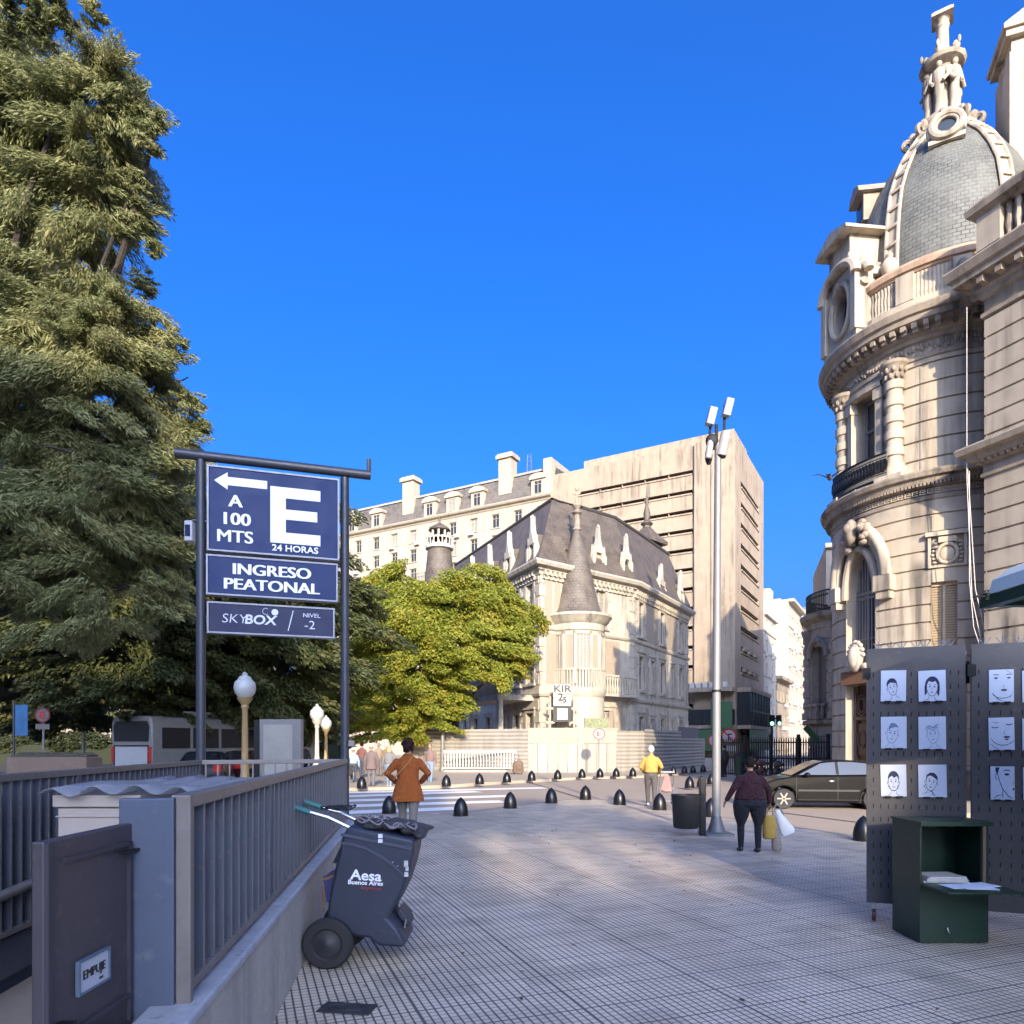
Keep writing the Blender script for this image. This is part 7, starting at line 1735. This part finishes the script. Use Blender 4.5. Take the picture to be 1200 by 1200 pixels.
# ------------------------------------------------------------------ vehicles
def arcs(cx, cz, r, n=12): return [(cx+r*math.cos(PI-PI*i/n), cz+r*math.sin(PI-PI*i/n)) for i in range(n+1)]
def car(name, label, loc, rz, paint, s=1.0, group=None):
    """hatchback, nose to -x, wheels at x=-1.25 and 1.25"""
    t = thing(name, label, 'car', loc, rz, group); t.scale = (s,)*3
    wb, wr = 1.25, .30
    low = [(-1.93,.30),(-1.97,.48),(-1.93,.66),(-1.80,.76),(-1.45,.87),(-1.02,.95),(.3,.98),(1.2,1.0),(1.86,1.0),(1.93,.86),(1.96,.5),(1.92,.30)] 
    bot = [(1.92,.24)]+[(x,z) for x,z in reversed(arcs(wb,.30,.36))]+[(.88,.2),(-.88,.2)]+[(x,z) for x,z in reversed(arcs(-wb,.30,.36))]+[(-1.9,.24)]
    poly = low+[p for p in bot if p[1] >= .19]
    mb = MB(); mb.plate(poly, -.80, .80); mb.build('body', paint, t, bevel=.045)
    gh = [(-.98,.95),(-.22,1.36),(.0,1.41),(.6,1.43),(1.15,1.38),(1.72,1.0)]
    mb = MB(); n = len(gh); w0, w1 = .76, .58
    wf = lambda z: w0+(w1-w0)*max(0,(z-.95)/.48)
    mb.add([(x,-wf(z),z) for x,z in gh]+[(x,wf(z),z) for x,z in gh], [tuple(range(n)),tuple(range(2*n-1,n-1,-1))]+[(i,n+i,n+i+1,i+1) for i in range(n-1)]+[(0,n-1,2*n-1,n)])
    mb.build('cabin', paint, t, bevel=.05)
    def side(pts, nm, m, par=t, off=.012):
        mb = MB()
        for sg_ in (-1,1): mb.add([(x,sg_*(wf(z)+off),z) for x,z in pts]+[(x,sg_*(wf(z)+off-.03),z) for x,z in pts], [tuple(range(len(pts)))]+[(i,(i+1)%len(pts),len(pts)+(i+1)%len(pts),len(pts)+i) for i in range(len(pts))])
        return mb.build(nm, m, par, smooth=False)
    CG = MATS.get('car_glass') or glass('car_glass', (.02,.022,.025), .06)
    side([(-.82,1.0),(-.18,1.33),(.22,1.37),(.22,1.0)], 'front_side_window', CG); side([(.30,1.0),(.30,1.375),(.72,1.37),(1.08,1.33),(1.3,1.02)], 'rear_side_window', CG)
    mb = MB(); mb.add([(-.99,-.62,.985),(-.27,-.5,1.365),(-.27,.5,1.365),(-.99,.62,.985)], [(0,1,2,3)]); mb.build('windscreen', CG, t, smooth=False)
    mb = MB(); mb.add([(1.2,-.5,1.36),(1.7,-.62,1.04),(1.7,.62,1.04),(1.2,.5,1.36)], [(0,1,2,3)]); mb.build('rear_window', CG, t, smooth=False)
    trim = mat('black_trim', (.012,.012,.012), .5)
    for sg_ in (-1,1):
        mb = MB(); y = sg_*.803
        for x0,x1,z0,z1 in ((-.9,-.888,.3,.95),(.25,.262,.26,.96),(-.9,1.2,.272,.28),(1.02,1.03,.62,.97)): mb.bx(x0,x1,min(y,y+sg_*.003),max(y,y+sg_*.003),z0,z1)
        mb.bx(-.85,.85,min(y,y+sg_*.02),max(y,y+sg_*.02),.52,.57)
        mb.build('door_trim', trim, t, smooth=False)
    for sg_ in (-1,1):
        mb = MB(); mb.sph((.08,sg_*.81,.82),(.09,.025,.025),10,6); mb.build('door_handle', CHROME, t)
        mb = MB(); mb.sph((-.62,sg_*.88,1.0),(.09,.11,.075),12,8); mb.build('wing_mirror', paint, t)
        mb = MB(); mb.sph((-1.72,sg_*.62,.70),(.2,.16,.075),14,8); mb.build('headlight', glass('headlight_glass', (.3,.3,.3), .1) if 'headlight_glass' not in MATS else MATS['headlight_glass'], t)
        mb = MB(); mb.bx(1.84,1.955,sg_*.62-.14,sg_*.62+.14,.68,.95); mb.build('tail_light', TAIL, t, smooth=False, bevel=.02)
    for x in (-wb,wb):
        for sg_ in (-1,1):
            mb = MB(T(x,sg_*.72,wr)@RX(-PI/2*sg_)); mb.lathe([(.19,-.08),(.27,-.09),(wr,-.06),(wr,.05),(.28,.085),(.205,.08)], 28); w_ = mb.build('tyre', RUBBER, t)
            mb = MB(T(x,sg_*.72,wr)@RX(-PI/2*sg_)); mb.lathe([(.205,.0),(.205,.075),(.185,.075),(.18,.03),(.0,.03)], 28); mb.lathe([(.0,.075),(.05,.075),(.055,.04)], 16)
            for k in range(6):
                a = 2*PI*k/6; mb.tube([(.03*math.cos(a),.03*math.sin(a),.06),(.19*math.cos(a),.19*math.sin(a),.065)], [.035,.03], 6)
            mb.build('rim', mat('dull_alloy', (.30,.26,.22), .4, .6), w_)
    mb = MB(); mb.bx(-1.985,-1.93,-.6,.6,.34,.42); mb.bx(-1.985,-1.95,-.25,.25,.5,.6); mb.build('grille', trim, t, smooth=False)
    mb = MB(); mb.bx(-1.8,1.8,-.7,.7,.18,.5); mb.build('underbody', DARKIN, t, smooth=False)
    return t
cw = G(928,948.5,-.05); cp_ = Vector((cw.x+1.25*.86, cw.y+.78, -.056))
car('parked_car', 'dark charcoal hatchback halted in the street, cut off by the steel panel', cp_, rad(-7), CARP, .90)
def simple_pos(px, py, Y): p = W(px,py,Y); p.z = -.055; return p
car('parked_car', 'small dark car seen end on left of the ochre lamp post', simple_pos(243,900,27), rad(-75), mat('dark_blue_car', (.02,.025,.035), .3, .4, coat=.7), 1.0, 'cars under the trees')
car('parked_car', 'dark red lit car just right of the ochre lamp post', simple_pos(298,900,31), rad(-105), mat('dark_red_car', (.07,.015,.015), .3, .3, coat=.7), 1.0, 'cars under the trees')
# bus
bY = 28.0; bs = thing('city_bus', 'white and navy city bus seen from behind under the trees', 'bus', simple_pos(154,905,bY), rad(-24)); bs.scale = (.93,)*3
bw, bl, bh = 2.5, 10.5, 3.05
mb = MB(); mb.plate([(-bw/2,.35),(bw/2,.35),(bw/2,2.75),(bw/2-.12,3.0),(bw/2-.4,bh),(-bw/2+.4,bh),(-bw/2+.12,3.0),(-bw/2,2.75)], 0, bl); mb.build('bus_body', BUSW, bs, bevel=.06)
mb = MB(); mb.bx(-bw/2-.01,bw/2+.01,-.03,bl,.33,.78); mb.build('lower_skirt', NAVY, bs, smooth=False, bevel=.02)
mb = MB(); mb.plate([(-1.05,1.95),(1.05,1.95),(1.1,2.6),(.95,2.82),(-.95,2.82),(-1.1,2.6)], -.03, .02); mb.build('rear_window', mat('bus_window', (.02,.02,.022), .35, spec=.25), bs, smooth=False)
mb = MB(); mb.bx(-1.0,1.0,-.04,.0,.86,1.72); mb.build('engine_cover', BUSG, bs, smooth=False, bevel=.02)
mb = MB(); mb.plate([(-1.08,1.74),(-1.1,.83),(-1.04,.83),(-1.03,1.74)],-.035,.0); mb.plate([(1.08,1.74),(1.1,.83),(1.04,.83),(1.03,1.74)],-.035,.0); mb.bx(-1.08,1.08,-.035,0,1.74,1.79); mb.build('cover_seal', RUBBER, bs, smooth=False)
for s in (-1,1):
    mb = MB(); mb.bx(s*1.15-.07,s*1.15+.07,-.05,.02,1.05,1.72); mb.build('tail_light', TAIL, bs, smooth=False, bevel=.02)
for i in range(6):
    mb = MB(); y0 = .5+i*1.62; mb.bx(bw/2-.01,bw/2+.02,y0,y0+1.45,1.65,2.55); mb.build('side_window', mat('bus_window', (.02,.02,.022)), bs, smooth=False)
mb = MB(); mb.bx(-.8,.8,2,5,bh+.0,bh+.28); mb.build('roof_unit', BUSG, bs, smooth=False, bevel=.06)
for y in (2.4,7.9):
    for s in (-1,1):
        mb = MB(T(s*1.12,y,.48)@RY(PI/2)); mb.lathe([(.2,-.13),(.44,-.14),(.48,-.1),(.48,.1),(.44,.14),(.2,.13)], 24); w_ = mb.build('wheel', RUBBER, bs); mb = MB(T(s*1.12,y,.48)@RY(PI/2)); mb.lathe([(0,-.1),(.22,-.1),(.26,-.12),(.26,.12),(.22,.1),(0,.1)], 20); mb.build('rim', BUSG, w_)
# ------------------------------------------------------------------ people
SKIN = mat('skin', (.36,.21,.15), .55, var=.08)
SKIND = mat('tanned_skin', (.22,.12,.08), .55, var=.08)
def hair_mat(n, c): return mat(n, c, .75, var=.3, scale=40, spec=.15, bmp=.8, bdist=.02)
def person(label, loc, rz, h, top, legs, hair, skin=SKIN, shoe=None, group=None, voxel=.011, la=None, ra=None, lf=.0, rf=.0, girth=1.0, hip=1.0, coat=None, hairstyle='short', lean=0.0, slim=1.0, sleeve=True):
    """figure facing +y; la/ra: (elbow, wrist) in units of height relative to the feet centre; lf/rf: foot offset fore/aft"""
    t = thing('person', label, 'person', loc, rz, group); S = h
    P = lambda x,y,z: Vector((x*S,(y+lean*z)*S,z*S))
    sh = .093*slim*girth**.5
    la = la or ((-.150,-.01,.625),(-.155,.03,.475)); ra = ra or ((.150,-.01,.625),(.155,.03,.475))
    # skeleton points
    hipL, hipR = P(-.052*hip,0,.50), P(.052*hip,0,.50)
    def leg(sx, f):
        k = P(sx*.05*hip, f*.5+.012, .285); a = P(sx*.046*hip, f, .045 + (.03 if f < -.06 else 0)); return k, a
    kL, aL = leg(-1, lf); kR, aR = leg(1, rf)
    shL, shR = P(-sh,0,.768), P(sh,0,.768)
    def torso(mb, g, z0=.47, z1=.84, hipw=1.0):
        st = [(.47,.088*hip,.066),(.52,.092*hip,.07),(.60,.078*max(girth,hip*.9),.06*girth),(.68,.084*girth,.064*girth),(.74,.096*girth**.5,.062*girth**.5),(.772,.100*girth**.4,.056),(.797,.082*girth**.3,.048),(.818,.056,.042),(.84,.041,.036)]
        mb.loft([(0,lean*z*S,z*S,rx*S*g,ry*S*g,.85) for z,rx,ry in st if z0-.001 <= z <= z1+.001], 24)
    def seg(mb, pts, rs): mb.tube(pts, [r*S for r in rs], 12); [mb.sph(p, r*S*.98, 12, 8) for p, r in zip(pts, rs)]
    # body: one continuous surface
    mb = MB(); torso(mb, .93)
    for hp, k, a in ((hipL,kL,aL),(hipR,kR,aR)):
        seg(mb, [hp, hp.lerp(k,.5), k, k.lerp(a,.35), a], [.052,.045,.031,.031,.02]); mb.sph(a+Vector((0,.035*S,-.028*S)), (.022*S,.058*S,.017*S), 10, 8)
    for s_, (e,w_) in ((shL,la),(shR,ra)):
        e, w_ = P(*e), P(*w_); seg(mb, [s_, s_.lerp(e,.5), e, e.lerp(w_,.4), w_], [.031,.028,.022,.021,.015])
        d = (w_-e).normalized(); hp_ = w_+d*.03*S; sx = -1 if s_.x < 0 else 1
        up = Vector((0,1,0)) if abs(d.y) < .8 else Vector((1,0,0)); a_ = d.cross(up).normalized(); b_ = d.cross(a_)
        R3 = Matrix((a_*1,b_*1,d)).transposed()
        mb.sph(hp_, (.011*S,.023*S,.03*S), 10, 8, rot=R3)
        for k in range(4):
            o_ = b_*(-.0165+.011*k)*S; ln = (.036,.042,.04,.032)[k]*S; r_ = .0052*S
            mb.tube([hp_+d*.018*S+o_, hp_+d*(.018*S+ln*.55)+o_*1.05+a_*-.004*S*sx, hp_+d*(.018*S+ln)+o_+a_*-.014*S*sx], [r_*1.1,r_,r_*.8], 6)
        mb.tube([w_+d*.012*S-b_*.012*S*1, w_+d*.03*S-b_*.03*S, w_+d*.052*S-b_*.033*S], [.007*S,.0065*S,.005*S], 6)
    hc = P(0,.012,.925)
    mb.tube([P(0,-.006,.81),P(0,.004,.88)], [.033*S,.031*S], 14)
    mb.sph(hc, (.045*S,.056*S,.066*S), 20, 14); mb.sph(hc+Vector((0,.018*S,-.032*S)), (.034*S,.038*S,.036*S), 14, 10)
    mb.sph(hc+Vector((0,.057*S,-.014*S)), (.009*S,.012*S,.017*S), 10, 8)                      # nose
    for s in (-1,1):
        mb.sph(hc+Vector((s*.046*S,-.004*S,-.01*S)), (.006*S,.013*S,.02*S), 8, 6); mb.sph(hc+Vector((s*.017*S,.05*S,.004*S)), (.009*S,.007*S,.006*S), 8, 6)
    mb.sph(hc+Vector((0,.05*S,-.042*S)), (.015*S,.008*S,.006*S), 8, 6)
    remeshed(mb, 'body', skin, t, voxel*.75, 2)
    # trousers
    mb = MB(); torso(mb, 1.0, .47, .60)
    mb.loft([(0,lean*.5*S,.455*S,.07*hip*S,.06*S),(0,lean*.5*S,.50*S,.098*hip*S,.082*hip**.6*S),(0,lean*.55*S,.56*S,.092*hip*S,.072*hip**.5*S),(0,lean*.6*S,.60*S,.082*max(girth,hip*.9)*S,.064*girth*S)], 24)
    for hp, k, a in ((hipL,kL,aL),(hipR,kR,aR)): seg(mb, [hp, hp.lerp(k,.5), k, k.lerp(a,.4), a+Vector((0,0,.012*S))], [.062*hip**.8,.054*hip**.7,.040,.037,.029])
    remeshed(mb, 'trousers', legs, t, voxel, 3)
    # top garment
    mb = MB(); z_ = coat or .555
    torso(mb, 1.12, .60, .84)
    mb.loft([(0,lean*z_*S,z_*S,(.098*max(hip,girth) if not coat else .142*hip)*S,(.078*girth if not coat else .105*hip)*S,.85)]+([(0,lean*.5*S,.5*S,.122*hip*S,.095*hip*S,.85)] if coat and coat < .45 else [])+[(0,lean*.6*S,.60*S,.094*max(hip,girth)*S,.076*girth*S,.85),(0,lean*.68*S,.68*S,.094*girth*S,.073*girth*S,.85)], 24)
    if sleeve:
        for s_, (e,w_) in ((shL,la),(shR,ra)):
            e, w_ = P(*e), P(*w_); seg(mb, [s_+Vector((0,0,.002*S)), s_.lerp(e,.5), e, e.lerp(w_,.5), e.lerp(w_,.93)], [.037*girth**.3,.036*girth**.5,.033,.03,.026])
    mb.tube([P(0,-.004,.825),P(0,0,.848)], [.05*S,.042*S], 14)
    remeshed(mb, 'coat' if coat else 'jumper', top, t, voxel, 4)
    # hair
    mb = MB(); hb_ = hc+Vector((0,-.012*S,.012*S))
    mb.sph(hb_, (.052*S,.058*S,.064*S), 18, 12)
    if hairstyle == 'curly':
        rg = random.Random(int(h*100))
        for k in range(46):
            v = Vector((rg.gauss(0,1),rg.gauss(-.35,1),rg.gauss(.15,.9))).normalized(); mb.sph(hb_+Vector((v.x*.052*S,v.y*.056*S,v.z*.06*S-.006*S)), rg.uniform(.014,.022)*S, 8, 6)
    if hairstyle == 'long': mb.loft([(0,-.03*S+hc.y,.83*S,.05*S,.028*S),(0,-.028*S+hc.y,.9*S,.055*S,.035*S),(0,-.02*S+hc.y,.95*S,.05*S,.045*S)], 16)
    if hairstyle == 'hat': mb.lathe([(.0,.0),(.085,.0),(.08,.006),(.055,.012),(.05,.05),(.03,.062),(0,.064)], 20, c=(hc.x/S if S else 0,hc.y/S)); mb.v = [((x*1,y*1,z*1)) for x,y,z in mb.v]
    if hairstyle == 'hat':
        mb = MB(T(hc.x,hc.y,hc.z+.02*S)); mb.lathe([(.0,.0),(.088*S,-.006*S),(.086*S,.0),(.056*S,.012*S),(.052*S,.05*S),(.03*S,.06*S),(0,.062*S)], 20); mb.build('hat', hair, t)
    else: remeshed(mb, 'hair', hair, t, voxel*.9, 1)
    # shoes
    for a in (aL,aR):
        mb = MB(); tip = a+Vector((0,.04*S,-.026*S)); mb.sph(tip, (.027*S,.068*S,.022*S), 12, 8); mb.sph(a+Vector((0,-.005*S,-.012*S)), (.026*S,.032*S,.034*S), 12, 8)
        o_ = remeshed(mb, 'shoe', shoe or RUBBER, t, voxel, 1)
        mb = MB(); mb.loft([(tip.x,tip.y-.01*S,a.z-.05*S,.025*S,.066*S,.8),(tip.x,tip.y-.01*S,a.z-.04*S,.026*S,.068*S,.8)],16); mb.build('sole', mat('pale_sole', (.45,.43,.4), .7), o_)
    return t
JEANS = mat('blue_jeans', (.17,.22,.30), .8, var=.2, scale=20)
DARKT = mat('dark_trousers', (.007,.0075,.012), .9, var=.3, scale=4, bmp=.8, bdist=.05)
# woman in maroon
pm = person('heavyset woman in maroon jumper and dark trousers walking away with shopping bags', G(879,999), 0, 1.46, mat('maroon_wool', (.03,.005,.009), .9, var=.2, scale=4, bmp=.9, bdist=.05), DARKT, hair_mat('dark_brown_hair', (.010,.007,.006)), SKIND,
       mat('black_shoes', (.015,.015,.017), .5), voxel=.010, lf=.06, rf=-.02, girth=1.3, hip=1.66, la=((-.185,-.02,.66),(-.235,.03,.545)), ra=((.19,-.01,.655),(.215,.03,.52)), slim=1.02)
wx = pm.location
tb = thing('shopping_bag', 'mustard yellow cloth bag hanging from the maroon woman\'s right hand', 'bag', wx+Vector((.31,.05,.42)))
mb = MB(); mb.loft([(0,0,-.22,.08,.05),(0,0,-.2,.1,.07),(0,0,-.02,.105,.075),(0,0,.1,.085,.05),(0,0,.14,.05,.03)], 18); mb.build('bag_cloth', mat('mustard_cloth', (.30,.19,.03), .8, var=.2, scale=14), tb)
mb = MB(); mb.tube([(-.04,0,.13),(-.015,0,.26),(.015,.0,.30),(.05,0,.26),(.05,0,.13)], .008, 6); mb.build('bag_strap', mat('mustard_strap', (.25,.16,.03), .8), tb)
tb = thing('shopping_bag', 'long patterned grey bag hanging between the yellow and the white bags', 'bag', wx+Vector((.41,.06,.40)))
mb = MB(); mb.loft([(.02,0,-.38,.06,.04),(.02,0,-.34,.08,.05),(.0,0,-.1,.065,.045),(-.03,0,.16,.03,.02)], 16); mb.build('bag_cloth', mat('patterned_cloth', (.20,.17,.14), .8, var=.7, scale=40), tb); mb = MB(); mb.tube([(-.03,0,.15),(-.05,0,.27),(-.03,0,.28)], .008, 6); mb.build('bag_strap', mat('patterned_cloth', (.2,.17,.14)), tb)
tb = thing('shopping_bag', 'white plastic carrier bag swinging out at the right of the maroon woman', 'bag', wx+Vector((.50,.06,.52)))
mb = MB(RY(rad(-24))); mb.loft([(.0,0,-.27,.10,.04),(.0,0,-.22,.12,.05),(-.01,0,-.02,.07,.045),(-.02,0,.14,.03,.02)], 16); mb.build('plastic', mat('white_plastic_bag', (.55,.54,.54), .4, var=.1), tb)
mb = MB(RY(rad(-24))); mb.tube([(-.05,0,.1),(-.03,0,.2),(.02,0,.22),(.05,0,.16),(.05,0,.02)], .012, 6); mb.build('bag_strap', mat('grey_print', (.2,.19,.18), .7), tb)
# woman in orange coat
po = person('woman in burnt orange coat and grey trousers striding away beside the cart', G(478,986.5), rad(4), 1.75, mat('burnt_orange_wool', (.25,.062,.007), .9, var=.16, scale=3, bmp=.9, bdist=.05), mat('grey_check_trousers', (.13,.115,.10), .85, var=.35, scale=60), hair_mat('dark_auburn_hair', (.028,.012,.012)), SKIN,
       mat('brown_boots', (.10,.04,.03), .6), voxel=.011, lf=.10, rf=-.13, girth=1.12, hip=1.12, coat=.395, la=((-.195,-.03,.66),(-.12,.09,.57)), ra=((.195,-.03,.66),(.12,.09,.57)), hairstyle='curly', slim=1.08)
mb = MB(); S = 1.75
mb.tube([(x*S,y*S,z*S) for x,y,z in ((.055,-.035,.842),(.03,-.088,.79),(-.03,-.1,.72),(-.09,-.085,.655),(-.135,-.03,.60))], .010, 6); mb.build('bag_strap', mat('tan_leather', (.35,.16,.05), .6), po)
# man with the pushchair
py_ = person('white haired man in yellow patterned shirt pushing a pink pushchair away', G(763,945), rad(-6), 1.62, mat('yellow_pattern_shirt', (.40,.24,.05), .8, var=.3, scale=12, wear=1.0, wearc=(.62,.52,.30)), mat('dark_grey_trousers', (.075,.065,.06), .85), hair_mat('white_hair', (.62,.60,.58)), SKIN,
       mat('pale_trainers', (.5,.42,.36), .6), voxel=.013, lf=.08, rf=-.10, girth=1.15, la=((-.17,-.0,.645),(-.10,.14,.55)), ra=((.17,.0,.645),(.14,.16,.55)))
def pushchair(label, loc, rz, cloth, s=1.0):
    t = thing('pushchair', label, 'pushchair', loc, rz); t.scale = (s,)*3
    mb = MB()
    for x in (-.2,.2): mb.tube([(x,-.35,1.0),(x,-.2,.85),(x,.32,.12)], .014, 6); mb.tube([(x,-.28,.1),(x,.12,.62)], .014, 6)
    mb.tube([(-.2,-.35,1.0),(.2,-.35,1.0)], .02, 8); mb.tube([(-.2,.3,.14),(.2,.3,.14)],.012,6); mb.tube([(-.2,-.26,.13),(.2,-.26,.13)],.012,6); mb.build('frame', CHROME, t)
    mb = MB(); mb.add([(-.06,-.26,.9),(.06,-.26,.9),(.17,-.04,.42),(-.17,-.04,.42),(.15,.2,.45),(-.15,.2,.45)], [(0,1,2,3),(3,2,4,5)]); mb.sph((0,.0,.44),(.16,.16,.07),12,8); o_ = mb.build('seat_cloth', cloth, t)
    for x in (-.2,.2):
        for y in (-.28,.32): mb = MB(T(x,y,.09)@RY(PI/2)); mb.lathe([(0,-.015),(.05,-.018),(.09,-.018),(.09,.018),(.05,.018),(0,.015)],16); mb.build('wheel', RUBBER, t)
    return t
pushchair('pink folding pushchair pushed by the man in the yellow shirt', G(783,944)+Vector((.0,.25,0)), rad(-6), mat('pink_cloth', (.40,.21,.20), .8), .9)
# group walking away at the left
W_ = lambda px, py: G(px,py,.0)
person('woman in mauve brown quilted coat and white hat walking away at left', W_(435,923), rad(5), 1.66, mat('mauve_quilted_coat', (0.130,0.094,0.088), .75, var=.2, scale=30), mat('grey_leggings', (.13,.12,.125), .8), mat('white_hat', (.6,.57,.52), .8), SKIN, RUBBER, 'people crossing at left', voxel=.014, lf=.03, rf=-.02, coat=.42, girth=1.15, hairstyle='hat')
person('person in grey striped jacket and light jeans walking left of the orange coat', W_(456,922.5), rad(-4), 1.62, mat('grey_striped_jacket', (0.156,0.150,0.150), .8, var=.3, scale=4), JEANS, hair_mat('fair_hair', (.42,.32,.18)), SKIN, mat('pale_trainers', (.5,.42,.36)), 'people crossing at left', voxel=.014, lf=.06, rf=-.05, girth=1.15, hairstyle='long')
person('white haired person in brown jacket farther along behind the striped jacket', W_(454,914), rad(0), 1.72, mat('brown_mottled_jacket', (0.195,0.130,0.072), .8, var=.6, scale=20), JEANS, hair_mat('white_hair', (.6,.58,.55)), SKIN, RUBBER, 'people crossing at left', voxel=.015, lf=.03, rf=-.04, girth=1.12)
person('person in pinkish brown jacket and cap walking right of the orange coat', W_(504,918), rad(170), 1.68, mat('pinkish_brown_jacket', (0.169,0.111,0.094), .8, var=.3, scale=14), JEANS, hair_mat('brown_cap', (.20,.11,.09)), SKIN, mat('blue_trainers', (.16,.25,.4), .6), 'people crossing at left', voxel=.015, lf=.08, rf=-.08, girth=1.1)
person('person with pale hat and light blue backpack jacket at far left of group', W_(414,918), rad(8), 1.5, mat('light_blue_jacket', (.28,.40,.52), .8, var=.2), mat('dark_blue_jeans', (.05,.06,.09), .8), mat('white_hat', (.6,.57,.52)), SKIN, RUBBER, 'people crossing at left', voxel=.015, lf=.03, rf=-.05, hairstyle='hat')
person('person in dark red jacket in the middle of the left group', W_(424,912.5), rad(-10), 1.75, mat('dark_red_jacket', (.15,.06,.05), .8, var=.3, scale=12), mat('dark_blue_jeans', (.05,.06,.09)), hair_mat('dark_brown_hair', (.010,.007,.006)), SKIN, RUBBER, 'people crossing at left', voxel=.016, lf=.05, rf=-.04)
person('person in beige jacket just behind the white hatted woman', W_(444,911), rad(20), 1.72, mat('beige_jacket', (0.234,0.176,0.130), .8, var=.3, scale=12), mat('grey_leggings', (.13,.12,.125)), hair_mat('grey_hair', (.25,.22,.2)), SKIN, RUBBER, 'people crossing at left', voxel=.016, lf=.02, rf=-.05)
pushchair('dark pushchair beside the pale hatted person at the left edge of the group', W_(410,919)+Vector((-.1,.3,0)), rad(10), mat('dark_cloth', (.05,.045,.045), .8), .9)
person('man in dark jacket standing in the shade right of the lamp mast', Vector((12.6,43.0-1.5,.0)) if False else G(849,911), rad(25), 1.62, mat('black_jacket', (.02,.02,.022), .8), DARKT, hair_mat('dark_brown_hair', (.010,.007,.006)), SKIN, RUBBER, None, voxel=.016, lf=.0, rf=.0)
person('distant dark dressed person under the trees near the pale globe lamp', W_(357,912), rad(0), 1.7, mat('black_jacket', (.02,.02,.022)), DARKT, hair_mat('dark_brown_hair', (.010,.007,.006)), SKIN, RUBBER, None, voxel=.018, lf=.03, rf=-.03)
